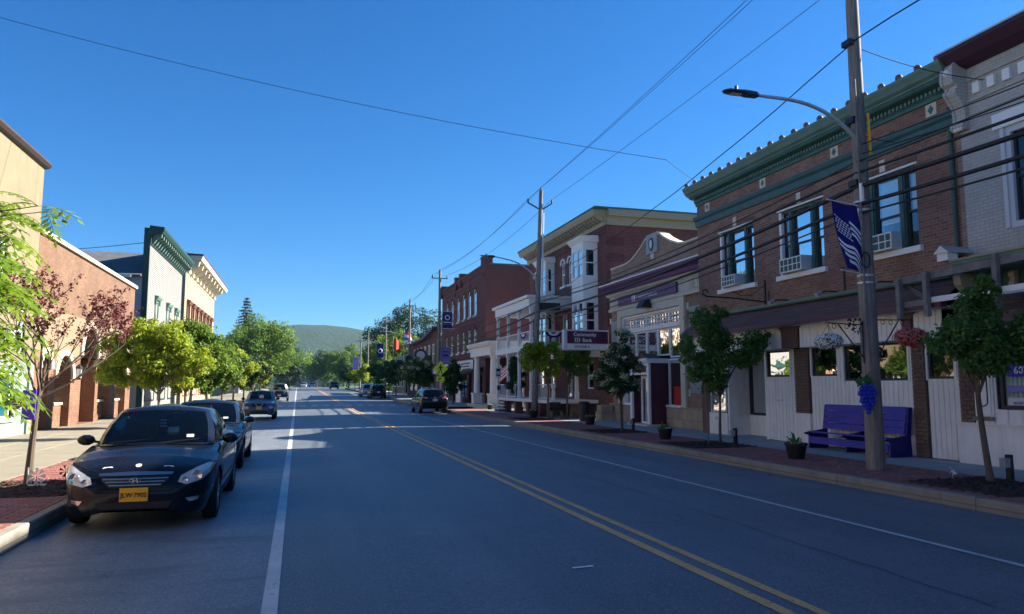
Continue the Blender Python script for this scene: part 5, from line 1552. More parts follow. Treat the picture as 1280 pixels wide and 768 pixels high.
mb = MB(); FL.box(mb, w0 - .03, w1, 8.4, 11.55, -.30, -.0); mb.build('parapet_back', 'green_dark', wb)
mb = MB(); FL.profile(mb, [(0, 10.55), (.10, 10.55), (.14, 11.15), (.75, 11.25), (.85, 11.45), (.85, 11.62), (0, 11.7)], w0 - .1, w1 + .05); mb.build('cornice', 'green_dark', wb)
mq = MB(); FL.profile(mq, [(.14, 10.6), (.24, 10.62), (.40, 10.9), (.66, 11.0), (.68, 11.22), (.14, 11.2)], 0, .22); mqe = mq.mesh('cornice_bracket', (-9.1, .11, 11)); mqe.materials.append(M['green_trim'])
y = w0 + .3
while y < w1 - .1:
    link('cornice_bracket', mqe, wb, (-9.1, y, 11)); y += .78
for h in wh:
    FL.window(wb, h[0] + .08, h[1] - .08, h[2], h[3] - .05, -.02, 'white_paint', .07, .5, .3, 'glass', room=1)
    mb = MB(); FL.frame(mb, h[0] - .06, h[1] + .06, h[2] - .08, h[3], .12, -.02, .07); mb.build('window_casing', 'green_trim', wb)
    mb = MB(); FL.profile(mb, [(0, h[3]), (.16, h[3]), (.26, h[3] + .16), (.26, h[3] + .24), (0, h[3] + .3)], h[0] - .22, h[1] + .22); FL.box(mb, h[0] - .22, h[0] - .1, h[3] - .3, h[3], .02, .14); FL.box(mb, h[1] + .1, h[1] + .22, h[3] - .3, h[3], .02, .14); mb.build('window_hood', 'green_trim', wb)
mb = MB(); FL.box(mb, w0, w1, 3.3, 3.6, 0, .2); mb.build('shop_cornice', 'green_dark', wb)
for i in range(3):
    FL.window(wb, w0 + 1 + i * 4.2, w0 + 4 + i * 4.2, .8, 2.9, .04, 'green_dark', .1, None, 0, 'glass', back=False)
# body behind the front with a gabled roof
mb = MB(); mb.box(-30, -9.38, w0 + .02, w0 + .3, 0, 8.6)
mb.build('side_wall', 'siding_grey', wb)
class _S:   # side wall clapboards lie along x
    pass
z = .2
mbs = MB()
while z < 8.5:
    n = len(mbs.v)
    mbs.v += [(-30, w0 + .02, z), (-30, w0 - .012, z), (-30, w0 + .015, z + .16), (-9.40, w0 + .02, z), (-9.40, w0 - .012, z), (-9.40, w0 + .015, z + .16)]
    mbs.f += [(n, n + 1, n + 4, n + 3), (n + 1, n + 2, n + 5, n + 4)]; z += .16
o = mbs.build('side_clapboards', 'siding_grey', wb); o['kind'] = 'stuff'
ym = (w0 + w1) / 2
mb = MB(); mb.prism([(w0 - .35, 8.55), (ym, 11.05), (w1 + .3, 8.55), (w1 + .3, 8.42), (ym, 10.9), (w0 - .35, 8.42)], -30, -9.42, 'x'); mb.build('roof', 'shingle_dark', wb)
mb = MB(); mb.box(-30, -9.95, w0 - .42, w0 - .30, 8.36, 8.52); mb.build('eave_gutter', 'white_grey', wb)
mb = MB(); mb.box(-30, -9.95, w1 - .3, w1 - .05, 0, 8.6); mb.build('side_wall', 'siding_grey', wb)

# ============ cream clapboard building with heavy brackets
yb_ = thing('cream_clapboard_building', 'cream clapboard building with deep bracketed cornice and rust red window hoods', 'building', (-9.1, 75, 0))
v0, v1 = 65.2, 87.0
vh = [(yy - .55, yy + .55, 5.2, 8.55) for yy in (67.2, 70.0, 72.8, 75.6, 78.4, 81.2, 84.0)]
clapboard(FL, yb_, v0, v1, 3.8, 11.3, 'cream_paint', vh, step=.17)
mb = MB(); FL.wall(mb, v0, v1, 0, 11.4, vh, t=.2, d=-.002); mb.build('front_wall', 'cream_paint', yb_)
FL.shell(yb_, v0, v1, 11.4, 16, 'cream_paint')
mb = MB(); FL.profile(mb, [(0, 11.2), (.10, 11.2), (.12, 12.0), (1.2, 12.08), (1.3, 12.3), (1.3, 12.5), (-.4, 12.7), (-.4, 11.4), (0, 11.4)], v0 - .3, v1 + .6); mb.build('cornice', 'limestone_plain', yb_)
mb = MB(); FL.box(mb, v0 - .35, v1 + .65, 12.42, 12.56, -.4, 1.34); mb.build('cornice_cap', 'maroon_dark', yb_)
mq = MB(); FL.profile(mq, [(.12, 11.0), (.25, 11.02), (.38, 11.35), (.95, 11.62), (1.05, 12.04), (.12, 12.04)], 0, .35); mqe = mq.mesh('cornice_bracket', (-9.1, .17, 11.5)); mqe.materials.append(M['limestone_plain'])
y = v0 + .3
while y < v1:
    link('cornice_bracket', mqe, yb_, (-9.1, y, 11.5)); y += 2.4
for h in vh:
    FL.window(yb_, h[0] + .05, h[1] - .05, h[2], h[3] - .05, -.02, 'rust', .09, .5, .4, 'glass', room=1)
    mb = MB(); FL.profile(mb, [(0, h[3]), (.22, h[3]), (.34, h[3] + .2), (.34, h[3] + .32), (0, h[3] + .42)], h[0] - .25, h[1] + .25)
    for yy in (h[0] - .25, h[1] + .05): FL.box(mb, yy, yy + .2, h[2], h[3], .02, .12)
    mb.build('window_hood', 'rust', yb_)
for i in range(4):
    FL.window(yb_, v0 + 1 + i * 5.2, v0 + 4.8 + i * 5.2, .9, 3.1, .04, 'rust', .12, None, 0, 'glass', back=False)
mb = MB(); FL.box(mb, v0, v1, 3.4, 3.8, 0, .3); mb.build('shop_cornice', 'rust', yb_)

# small far buildings seen under the trees
for i, (x, y, wd, lab) in enumerate(((-13, 112, 5, 'small white clapboard house behind the trees on the left beyond the cream building'), (5, 345, 5.5, 'tiny white house at the far end of the road'), (-24, 300, 5, 'white house half hidden below the round tree'))):
    hz = thing('white_house', lab, 'house', (x, y, G(y)))
    mb = MB(); mb.box(x - wd, x + wd, y, y + 8, G(y) - .4, G(y) + 4.2); mb.build('wall', 'siding_white', hz)
    mb = MB(); mb.prism([(x - wd - .4, G(y) + 4.2), (x + wd + .4, G(y) + 4.2), (x, G(y) + 7)], y - .4, y + 8.4, 'y'); mb.build('roof', 'shingle_dark', hz)
    for k in range(4):
        xx = x - wd + 1 + k * (2 * wd - 2) / 3.6
        w_ = MB(); w_.box(xx, xx + .9, y - .05, y + .02, G(y) + 1.2, G(y) + 2.8); ww = w_.build('window', 'white_grey', hz)
        w_ = MB(); w_.box(xx + .1, xx + .8, y - .07, y - .055, G(y) + 1.3, G(y) + 2.7); w_.build('pane', 'glass_dark', ww)

# the street goes on behind the camera: seen only in car bodies and shop windows
for i, (F_, y0, y1, h, mat, lab) in enumerate(((FB, -22, -2.0, 8.5, 'brick_dull', 'brick shop row on the right, behind the viewpoint'), (FB, -44, -22, 7.5, 'brick_red', 'red brick shops on the right, furthest behind the viewpoint'), (FL, -8, 8.0, 8.0, 'brick_dull', 'brick shop on the left beside the viewpoint, out of frame'), (FL, -40, -8, 7.0, 'brick_red', 'low brick shops on the left behind the viewpoint'))):
    t = thing('shop_row', lab, 'building', (F_.X, (y0 + y1) / 2, 0))
    n = int((y1 - y0) / 4); w_ = (y1 - y0) / n
    hs = []
    for k in range(n):
        a = y0 + k * w_; hs += [(a + .5, a + w_ - .5, .7, 2.8), (a + 1.1, a + 2.3, 4.6, 6.3)]
    mb = MB(); F_.wall(mb, y0, y1, -.1, h, hs, t=.2); mb.build('wall', mat, t)
    F_.shell(t, y0, y1, h, 14, mat)
    for q in hs: F_.window(t, *q, -.06, 'white_grey', .08, None if q[2] < 2 else .5, .3, 'glass', back=False)
    mb = MB(); F_.profile(mb, [(0, h - .5), (.3, h - .3), (.4, h), (0, h + .05)], y0, y1); mb.build('cornice', 'green_trim_dark', t)
# ------------------------------------------------------------------ poles, wires, street furniture
def utility_pole(x, y, h, lean, label, r=.15, arm=True):
    z0 = G(y) - .1
    t = thing('utility_pole', label, 'pole', (x, y, G(y) + .1), 'wooden utility poles along the right kerb')
    mb = MB(); n = 14; pts = [(x + lean[0] * k / n, y + lean[1] * k / n, z0 + (h + .1) * k / n) for k in range(n + 1)]
    mb.tube(pts, [r * (1.12 - .42 * k / n) for k in range(n + 1)], 14); mb.build('shaft', 'pole_wood', t, smooth=True)
    return t, Vector((x + lean[0], y + lean[1], z0 + h + .1))
def streetlight(t, base, tip, headlen=.75):
    """curved aluminium arm from the pole to a flat lamp head"""
    b = Vector(base); e = Vector(tip); d = e - b; L = d.length
    pts = []
    for k in range(13):
        s = k / 12
        pts.append(b + d * s + Vector((0, 0, .115 * L * math.sin(PI * min(1, s ** .8)) ** 1.1)))
    mb = MB(); mb.tube(pts, [.045 - .012 * k / 12 for k in range(13)], 10); mb.build('lamp_arm', 'steel', t, smooth=True)
    mb = MB(); mb.bar(b + Vector((0, 0, -.25)), b + Vector((0, 0, .2)), .10, .08); mb.build('arm_bracket', 'steel', t)
    u = Vector((d.x, d.y, 0)).normalized()
    s_ = Vector((-u.y, u.x, 0))
    hd = MB(); e2 = e
    sec = [(0, .05, .05), (.06, .09, .07), (.32, .10, .075), (.36, .13, .05), (headlen - .08, .12, .035), (headlen, .05, .015)]
    for dist, hw, hh in sec:
        c = e2 + u * dist
        for a in range(8):
            an = 2 * PI * a / 8 + PI / 8
            hd.v.append(tuple(c + s_ * hw * math.cos(an) * 1.05 + Vector((0, 0, hh * math.sin(an)))))
    for i in range(len(sec) - 1):
        for k in range(8):
            a = i * 8 + k; b2 = i * 8 + (k + 1) % 8; hd.f.append((a, b2, b2 + 8, a + 8))
    hd.f.append(tuple(range(7, -1, -1))); hd.f.append(tuple(range(40, 48)))
    hd.build('lamp_head', 'steel_dark', t)
    mb = MB(); c = e2 + u * .50; mb.cyl(c + Vector((0, 0, .04)), c + Vector((0, 0, .13)), .035, .035, 8); mb.build('photocell', 'dark_frame', t)
    mb = MB(); c = e2 + u * .52; mb.poly([c + u * a - s_ * b_ + Vector((0, 0, -.046)) for a, b_ in ((-.12, -.08), (.14, -.08), (.14, .08), (-.12, .08))]); mb.build('lens', 'white_grey', t)

P1, top1 = utility_pole(11.24, 12.52, 11.6, (-.02, .0), 'nearest and thickest wooden utility pole, behind the blue grape sign', .165)
streetlight(P1, (11.15, 12.52, 6.98), (8.75, 12.45, 7.62), .80)
for z in (5.60, 5.42, 4.05, 3.90):
    mb = MB(); mb.lathe([(.158, -.02), (.165, -.02), (.165, .02), (.158, .02)], (11.22, 12.52, z), 16); mb.build('steel_band', 'steel', P1)
mb = MB(); mb.tube([(11.05, 12.38, 3.0), (11.06, 12.37, 8.2)], .022, 6); mb.build('ground_wire_cover', 'grey_wood', P1)
mb = MB(); mb.box(11.03, 11.09, 12.30, 12.36, 5.56, 5.95); mb.build('white_tag', 'white_paint', P1)
mb = MB(); mb.tube([(11.38, 12.40, 7.5), (11.39, 12.40, 7.0), (11.4, 12.4, 6.6)], .03, 6); mb.build('yellow_guard', 'plate_yellow', P1)
mb = MB(); mb.tube([(11.08 + .10 * math.cos(a), 12.33, 4.35 + .16 * math.sin(a)) for a in [PI * k / 8 for k in range(17)]], .012, 5); mb.build('cable_loop', 'wire', P1)
mb = MB()
for z in (9.05, 7.35, 6.0): mb.box(11.0, 11.12, 12.40, 12.64, z - .06, z + .06)
mb.build('wire_clamp', 'black_iron', P1)

P2, top2 = utility_pole(12.45, 38.8, 12.75, (.45, 0), 'second wooden utility pole with a transformer bracket, in front of the white porch', .155)
streetlight(P2, (12.65, 38.8, 7.7), (10.15, 38.6, 8.80), .85)
for (a, b) in (((12.90, 38.8, 11.6), (12.13, 38.8, 12.0)), ((12.90, 38.8, 11.6), (13.55, 38.8, 12.05))):
    mb = MB(); mb.bar(a, b, .06, .07); mb.build('cross_arm', 'steel_dark', P2)
    mb = MB(); mb.cyl(b, (b[0], b[1], b[2] + .22), .06, .045, 8); mb.build('insulator', 'maroon_dark', P2)
mb = MB(); mb.cyl((12.91, 38.8, 12.7), (12.91, 38.8, 12.95), .06, .045, 8); mb.build('insulator', 'maroon_dark', P2)
mb = MB(); mb.tube([(12.75, 38.62, 2.0), (12.98, 38.62, 11.4)], .04, 6); mb.build('conduit', 'white_grey', P2)
tr = MB(); tr.box(12.8, 13.9, 38.5, 38.8, 5.95, 6.35); tr.build('cable_box', 'black_iron', P2)
poles = [(12.15, 66, 12.2, 'third wooden utility pole, with blue banners, beside the dark red block'), (13.2, 92, 12.2, 'fourth utility pole, standing left of the small brick shop'), (13.2, 118, 11.9, 'fifth utility pole, carrying a dark blue banner, left of the tan roof'), (12.6, 142, 11.4, 'sixth utility pole, thin and far down the street'), (10.6, 134, 9.2, 'short pale pole left of the sixth utility pole')]
tops = {}
for i, (x, y, h, lab) in enumerate(poles):
    t, tp = utility_pole(x, y, h, (.05, 0), lab, .15)
    tops[i] = tp
    if i < 3:
        mb = MB(); mb.bar((x - .7, y, G(y) + h - .8), (x + .75, y, G(y) + h - .8), .08, .09); mb.build('cross_arm', 'grey_wood', t)
        for dx in (-.65, .7):
            mb = MB(); mb.cyl((x + dx, y, G(y) + h - .75), (x + dx, y, G(y) + h - .5), .06, .05, 6); mb.build('insulator', 'maroon_dark', t)
    if i in (1, 2, 3):
        streetlight(t, (x - .1, y, G(y) + 7.0), (x - 3.6, y, G(y) + 8.1), 1.0)

# banners on poles
def pole_banner(c, w, h, mat, label, n=1):
    t = thing('pole_banner', label, 'banner', c, 'banners on the utility poles')
    mb = MB(); N = 6
    for i in range(N):
        a, b = i / N, (i + 1) / N
        mb.quad((c[0] - w / 2 + w * a, c[1] + .04 * math.sin(a * 5), c[2]), (c[0] - w / 2 + w * b, c[1] + .04 * math.sin(b * 5), c[2]), (c[0] - w / 2 + w * b, c[1] + .04 * math.sin(b * 5), c[2] + h), (c[0] - w / 2 + w * a, c[1] + .04 * math.sin(a * 5), c[2] + h))
    mb.build('cloth', mat, t)
    mb = MB(); mb.bar((c[0] - w / 2, c[1] - .03, c[2] + h), (c[0] + w / 2 + .2, c[1] - .03, c[2] + h), .04); mb.bar((c[0] - w / 2, c[1] - .03, c[2]), (c[0] + w / 2 + .2, c[1] - .03, c[2]), .04); mb.build('bracket', 'white_grey', t)
    return t
b1 = pole_banner((12.85, 65.7, 6.9), .85, 1.55, 'flag_navy', 'dark blue banner with a white emblem high on the third pole')
mb = MB(); mb.tube([(12.85 - .2 * math.cos(a), 65.6, 7.9 + .2 * math.sin(a)) for a in [PI * k / 6 for k in range(13)]], .04, 5); mb.box(12.5, 13.2, 65.58, 65.6, 7.42, 7.5); mb.build('emblem', 'text_white', b1)
b2 = pole_banner((12.7, 65.6, 3.9), .85, 1.3, 'panel_lilac', 'pale lilac banner lower down on the third pole')
mb = MB(); mb.box(12.45, 12.95, 65.5, 65.55, 4.75, 4.85); mb.box(12.45, 12.95, 65.5, 65.55, 4.4, 4.55); mb.build('lettering_bar', 'flag_navy', b2)
b3 = pole_banner((12.35, 117.8, 6.1), 1.0, 2.3, 'flag_navy', 'dark blue banner on the fifth pole before the green trees')
mb = MB(); mb.tube([(12.35 - .3 * math.cos(a), 117.7, 7.2 + .3 * math.sin(a)) for a in [PI * k / 6 for k in range(13)]], .06, 5); mb.build('emblem', 'text_white', b3)
pole_banner((9.8, 133.8, 4.6), 1.0, 2.2, 'panel_lilac', 'faded blue banner on the short pale pole')

# flag banner on the nearest pole: drooping cloth with stars and stripes
fb = thing('flag_banner', 'navy banner printed with stars and stripes on the nearest utility pole', 'banner', (10.7, 12.45, 4.1), 'banners on the utility poles')
A_, B_, C_, D_ = Vector((10.36, 12.40, 5.56)), Vector((11.03, 12.45, 5.49)), Vector((11.10, 12.45, 4.10)), Vector((10.62, 12.38, 4.16))
def bp(u, v, off=0.0):
    p = (A_ * (1 - u) + B_ * u) * (1 - v) + (D_ * (1 - u) + C_ * u) * v
    return p + Vector((0, .05 * math.sin(u * 3 + v * 4) - off, 0))
mb = MB(); N = 12
for i in range(N + 1):
    for j in range(N + 1): mb.v.append(tuple(bp(i / N, j / N)))
for i in range(N):
    for j in range(N): mb.f.append((i * (N + 1) + j, (i + 1) * (N + 1) + j, (i + 1) * (N + 1) + j + 1, i * (N + 1) + j + 1))
mb.build('cloth', 'flag_navy', fb, smooth='all')
def stripe_band(f, w_, t0, t1):
    m = MB(); K = 12
    for k in range(K):
        a, b = t0 + (t1 - t0) * k / K, t0 + (t1 - t0) * (k + 1) / K
        m.quad(bp(*f(a), .006), bp(*f(b), .006), bp(f(b)[0], f(b)[1] + w_, .006), bp(f(a)[0], f(a)[1] + w_, .006))
    return m
for k in range(7):
    t0 = .02 if k > 2 else .60
    if k >= 5: t0 = .12 + .1 * (k - 5)
    f = (lambda k: (lambda s: (s, .28 + .078 * k + .30 * s + .035 * math.sin(s * 7.5))))(k)
    if k < 3: f = (lambda k: (lambda s: (s, .10 + .085 * k + .30 * s + .03 * math.sin(s * 7.5))))(k)
    stripe_band(f, .046, t0, .97).build('white_stripe', 'flag_white', fb)
mb = MB()
for r in range(6):
    for c in range(6):
        u_ = .06 + c * .085 + (r % 2) * .03; v_ = .16 + r * .045 + u_ * .30
        mb.quad(bp(u_, v_, .006), bp(u_ + .055, v_ + .014, .006), bp(u_ + .055, v_ + .037, .006), bp(u_, v_ + .024, .006))
mb.build('stars', 'flag_white', fb)
for z, (p, q) in (('t', ((10.27, 12.43, 5.58), (11.2, 12.46, 5.50))), ('b', ((10.52, 12.41, 4.14), (11.2, 12.46, 4.06)))):
    mb = MB(); mb.tube([p, q], .013, 6); mb.build('rod', 'white_paint', fb)
mb = MB(); mb.tube([(11.045, 12.44, 5.45), (11.11, 12.44, 4.1)], .012, 5); mb.build('seam', 'white_paint', fb)

# blue grape cluster sign
gs = thing('grape_sign', 'blue bunch of grapes sign with green leaves fixed to the nearest utility pole', 'sign', (10.95, 12.33, 1.25))
rows = [(3, 1.80), (4, 1.73), (5, 1.65), (4, 1.57), (4, 1.49), (3, 1.42), (2, 1.35), (1, 1.28)]
for n, z in rows:
    for k in range(n):
        mb = MB(); x = 10.95 + (k - (n - 1) / 2) * .088 + random.uniform(-.008, .008); z_ = z + random.uniform(-.008, .008)
        mb.lathe([(.001, -.050), (.030, -.045), (.046, -.028), (.053, -.004), (.054, .02)], (x, 12.32 + .012 * (k % 2), z_), 12, 'y')
        mb.build('grape', 'grape', gs, smooth=True)
mb = MB(); mb.prism([(10.86, 1.78), (11.04, 1.78), (11.06, 1.62), (10.98, 1.34), (10.92, 1.34), (10.84, 1.62)], 12.335, 12.36, 'y'); mb.build('backing', 'grape', gs)
def leafpoly(cx, cz, r, a0):
    P = []
    for k in range(15):
        a = 2 * PI * k / 15; rr = r * (.75 + .25 * math.cos(a * 5)); P.append((cx + rr * math.cos(a + a0), cz + rr * math.sin(a + a0)))
    return P
for cx, cz, r in ((10.92, 1.92, .12), (10.74, 1.86, .11), (11.02, 1.86, .08)):
    mb = MB(); mb.prism(leafpoly(cx, cz, r, .4), 12.285, 12.30, 'y'); mb.build('leaf', 'grape_leaf', gs)
mb = MB(); mb.tube([(10.95, 12.31, 1.85), (10.97, 12.30, 2.02), (11.03, 12.33, 2.06)], .014, 5); mb.build('stem', 'grape_leaf', gs)

# hanging basket brackets and baskets
def basket(sx, label, mat, zc, rb):
    br = thing('basket_bracket', 'black scrolled iron bracket ' + ('left' if sx < 0 else 'right') + ' of the nearest utility pole, holding a flower basket', 'bracket', (11.2, 12.5, 2.4), 'basket brackets on the pole')
    e = 11.22 + sx * (1.0 if sx < 0 else 1.05)
    z = 3.10 + (.06 if sx > 0 else -.05)
    mb = MB(); mb.tube([(11.22 + sx * .15, 12.5, z - .02), (e, 12.5, z + .0)], .013, 6); mb.tube([(11.22 + sx * .16, 12.5, 2.35), (11.22 + sx * .75, 12.5, z - .02)], .013, 6)
    mb.tube([(11.22 + sx * .16, 12.5, 2.25), (11.22 + sx * .16, 12.5, z + .05)], .015, 6)
    for q in (.35, .55, .85):
        mb.tube([(11.22 + sx * q + .045 * math.cos(a), 12.5, z - .06 + .05 * math.sin(a)) for a in [PI * k / 4 for k in range(9)]], .008, 4)
    mb.tube([(e, 12.5, z), (e + sx * .04, 12.5, z + .04), (e + sx * .05, 12.5, z - .03)], .010, 4)
    mb.build('iron', 'black_iron', br)
    if sx < 0:
        mb = MB(); rng = random.Random(4)
        for q in range(26):
            x = 11.05 - rng.random() * .35; zz = 3.18 - (11.05 - x) * .1 - rng.random() * (.5 - (11.05 - x)); mb.sphere((x, 12.48, zz), .018 + rng.random() * .012, 5, 4)
        mb.build('iron_vine', 'black_iron', br)
    bk_ = thing('flower_basket', label, 'hanging basket', (e, 12.5, zc - .25), 'flower baskets hung from the pole')
    mb = MB(); mb.lathe([(.001, -.20), (.10, -.19), (.17, -.10), (.20, 0), (.19, .01), (.001, 0)], (e, 12.5, zc), 14); mb.build('pot', 'pot_black', bk_, smooth=True)
    mb = MB()
    for k in range(3):
        a = 2 * PI * k / 3; mb.tube([(e + .19 * math.cos(a), 12.5 + .19 * math.sin(a), zc), (e, 12.5, z - .02)], .004, 4)
    mb.build('chain', 'black_iron', bk_)
    rng = np.random.RandomState(5 if sx < 0 else 6)
    def ball(n, r0, r1, s, up):
        V_ = []; F_ = []
        for i in range(n):
            d = rng.normal(size=3); d /= np.linalg.norm(d); d[2] = d[2] * .75
            rr = r0 + (r1 - r0) * rng.rand()
            c = np.array([e, 12.5, zc - .02]) + d * rr * np.array([1.05, 1.05, .85])
            a = rng.normal(size=3); a /= np.linalg.norm(a); b = np.cross(a, d); b /= np.linalg.norm(b) + 1e-9; a = np.cross(b, d)
            m_ = len(V_); V_ += [tuple(c + s * a), tuple(c + s * b), tuple(c - s * a), tuple(c - s * b)]; F_.append((m_, m_ + 1, m_ + 2, m_ + 3))
        m = MB(); m.v = V_; m.f = F_; return m
    ball(1300, .12, rb, .022, 0).build('leaves', 'leaf_mid', bk_, fix=False)
    ball(700, rb * .86, rb * 1.05, .022, 0).build('flowers', mat, bk_, fix=False)
basket(-1, 'hanging basket of white flowers left of the nearest utility pole', 'petal_white', 2.70, .27)
basket(1, 'larger hanging basket of pink flowers right of the nearest utility pole', 'petal_pink', 2.82, .33)

# planters
def planter(x, y, label, style, s=1.0):
    t = thing('planter', label, 'planter', (x, y, .12), 'black tubs along the right kerb')
    mb = MB(); R_ = .235 * s
    mb.lathe([(.001, 0), (R_ * .74, 0), (R_ * .78, .03), (R_, .30 * s), (R_ * 1.08, .31 * s), (R_ * 1.08, .36 * s), (R_ * .96, .36 * s), (R_ * .94, .29 * s), (.001, .29 * s)], (x, y, .12), 18); mb.build('pot', 'pot_black', t, smooth=True)
    mb = MB(); mb.disc((x, y, .12 + .30 * s), R_ * .94, 14, 'z'); mb.build('soil', 'soil', t)
    rng = random.Random(int(x * 100 + y * 10)); mb = MB()
    nL = 20 if style else 70
    for k in range(nL):
        a = rng.uniform(0, 2 * PI); L = rng.uniform(.24, .46) * s if style else rng.uniform(.06, .16) * s; w_ = (.035 if style else .02) * s; tilt = rng.uniform(.3, 1.3)
        r0 = rng.uniform(0, R_ * (.3 if style else .8)); bx_, by_, bz = x + r0 * math.cos(a), y + r0 * math.sin(a), .12 + .3 * s
        pr = None
        for q in range(4):
            f = q / 3; rr = L * f * math.sin(tilt) + 0; zz = L * math.cos(tilt) * f + .06 * math.sin(f * PI) * s - (.08 * f * f if style else 0)
            px_, py_ = bx_ + rr * math.cos(a), by_ + rr * math.sin(a); ww = w_ * (1 - f * .8) * (1 if q else .6)
            P = ((px_ - math.sin(a) * ww, py_ + math.cos(a) * ww, bz + zz), (px_ + math.sin(a) * ww, py_ - math.cos(a) * ww, bz + zz))
            if pr: mb.quad(pr[0], pr[1], P[1], P[0])
            pr = P
    mb.build('leaves', 'leaf_mid', t, fix=False)
    mb = MB()
    for k in range(5):
        a = rng.uniform(0, 2 * PI); c = (x + R_ * .7 * math.cos(a), y - abs(R_ * .7 * math.sin(a)), .12 + .36 * s)
        for q in range(7):
            b = 2 * PI * q / 7; r_ = .035; mb.quad(c, (c[0] + r_ * math.cos(b), c[1] + r_ * .4, c[2] + r_ * math.sin(b)), (c[0] + r_ * math.cos(b + .8), c[1] + .3 * r_, c[2] + r_ * math.sin(b + .8)), c)
    mb.build('flowers', 'petal_white', t, fix=False)
planter(11.12, 14.85, 'black tub with broad dark leaves, nearest to the blue bench', True)
planter(11.16, 21.3, 'black tub with white flowers in front of the bank door', True, .95)
planter(12.2, 30.1, 'black tub with low flowers between the porch steps and the white flowering tree', False)
planter(12.1, 37.9, 'black tub beside the second utility pole', False)
planter(13.0, 50.6, 'small dark tub at the foot of the round columns', False, .9)
planter(13.4, 44.6, 'dark tub by the porch steps', False, .9)

# outlet posts by the trees
def outlet_post(x, y, label):
    t = thing('outlet_post', label, 'post', (x, y, .12), 'low outlet posts in the tree beds')
    mb = MB(); mb.box(x - .045, x + .045, y - .045, y + .045, .08, .58); mb.build('post', 'black_iron', t)
    mb = MB(); mb.box(x - .16, x - .045, y - .06, y + .06, .36, .52); mb.build('outlet_box', 'concrete_dark', t)
outlet_post(12.15, 10.35, 'short black outlet post right of the nearest tree on the right pavement')
outlet_post(12.1, 18.85, 'short black outlet post beside the second tree, before the shop entry')
outlet_post(12.1, 25.6, 'short black outlet post beside the white flowering tree')
# small ground light with bright blade in the bed
gl = thing('garden_spinner', 'small pale butterfly stake beside the trunk in the right mulch bed', 'ornament', (11.35, 10.8, .13))
mb = MB(); mb.cyl((11.35, 10.8, .1), (11.35, 10.8, .30), .006, .006, 5); mb.build('stake', 'steel', gl)
mb = MB(); mb.poly([(11.35, 10.8, .30), (11.24, 10.76, .38), (11.26, 10.78, .33)]); mb.poly([(11.35, 10.8, .30), (11.42, 10.76, .22), (11.34, 10.78, .21)]); mb.poly([(11.35, 10.8, .31), (11.30, 10.83, .22), (11.40, 10.8, .28)]); mb.build('wing', 'white_paint', gl)
# litter bin by the far planters
for (x, y, lab) in ((13.2, 33.3, 'dark slatted litter bin by the bank corner'), (12.6, 35.3, 'small black metal seat on the pavement before the white porch')):
    isbin = 'bin' in lab
    t = thing('litter_bin' if isbin else 'metal_seat', lab, 'bin' if isbin else 'seat', (x, y, .12))
    if isbin:
        mb = MB(); mb.lathe([(.2, 0), (.24, .02), (.26, .8), (.28, .82), (.26, .88), (.16, .92), (.15, .86)], (x, y, .12), 14); mb.build('drum', 'pot_black', t)
    else:
        mb = MB()
        for k in range(4): mb.box(x - .3, x + .3, y + k * .12, y + k * .12 + .08, .52, .55)
        mb.build('seat', 'black_iron', t)
        mb = MB(); mb.box(x - .3, x - .26, y, y + .5, .12, .55); mb.box(x + .26, x + .3, y, y + .5, .12, .55); mb.build('leg', 'black_iron', t)
        mb = MB(); mb.box(x - .3, x + .3, y + .48, y + .52, .6, .95); mb.build('backrest', 'black_iron', t)
st = thing('sandstone_block', 'pale stone mounting block at the corner of the bank', 'stone', (13.6, 33.2, .12))
mb = MB(); mb.box(13.9, 14.6, 32.9, 33.6, .1, .55); mb.build('lower_block', 'stone_base', st)
mb = MB(); mb.box(13.95, 14.55, 33.0, 33.55, .555, .85); mb.build('upper_block', 'stone_base', st)

# pedestrian crossing signs
def ped_sign(x, y, lab):
    g = G(y)
    t = thing('crossing_sign', lab, 'sign', (x, y, g))
    mb = MB(); mb.cyl((x, y, g), (x, y, g + 3.75), .045, .045, 8); mb.build('post', 'steel', t)
    for (m, s_, dy) in (('yellow_sign', .62, -.06),):
        mb = MB(); mb.prism([(x, g + 3.1 + s_), (x + s_, g + 3.1), (x, g + 3.1 - s_), (x - s_, g + 3.1)], y + dy - .01, y + dy, 'y'); mb.build('diamond_plate', m, t)
    mb = MB(); Y_ = y - .075
    mb.disc((x + .02, Y_, g + 3.40), .075, 10, 'y')
    for P in ([(-.08, 3.30), (.09, 3.30), (.07, 3.02), (-.06, 3.02)], [(-.05, 3.04), (.03, 3.04), (-.10, 2.78), (-.18, 2.68), (-.22, 2.72), (-.14, 2.84)], [(0, 3.04), (.07, 3.04), (.12, 2.84), (.19, 2.68), (.13, 2.66), (.05, 2.84)], [(-.08, 3.28), (-.06, 3.18), (-.18, 3.06), (-.22, 3.10)], [(.09, 3.28), (.07, 3.2), (.17, 3.12), (.22, 3.2), (.18, 3.22)]):
        mb.poly([(x + a, Y_, g + b) for a, b in P])
    mb.build('walking_figure', 'text_black', t)
    mb = MB(); mb.box(x - .34, x + .34, y - .07, y - .06, g + 2.1, g + 2.45); mb.build('arrow_plate', 'yellow_sign', t)
    mb = MB(); mb.poly([(x - .05, Y_, g + 2.38), (x + .12, Y_, g + 2.32), (x - .15, Y_, g + 2.16), (x - .22, Y_, g + 2.22)]); mb.build('arrow', 'text_black', t)
ped_sign(11.2, 60.0, 'yellow green diamond walking person sign above the dark parked suv')
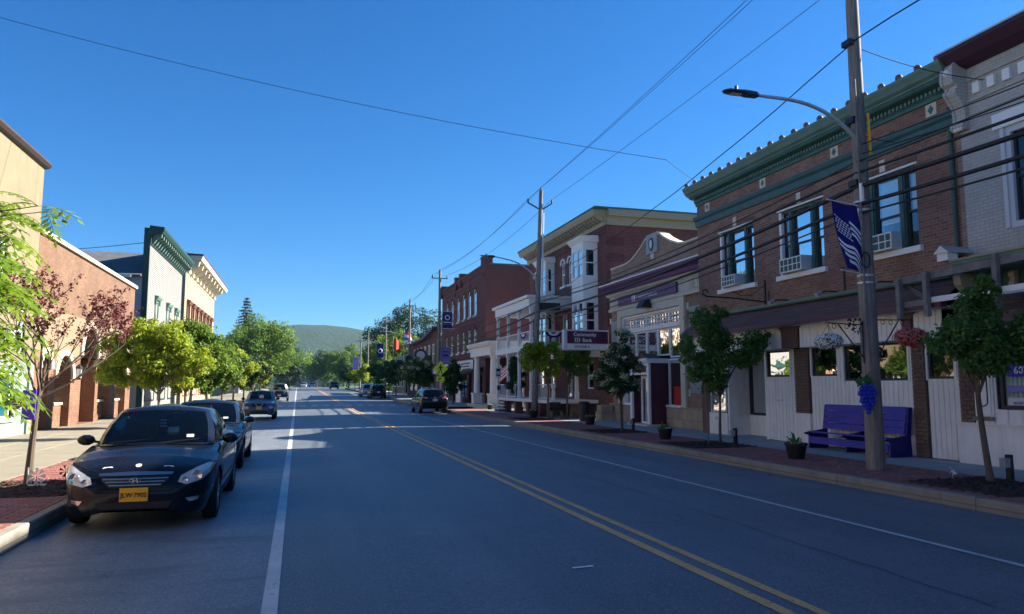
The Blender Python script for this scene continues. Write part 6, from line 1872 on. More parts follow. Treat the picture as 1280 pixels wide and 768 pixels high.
# parking sign in front of the portico
t = thing('parking_sign', 'small green and white parking sign on a grey post before the round columns', 'sign', (12.6, 47.0, .12))
mb = MB(); mb.cyl((12.6, 47, .1), (12.6, 47, 2.95), .035, .035, 8); mb.build('post', 'steel', t)
mb = MB(); mb.box(12.42, 12.80, 46.94, 46.96, 2.3, 2.95); mb.build('plate', 'white_grey', t)
mb = MB(); mb.box(12.48, 12.74, 46.92, 46.94, 2.72, 2.88); mb.box(12.48, 12.74, 46.92, 46.94, 2.42, 2.5); mb.build('lettering_bar', 'green_dark', t)
mb = MB(); mb.box(12.53, 12.68, 46.92, 46.96, 1.5, 1.8); mb.build('small_plate', 'green_dark', t)
# oval inn sign inside the portico
t = thing('hanging_sign', 'white shaped sign hanging between the round columns', 'sign', (14.4, 54.0, 2.0))
mb = MB(); mb.prism([(14.4, 3.6), (14.75, 3.25), (14.85, 2.7), (14.75, 2.2), (14.4, 1.85), (14.05, 2.2), (13.95, 2.7), (14.05, 3.25)], 53.98, 54.02, 'y'); mb.build('plate', 'white_board', t)
mb = MB(); mb.box(14.15, 14.65, 53.95, 53.975, 2.75, 2.85); mb.box(14.15, 14.65, 53.95, 53.975, 2.45, 2.52); mb.build('lettering_bar', 'text_black', t)
mb = MB(); mb.bar((14.4, 54, 3.6), (14.4, 54, 4.05), .03); mb.build('hanger', 'black_iron', t)
# small flag by the columns
t = thing('small_flag', 'small striped flag held out from the right hand round column', 'flag', (14.5, 52.3, 3))
mb = MB(); mb.tube([(14.1, 52.6, 2.7), (15.1, 51.9, 3.7)], .02, 5); mb.build('staff', 'white_paint', t)
for k in range(7):
    mb = MB(); a = k / 7; b = (k + 1) / 7
    p = Vector((14.35, 52.42, 2.95)); q = Vector((15.1, 51.9, 3.7)); dn = Vector((-.15, 0, -.95))
    mb.quad(p + dn * a, q + dn * a, q + dn * b, p + dn * b); mb.build('stripe', 'flag_red' if k % 2 == 0 else 'flag_white', t)
# white table umbrella/awning in the porch gap
t = thing('small_awning', 'small white awning canopy on thin posts beside the round columns', 'awning', (15.6, 50.5, 0))
mb = MB(); mb.prism([(14.9, 3.7), (17.0, 3.75), (17.0, 3.85), (14.9, 4.05)], 49.6, 51.4, 'y'); mb.build('canopy', 'white_paint', t)
for x in (15.2, 16.4):
    mb = MB(); mb.box(x - .06, x + .06, 49.8, 49.92, .1, 3.72); mb.build('post', 'white_paint', t)

# wires
def wire(a, b, sag, r, label, n=18, name='overhead_wire', grp='overhead wires along the street', wob=0):
    a = Vector(a); b = Vector(b); pts = []
    for k in range(n + 1):
        s = k / n; p = a.lerp(b, s); p.z -= sag * 4 * s * (1 - s); 
        if wob: p.z += wob * math.sin(k * 1.9) * (1 if 0 < k < n else 0)
        pts.append(p)
    o = MB().tube(pts, r, 5).build(name, 'wire', smooth=True, fix=False)
    tag(o, label, 'wire', grp); return o
T = (12.91, 38.8, 12.92); AL = (12.13, 38.8, 12.22); AR = (13.55, 38.8, 12.27)
wire((11.2, -12, 13.6), T, .45, .009, 'upper thin wire from the top edge to the second pole top')
wire((10.5, -12, 13.2), AL, .45, .009, 'thin wire beside the topmost one, to the left arm of the second pole')
wire((12.6, -12, 12.9), AR, .5, .009, 'thin wire to the right arm of the second pole')
p3 = (tops[0].x, 66, tops[0].z)
wire(T, p3, .55, .012, 'wire from the second pole top to the third pole top')
wire(AL, (tops[0].x - .65, 66, tops[0].z - .45), .6, .012, 'wire from the left arm of the second pole to the third pole')
wire(AR, (tops[0].x + .7, 66, tops[0].z - .45), .6, .012, 'wire from the right arm of the second pole to the third pole')
for i in range(0, 4):
    a, b = tops[i], tops[i + 1] if i < 3 else tops[4]
    if i < 3:
        wire((a.x, a.y, a.z), (b.x, b.y, b.z), .6, .014, 'thin wire on the pole tops from pole %s to the next' % ['three', 'four', 'five'][i])
        wire((a.x - .65, a.y, a.z - .5), (b.x - .6, b.y, b.z - .5), .7, .014, 'thin left hand wire from pole %s to the next' % ['three', 'four', 'five'][i])
        wire((a.x, a.y, a.z - 5.2), (b.x, b.y, b.z - 5.2), .6, .03, 'thick low cable from pole %s to the next' % ['three', 'four', 'five'][i])
wire((11.15, 12.5, 9.05), (12.75, 38.8, 7.6), .55, .014, 'black secondary cable from the nearest pole to the second pole', wob=.012)
wire((10.9, -8, 10.2), (11.15, 12.5, 9.08), .3, .016, 'black secondary cable coming in overhead to the nearest pole', wob=.02)
wire((12.75, 38.8, 7.6), (12.2, 66, 7.2), .5, .02, 'black cable from the second pole to the third below the arms')
# service drop to the buildings
wire((11.2, 12.5, 9.0), (14.2, 12.0, 8.4), .12, .010, 'service drop from the nearest pole to the grey building')
for k, (z1, z2, r) in enumerate(((6.22, 6.3, .030), (5.92, 5.75, .050), (5.55, 5.32, .042))):
    wire((11.0, -6, z1 + .35), (11.1, 12.5, z1), .25, r, ['upper thick cable coming in from the right edge', 'middle thick cable bundle coming in from the right edge', 'lower thick cable coming in from the right edge'][k])
    wire((11.1, 12.5, z1), (12.6, 38.8, z2 + .1), .35, r, ['upper thick cable between the first two poles', 'middle thick cable bundle between the first two poles', 'lower thick cable between the first two poles'][k])
    wire((12.6, 38.8, z2 + .1), (12.15, 66, z2 - .1), .4, r, ['upper thick cable beyond the second pole', 'middle thick cable beyond the second pole', 'lower thick cable beyond the second pole'][k])
wire((11.0, -6, 6.95), (11.1, 12.5, 6.45), .2, .016, 'thinner cable above the thick bundle at the right edge')
wire((11.1, 12.5, 6.45), (12.6, 38.8, 6.62), .4, .016, 'thinner cable above the thick bundle between the first two poles')
wire((11.0, -6, 5.6), (11.1, 12.5, 5.35), .22, .022, 'lowest cable at the right edge')
wire((11.1, 12.5, 5.35), (12.6, 38.8, 5.1), .3, .018, 'lowest cable between the first two poles')
wire((11.15, 12.5, 7.1), (13.6, 14.0, 7.6), .05, .010, 'short grey drop wire to the blue band of the brown brick building')
wire((11.15, 12.5, 6.8), (14.1, 3, 7.9), .1, .012, 'drop wire from the nearest pole across the grey building, upper')
wire((11.15, 12.5, 6.6), (14.1, 2.5, 7.3), .1, .012, 'drop wire from the nearest pole across the grey building, lower')
wire((12.7, 38.8, 6.2), (15.2, 36.0, 8.4), .1, .012, 'service drop from the second pole to the white bay window')
wire((12.7, 38.8, 6.0), (15.2, 41, 4.9), .1, .012, 'service drop from the second pole into the upper porch')
wire((12.7, 38.8, 9.8), (15.3, 48.2, 10.4), .1, .012, 'service drop from the second pole to the cream cornice')
# the wire crossing the street high up
wire((-14.5, 30.0, 15.9), (12.6, 23.5, 9.92), .5, .011, 'long single wire crossing the street across the sky')
wire((12.6, 23.5, 9.92), (15, 24.5, 9.2), .05, .010, 'short end of the crossing wire at the brown brick building')
# drop wire on the left roofs
wire((-9.38, 49.72, 10.6), (-22, 47, 8.9), .3, .02, 'thin wire from the white false front down to the left roofs')
# wooden cover on the left

# left pavement small things
t = thing('pinwheel', 'white metal pinwheel stake beside the red leaved tree', 'ornament', (-4.25, 14.1, .13))
def pinwheel(t, x, y, z, r, mat, n=8):
    mb = MB()
    for k in range(n):
        a = 2 * PI * k / n
        mb.poly([(x + .02 * math.cos(a), y, z + .02 * math.sin(a)), (x + r * math.cos(a - .22), y - .01, z + r * math.sin(a - .22)), (x + r * math.cos(a + .22), y + .015, z + r * math.sin(a + .22))])
    mb.build('blade', mat, t, fix=False)
    mb = MB(); mb.cyl((x, y + .01, .1), (x, y + .01, z), .007, .007, 5); mb.build('stake', 'black_iron', t)
pinwheel(t, -4.12, 14.2, .30, .14, 'white_board')
mb = MB(); mb.box(-4.27, -3.98, 14.24, 14.25, .14, .17); mb.box(-4.27, -4.25, 14.24, 14.25, .1, .44); mb.build('stand', 'white_board', t)
t = thing('dark_pinwheel', 'dark flower stake between the red leaved tree and the black sedan', 'ornament', (-3.6, 14.3, .13))
pinwheel(t, -3.72, 14.3, .36, .10, 'black_iron', 7)
t = thing('solar_light', 'small round solar light stake at the far left of the mulch bed', 'lamp', (-4.75, 14.1, .13))
mb = MB(); mb.cyl((-4.8, 14.2, .1), (-4.8, 14.2, .34), .01, .01, 6); mb.build('stake', 'steel_dark', t)
mb = MB(); mb.lathe([(.001, .05), (.05, .04), (.055, 0), (.03, -.03)], (-4.8, 14.2, .36), 10); mb.build('lamp_cap', 'steel', t)
t = thing('purple_sign', 'purple box sign strapped to the trunk of the red leaved tree', 'sign', (-4.5, 14.4, 1.3))
mb = MB(); mb.box(-4.47, -4.27, 14.42, 14.58, 1.22, 1.72); mb.build('box', 'purple_box', t)
t = thing('round_sign', 'small orange and white round sign on the red leaved tree', 'sign', (-4.6, 14.4, 1.4))
mb = MB(); mb.lathe([(.001, -.01), (.105, -.01), (.105, .01), (.001, .01)], (-4.55, 14.36, 1.5), 16, 'y'); mb.build('plate', 'rust', t)
for dz in (-.04, 0.0, .04):
    mb = MB(); mb.box(-4.62, -4.48, 14.343, 14.348, 1.495 + dz, 1.507 + dz); mb.build('letter_row', 'text_white', t)
mb = MB(); mb.lathe([(.001, -.012), (.012, -.012)], (-4.55, 14.36, 1.5), 6, 'y')
# ------------------------------------------------------------------ vehicles
def interp(tab, x):
    if x <= tab[0][0]: return tab[0][1]
    for (a, u), (b, v) in zip(tab, tab[1:]):
        if x <= b:
            t = (x - a) / (b - a); t = t * t * (3 - 2 * t) * .35 + t * .65
            return u + (v - u) * t
    return tab[-1][1]

def make_car(name, label, paintm, P):
    """local frame: front = +y, ground z=0"""
    L, W = P['L'], P['W'] / 2
    yf, yr, wr = P['yf'], P['yr'], P['wr']          # axle positions, wheel radius
    gc = P.get('gc', .20); Ra = wr + .055
    root = thing(name, label, P['cat'], (0, 0, 0))
    ztop, zsh, wt = P['ztop'], P['zsh'], P['plan']
    ys = set([-L / 2, L / 2])
    for f in (0.0, .012, .03, .055, .09, .13, .18):
        ys.add(L / 2 - f * L * .5); ys.add(-L / 2 + f * L * .5)
    y = -L / 2 + .35
    while y < L / 2 - .35:
        ys.add(round(y, 3)); y += .13
    for c in (yf, yr):
        for k in range(-6, 7):
            ys.add(round(c + Ra * math.sin(k / 6 * PI / 2), 4))
        ys.add(c + Ra + .004); ys.add(c - Ra - .004)
    ys = sorted(ys)
    def sec(z):      # side section: widest at mid height
        return interp([(.15, .90), (.30, .955), (.50, .99), (.62, 1.0), (.80, .985), (.95, .955), (1.15, .93)], z / P.get('secs', 1.0))
    mb = MB(); rings = []
    for y in ys:
        w_ = W * interp(wt, y); zt = interp(ztop, y); zs = min(interp(zsh, y), zt - .015)
        zb = gc + interp([(-L / 2, .14), (-L / 2 + .3, .03), (0, 0), (L / 2 - .3, 0), (L / 2 - .02, .02), (L / 2, .06)], y)
        za = zb
        for c in (yf, yr):
            if abs(y - c) <= Ra + 1e-4:
                za = max(za, wr + math.sqrt(max(0, Ra * Ra - (y - c) ** 2)))
        inner = max(.05, w_ - .27)
        zu = zb + .05
        wl = max(za, zu)
        ring = [(0, zu), (inner, zu), (inner, wl + .01)]
        ring.append((w_ * sec(za) - .012, za))
        for t in (.06, .28, .5, .7, .86):
            z = za + (zs - za) * t; ring.append((w_ * sec(z), z))
        ring.append((w_ * sec(zs) * .985, zs - .012)); ring.append((w_ * sec(zs) * .955, zs + .012))
        for t, h in ((.88, .22), (.70, .50), (.5, .72), (.25, .93), (0, 1.0)):
            ring.append((w_ * t * .99, zs + (zt - zs) * h))
        rings.append([(x, y, z) for x, z in ring])
    n = len(rings[0])
    for r in rings: mb.v += r
    for r in rings: mb.v += [(-x, y, z) for x, y, z in r]
    m = len(rings) * n
    for i in range(len(rings) - 1):
        for k in range(n - 1):
            a, b = i * n + k, i * n + k + 1
            mb.f.append((a, b, b + n, a + n)); mb.f.append((m + a, m + a + n, m + b + n, m + b))
    for base in (0, (len(rings) - 1) * n):
        for k in range(n - 2):
            a, b, c, d = base + k, base + k + 1, m + base + k + 1, m + base + k
            mb.f.append((a, b, c, d))
    # greenhouse: columns of (belt point, roof point, tag)
    G_ = P['cabin']       # list of (bx, by, tx, ty, tag) for x>=0 from front centre round to rear centre
    zr = P['H']
    cols = []
    for bx, by, tx, ty, tg in G_:
        wloc = W * interp(wt, by); zt = interp(ztop, by); zs = interp(zsh, by)
        f = min(1, bx / max(.1, wloc)); bz = zs + (zt - zs) * (1 - f ** 2.2) + .004
        tz = zr - .045 - .05 * (tx / (W * .72)) ** 2 - P.get('rdrop', .05) * max(0, (-ty - .0) / 1.2) ** 2 - .02 * max(0, ty) ** 2
        cols.append(((bx, by, bz), (tx, ty, tz), tg))
    lev = [0, .05, .3, .6, .93, 1.0]
    def pt(c, s):
        b, t, _ = c
        p = [b[i] + (t[i] - b[i]) * s for i in range(3)]
        bul = .05 * 4 * s * (1 - s)
        p[0] += bul * (b[0] / W) ; p[1] += bul * (.9 if (b[1] > t[1] and b[0] < W * .8) else (-.9 if b[0] < W * .8 else 0))
        return p
    glassparts = {}
    for sgn in (1, -1):
        for i in range(len(cols) - 1):
            tg = cols[i][2]
            for j in range(5):
                q = [pt(cols[i], lev[j]), pt(cols[i + 1], lev[j]), pt(cols[i + 1], lev[j + 1]), pt(cols[i], lev[j + 1])]
                q = [(sgn * a, b, c) for a, b, c in q]
                if tg and 1 <= j <= 3:
                    key = tg if tg in ('windscreen', 'rear_window') else tg + ('R' if sgn > 0 else 'L')
                    glassparts.setdefault(key, MB()).quad(*q)
                else:
                    mb.quad(*q)
    # roof cap
    top = [pt(c, 1.0) for c in cols]
    ringp = [top] + [[(x * s, (y - P['rc']) * s + P['rc'], z + dz) for x, y, z in top] for s, dz in ((.92, .018), (.75, .034), (.45, .046), (.15, .05), (.0, .05))]
    for a, b in zip(ringp, ringp[1:]):
        for i in range(len(top) - 1):
            for sgn in (1, -1):
                mb.quad(*[(sgn * p[0], p[1], p[2]) for p in (a[i], a[i + 1], b[i + 1], b[i])])
    # weld so that the shading is smooth
    def weld(me):
        b = bmesh.new(); b.from_mesh(me); bmesh.ops.remove_doubles(b, verts=b.verts, dist=.0012); bmesh.ops.recalc_face_normals(b, faces=b.faces); b.to_mesh(me); b.free()
        me.shade_smooth()
        try: me.set_sharp_from_angle(angle=R(32))
        except Exception: pass
    me = mb.mesh('body', (0, 0, 0)); weld(me); me.materials.append(M[paintm]); body = link('body', me, root)
    for k, g in glassparts.items():
        me = g.mesh(k); weld(me); me.materials.append(M['glass_car'])
        link(k if k in ('windscreen', 'rear_window') else 'side_window', me, root)
    # projection of trim on the body
    bt = BVHTree.FromPolygons([Vector(v) for v in mb.v], [f for f in mb.f])
    def decal(nm, poly, ax, mat, off=.006, parent=None, cuts=4, mirror=False, dirv=None):
        b = bmesh.new()
        vs = [b.verts.new((p[0], p[1], 0)) for p in poly]; b.faces.new(vs)
        bmesh.ops.triangulate(b, faces=b.faces)
        bmesh.ops.subdivide_edges(b, edges=b.edges, cuts=cuts, use_grid_fill=True)
        d = {'f': Vector((0, -1, 0)), 'b': Vector((0, 1, 0)), 's': Vector((-1, 0, 0)), 't': Vector((0, 0, -1))}[ax]
        miss = []
        for v in b.verts:
            p, q = v.co.x, v.co.y
            o = {'f': Vector((p, L, q)), 'b': Vector((p, -L, q)), 's': Vector((W + 1, p, q)), 't': Vector((p, q, 3))}[ax]
            loc, nn, _, _ = bt.ray_cast(o, d)
            if loc is None or (ax == 's' and loc.x < W * .6): miss.append(v); continue
            if nn.dot(d) > 0: nn = -nn
            v.co = loc + nn * off
        bmesh.ops.delete(b, geom=miss, context='VERTS')
        out = []
        for s_ in ((1, -1) if mirror else (1,)):
            b2 = b.copy()
            if s_ < 0:
                for v in b2.verts: v.co.x *= -1
            bmesh.ops.recalc_face_normals(b2, faces=b2.faces)
            me = bpy.data.meshes.new(nm); b2.to_mesh(me); b2.free(); me.shade_smooth(); me.materials.append(M[mat]); o = link(nm, me, parent or root); out.append(o)
        b.free(); return out
    P['trim'](decal, root, bt)
    # door seams
    for pl in P['seams']:
        decal('door_seam', pl, 's', 'black_plastic', .0025, cuts=2, mirror=True)
    for pl in P['handles']:
        decal('door_handle', pl, 's', P.get('handle_mat', paintm), .022, cuts=2, mirror=True)
    # interior
    zs0 = interp(zsh, 0)
    mb2 = MB(); mb2.box(-W * .8, W * .8, P['cy0'], P['cy1'], zs0 + .0, interp(ztop, 0) + .006); mb2.build('cabin_floor', 'seat_black', root, origin=(0, 0, 0))
    for sx in (-.37, .37):
        for (yy) in P['seats']:
            s_ = MB(); s_.prism([(yy - .02, zs0 - .1), (yy - .14, zs0 + .30), (yy - .22, zs0 + .30), (yy - .14, zs0 - .1)], sx - .22, sx + .22, 'x')
            s_.prism([(yy - .16, zs0 + .33), (yy - .17, zs0 + .46), (yy - .25, zs0 + .46), (yy - .25, zs0 + .33)], sx - .12, sx + .12, 'x'); s_.build('seat', 'seat_black', root, origin=(0, 0, 0))
    d_ = MB(); d_.prism([(P['cy1'] - .02, zs0 - .1), (P['cy1'] - .02, zs0 + .05), (P['cy1'] - .3, zs0 + .10), (P['cy1'] - .38, zs0 - .1)], -W * .74, W * .74, 'x'); d_.build('dashboard', 'black_plastic', root, origin=(0, 0, 0))
    st_ = MB(); st_.tube([(.37 + .18 * math.cos(a), P['cy1'] - .50 - .06 * math.sin(a), zs0 + .10 + .17 * math.sin(a)) for a in [PI * k / 8 for k in range(17)]], .015, 6); st_.build('steering_wheel', 'black_plastic', root, origin=(0, 0, 0))
    mm = MB(); mm.box(-.11, .11, P['mir'][1] - .12, P['mir'][1] - .09, zr - .20, zr - .14); mm.build('rear_view_mirror', 'black_plastic', root, origin=(0, 0, 0))
    # door mirrors
    for sx in (1, -1):
        my, mz, mx = P['dm']
        s_ = MB(); sec_ = [(.0, .06, .05), (.03, .10, .075), (.10, .115, .09), (.15, .10, .075)]
        for (dy, hw, hh) in sec_:
            for a in range(10):
                an = 2 * PI * a / 10; s_.v.append((sx * (mx + .13 + hw * math.cos(an)), my + .05 - dy * .8 + .03, mz + hh * math.sin(an) * .85))
        for i in range(3):
            for k in range(10):
                a = i * 10 + k; b_ = i * 10 + (k + 1) % 10; s_.f.append((a, b_, b_ + 10, a + 10))
        s_.f.append(tuple(range(9, -1, -1))); s_.f.append(tuple(range(30, 40)))
        s_.bar((sx * (mx - .03), my + .02, mz - .03), (sx * (mx + .08), my + .02, mz - .01), .05, .03)
        o = s_.build('door_mirror', P.get('mirror_mat', paintm), root, smooth=True, origin=(0, 0, 0))
    # wheels
    ty = MB(); tw = P.get('tw', .20)
    ty.lathe([(wr * .66, -tw / 2 + .01), (wr * .80, -tw / 2), (wr * .95, -tw / 2 + .015), (wr, -tw / 2 + .05), (wr, tw / 2 - .05), (wr * .95, tw / 2 - .015), (wr * .80, tw / 2), (wr * .66, tw / 2 - .01), (wr * .64, 0), (wr * .66, -tw / 2 + .01)], n=32, axis='x')
    tme = ty.mesh('tyre', (0, 0, 0), True); tme.materials.append(M['tyre'])
    rm = MB(); rm.lathe([(wr * .67, tw / 2 - .015), (wr * .62, tw / 2 - .02), (wr * .59, tw / 2 - .07), (.001, tw / 2 - .09)], n=28, axis='x')
    ns = P.get('spokes', 5)
    for k in range(ns):
        a = 2 * PI * k / ns + .3
        for da in (-.14, .14):
            rm.bar((tw / 2 - .035, .05 * math.cos(a), .05 * math.sin(a)), (tw / 2 - .025, wr * .62 * math.cos(a + da), wr * .62 * math.sin(a + da)), .035, .03)
    rm.lathe([(.001, tw / 2 - .02), (.05, tw / 2 - .025), (.06, tw / 2 - .05)], n=12, axis='x')
    rme = rm.mesh('rim', (0, 0, 0)); rme.materials.append(M['rim'])
    for sx in (1, -1):
        for yy in (yf, yr):
            o = link('wheel', tme, root, (sx * (W - tw / 2 - .015), yy, wr))
            if sx < 0: o.rotation_euler = (0, 0, PI)
            link('rim', rme, o, WL[o.name])
    return root

def plate(root, txt, y, z, mat, ax=1, w=.305, h=.152, x=0):
    mb = MB(); mb.box(x - w / 2, x + w / 2, min(y, y + ax * .012), max(y, y + ax * .012), z, z + h); o = mb.build('license_plate', mat, root, origin=(x, y, z))
    if txt:
        text('plate_text', txt, .074, 'text_black', o, (x, y + ax * .016, z + .052), (-ax, 0, 0), (0, 0, 1), .002, .001, 'CENTER', .95)

def sedan_params(H=1.475, L=4.5, trim=None):
    return dict(cat='car', L=L, W=1.775, H=H, yf=1.36, yr=-1.29, wr=.315, gc=.19,
        ztop=[(-2.25, .86), (-2.15, 1.0), (-1.85, 1.045), (-1.5, 1.055), (-1.0, 1.0), (0, .96), (.85, .99), (1.25, .955), (1.7, .875), (2.0, .79), (2.14, .715), (2.20, .62), (2.25, .50)],
        zsh=[(-2.25, .80), (-2.0, .93), (-1.4, .985), (0, .955), (.8, .92), (1.2, .865), (1.7, .785), (2.05, .70), (2.2, .58), (2.25, .46)],
        plan=[(-2.25, .72), (-2.20, .82), (-2.1, .90), (-1.85, .96), (-1.2, 1.0), (1.0, 1.0), (1.6, .975), (1.9, .93), (2.05, .87), (2.15, .78), (2.21, .66), (2.25, .50)],
        cabin=[(0, 1.17, 0, .34, 'windscreen'), (.25, 1.155, .20, .335, 'windscreen'), (.48, 1.10, .38, .32, 'windscreen'), (.66, 1.0, .53, .28, None), (.735, .86, .575, .22, 'front_glass'), (.765, .5, .59, .08, 'front_glass'), (.775, .05, .60, -.08, None), (.775, -.05, .60, -.18, 'rear_glass'), (.765, -.5, .59, -.5, 'rear_glass'), (.74, -1.05, .565, -.82, None), (.70, -1.45, .53, -1.02, None), (.60, -1.62, .49, -1.08, 'rear_window'), (.35, -1.75, .30, -1.13, 'rear_window'), (0, -1.80, 0, -1.15, None)],
        rc=-.4, rdrop=.05, cy0=-1.2, cy1=.88, seats=[.05, -.85], mir=(0, .5), dm=(.62, 1.0, .80),
        seams=[[(.82, .30), (.835, .30), (.875, .90), (.86, .90)], [(-.055, .28), (-.04, .28), (-.0, .94), (-.015, .94)], [(-.93, .60), (-.918, .60), (-1.06, .95), (-1.075, .95)], [(-.04, .275), (.82, .275), (.82, .285), (-.04, .285)]],
        handles=[[(.12, .80), (.29, .81), (.29, .835), (.12, .825)], [(-.80, .84), (-.63, .83), (-.63, .855), (-.80, .865)]],
        trim=trim)

def trim_black(decal, root, bt):
    # head lamps sweep back over the wings
    hl = [(.47, .575), (.56, .545), (.72, .585), (.80, .66), (.845, .755), (.78, .765), (.64, .715), (.50, .645)]
    for o in decal('headlight', hl, 'f', 'lamp_lens', .010, cuts=5, mirror=True):
        s_ = 1 if o.data.vertices[0].co.x > 0 else -1
        for (cx, cz, r) in ((.68, .645, .062), (.55, .602, .036)):
            m = MB(); loc, nn, _, _ = bt.ray_cast(Vector((s_ * cx, 4, cz)), Vector((0, -1, 0)))
            if loc:
                m.lathe([(.001, .004), (r * .6, .006), (r * .95, .014), (r, .010), (r * .98, -.01)], (loc.x, loc.y + .010, cz), 16, 'y'); m.build('lamp_reflector', 'lamp_inner', o, smooth=True, origin=tuple(loc))
    decal('amber_corner', [(.79, .70), (.80, .68), (.84, .745), (.83, .757)], 'f', 'amber', .014, cuts=1, mirror=True)
    # grille
    g = decal('grille', [(-.39, .66), (.39, .66), (.36, .60), (.27, .525), (-.27, .525), (-.36, .60)], 'f', 'black_plastic', .008, cuts=4)[0]
    decal('grille_top_bar', [(-.40, .655), (.40, .655), (.41, .685), (0, .70), (-.41, .685)], 'f', 'chrome', .022, parent=g, cuts=4)
    for z, w_ in ((.615, .36), (.580, .325), (.545, .285)):
        decal('grille_bar', [(-w_, z), (w_, z), (w_, z + .013), (-w_, z + .013)], 'f', 'chrome', .020, parent=g, cuts=4)
    loc, nn, _, _ = bt.ray_cast(Vector((0, 4, .605)), Vector((0, -1, 0)))
    m = MB(); y_ = loc.y + .036
    m.tube([(.060 * math.cos(a), y_, .610 + .036 * math.sin(a)) for a in [PI * k / 9 for k in range(19)]], .0035, 5)
    m.bar((-.030, y_, .584), (-.016, y_, .636), .013); m.bar((.016, y_, .584), (.030, y_, .636), .013); m.bar((-.022, y_, .604), (.022, y_, .616), .010)
    m.build('front_emblem', 'chrome', g, origin=tuple(loc))
    # bumper intake, fog lamps, bonnet edge
    decal('bumper_intake', [(-.42, .36), (.42, .36), (.36, .245), (-.36, .245)], 'f', 'black_plastic', .006, cuts=4)
    decal('fog_light', [(.56, .385), (.70, .395), (.69, .355), (.60, .335)], 'f', 'lamp_inner', .010, cuts=3, mirror=True)
    decal('bumper_seam', [(-.46, .498), (.46, .498), (.46, .503), (-.46, .503)], 'f', 'black_plastic', .003, cuts=4)
    decal('bonnet_seam', [(.42, .70), (.80, .79), (.80, .795), (.42, .705)], 'f', 'black_plastic', .004, cuts=3, mirror=True)
    for x in (-.34, .34):
        decal('eyelash_mark', [(x - .045, 2.035), (x + .045, 2.035), (x + .06, 2.06), (x, 2.048), (x - .06, 2.06)], 't', 'white_paint', .006, cuts=1)
    decal('round_badge', [(.035 * math.cos(a), 2.045 + .035 * math.sin(a)) for a in [2 * PI * k / 10 for k in range(10)]], 't', 'white_paint', .010, cuts=1)
    loc, nn, _, _ = bt.ray_cast(Vector((0, 4, .45)), Vector((0, -1, 0)))
    plate(root, 'JLW·7902', loc.y + .02, .37, 'plate_yellow', 1, .31, .16)
    # wipers, sticker, hanging tag
    for a, b in (((.55, 1.13, .985), (.02, 1.06, 1.03)), ((-.10, 1.19, .985), (-.55, 1.05, 1.02))):
        m = MB(); m.bar(a, b, .016, .012); m.build('wiper', 'black_plastic', root, origin=a)
    m = MB(); m.v = [(-.40, 1.045, 1.045), (-.49, 1.03, 1.045), (-.487, .995, 1.08), (-.397, 1.01, 1.08)]; m.f = [(0, 1, 2, 3)]; m.build('windscreen_sticker', 'text_white', root, origin=(-.4, 1, 1.06))
    m = MB(); m.box(-.06, .06, .395, .40, 1.13, 1.33); o = m.build('hanging_tag', 'black_plastic', root, origin=(0, .4, 1.2))
    for k in range(4):
        m = MB(); m.box(-.042, .042, .401, .403, 1.155 + k * .042, 1.155 + k * .042 + .026); m.build('tag_mark', 'white_grey', o, origin=(0, .4, 1.2))
    m = MB(); m.box(-.10, .14, -1.35, -1.34, 1.20, 1.28); m.build('rear_shelf_box', 'white_grey', root, origin=(0, -1.3, 1.2))
    # belt line chrome and side moulding
    decal('side_moulding', [(-1.0, .46), (.95, .44), (.95, .465), (-1.0, .485)], 's', 'black_plastic', .012, cuts=4, mirror=True)
    decal('sill_strip', [(-.9, .235), (1.0, .225), (1.0, .245), (-.9, .255)], 's', 'chrome', .008, cuts=4, mirror=True)
    decal('tail_light', [(.50, .78), (.80, .80), (.80, .92), (.52, .90)], 'b', 'tail_red', .008, cuts=3, mirror=True)

def trim_second(decal, root, bt):
    hl = [(.45, .60), (.60, .555), (.78, .60), (.84, .70), (.83, .76), (.66, .70), (.50, .655)]
    for o in decal('headlight', hl, 'f', 'lamp_lens', .010, cuts=5, mirror=True):
        s_ = 1 if o.data.vertices[0].co.x > 0 else -1
        m = MB(); loc, nn, _, _ = bt.ray_cast(Vector((s_ * .68, 4, .64)), Vector((0, -1, 0)))
        if loc: m.lathe([(.001, .004), (.055, .012), (.06, -.01)], (loc.x, loc.y + .01, .64), 14, 'y'); m.build('lamp_reflector', 'lamp_inner', o, smooth=True, origin=tuple(loc))
    g = decal('grille', [(-.36, .67), (.36, .67), (.30, .55), (-.30, .55)], 'f', 'black_plastic', .008, cuts=4)[0]
    decal('grille_bar', [(-.35, .61), (.35, .61), (.35, .63), (-.35, .63)], 'f', 'chrome', .018, parent=g, cuts=4)
    decal('bumper_intake', [(-.5, .40), (.5, .40), (.42, .26), (-.42, .26)], 'f', 'black_plastic', .006, cuts=4)
    loc, nn, _, _ = bt.ray_cast(Vector((0, 4, .45)), Vector((0, -1, 0)))
    plate(root, None, loc.y + .02, .42, 'plate_yellow', 1)
    m = MB(); m.v = [(-.40, 1.045, 1.045), (-.50, 1.03, 1.045), (-.497, .995, 1.08), (-.397, 1.01, 1.08)]; m.f = [(0, 1, 2, 3)]; m.build('windscreen_sticker', 'text_white', root, origin=(-.4, 1, 1.06))
    decal('tail_light', [(.50, .78), (.80, .80), (.80, .92), (.52, .90)], 'b', 'tail_red', .008, cuts=3, mirror=True)
    decal('window_line', [(-1.0, .958), (.8, .93), (.8, .94), (-1.0, .968)], 's', 'chrome', .006, cuts=4, mirror=True)

def put(car, x, y, rot):
    car.location = (x, y, rz(x, y)); car.rotation_euler = (0, 0, rot); return car

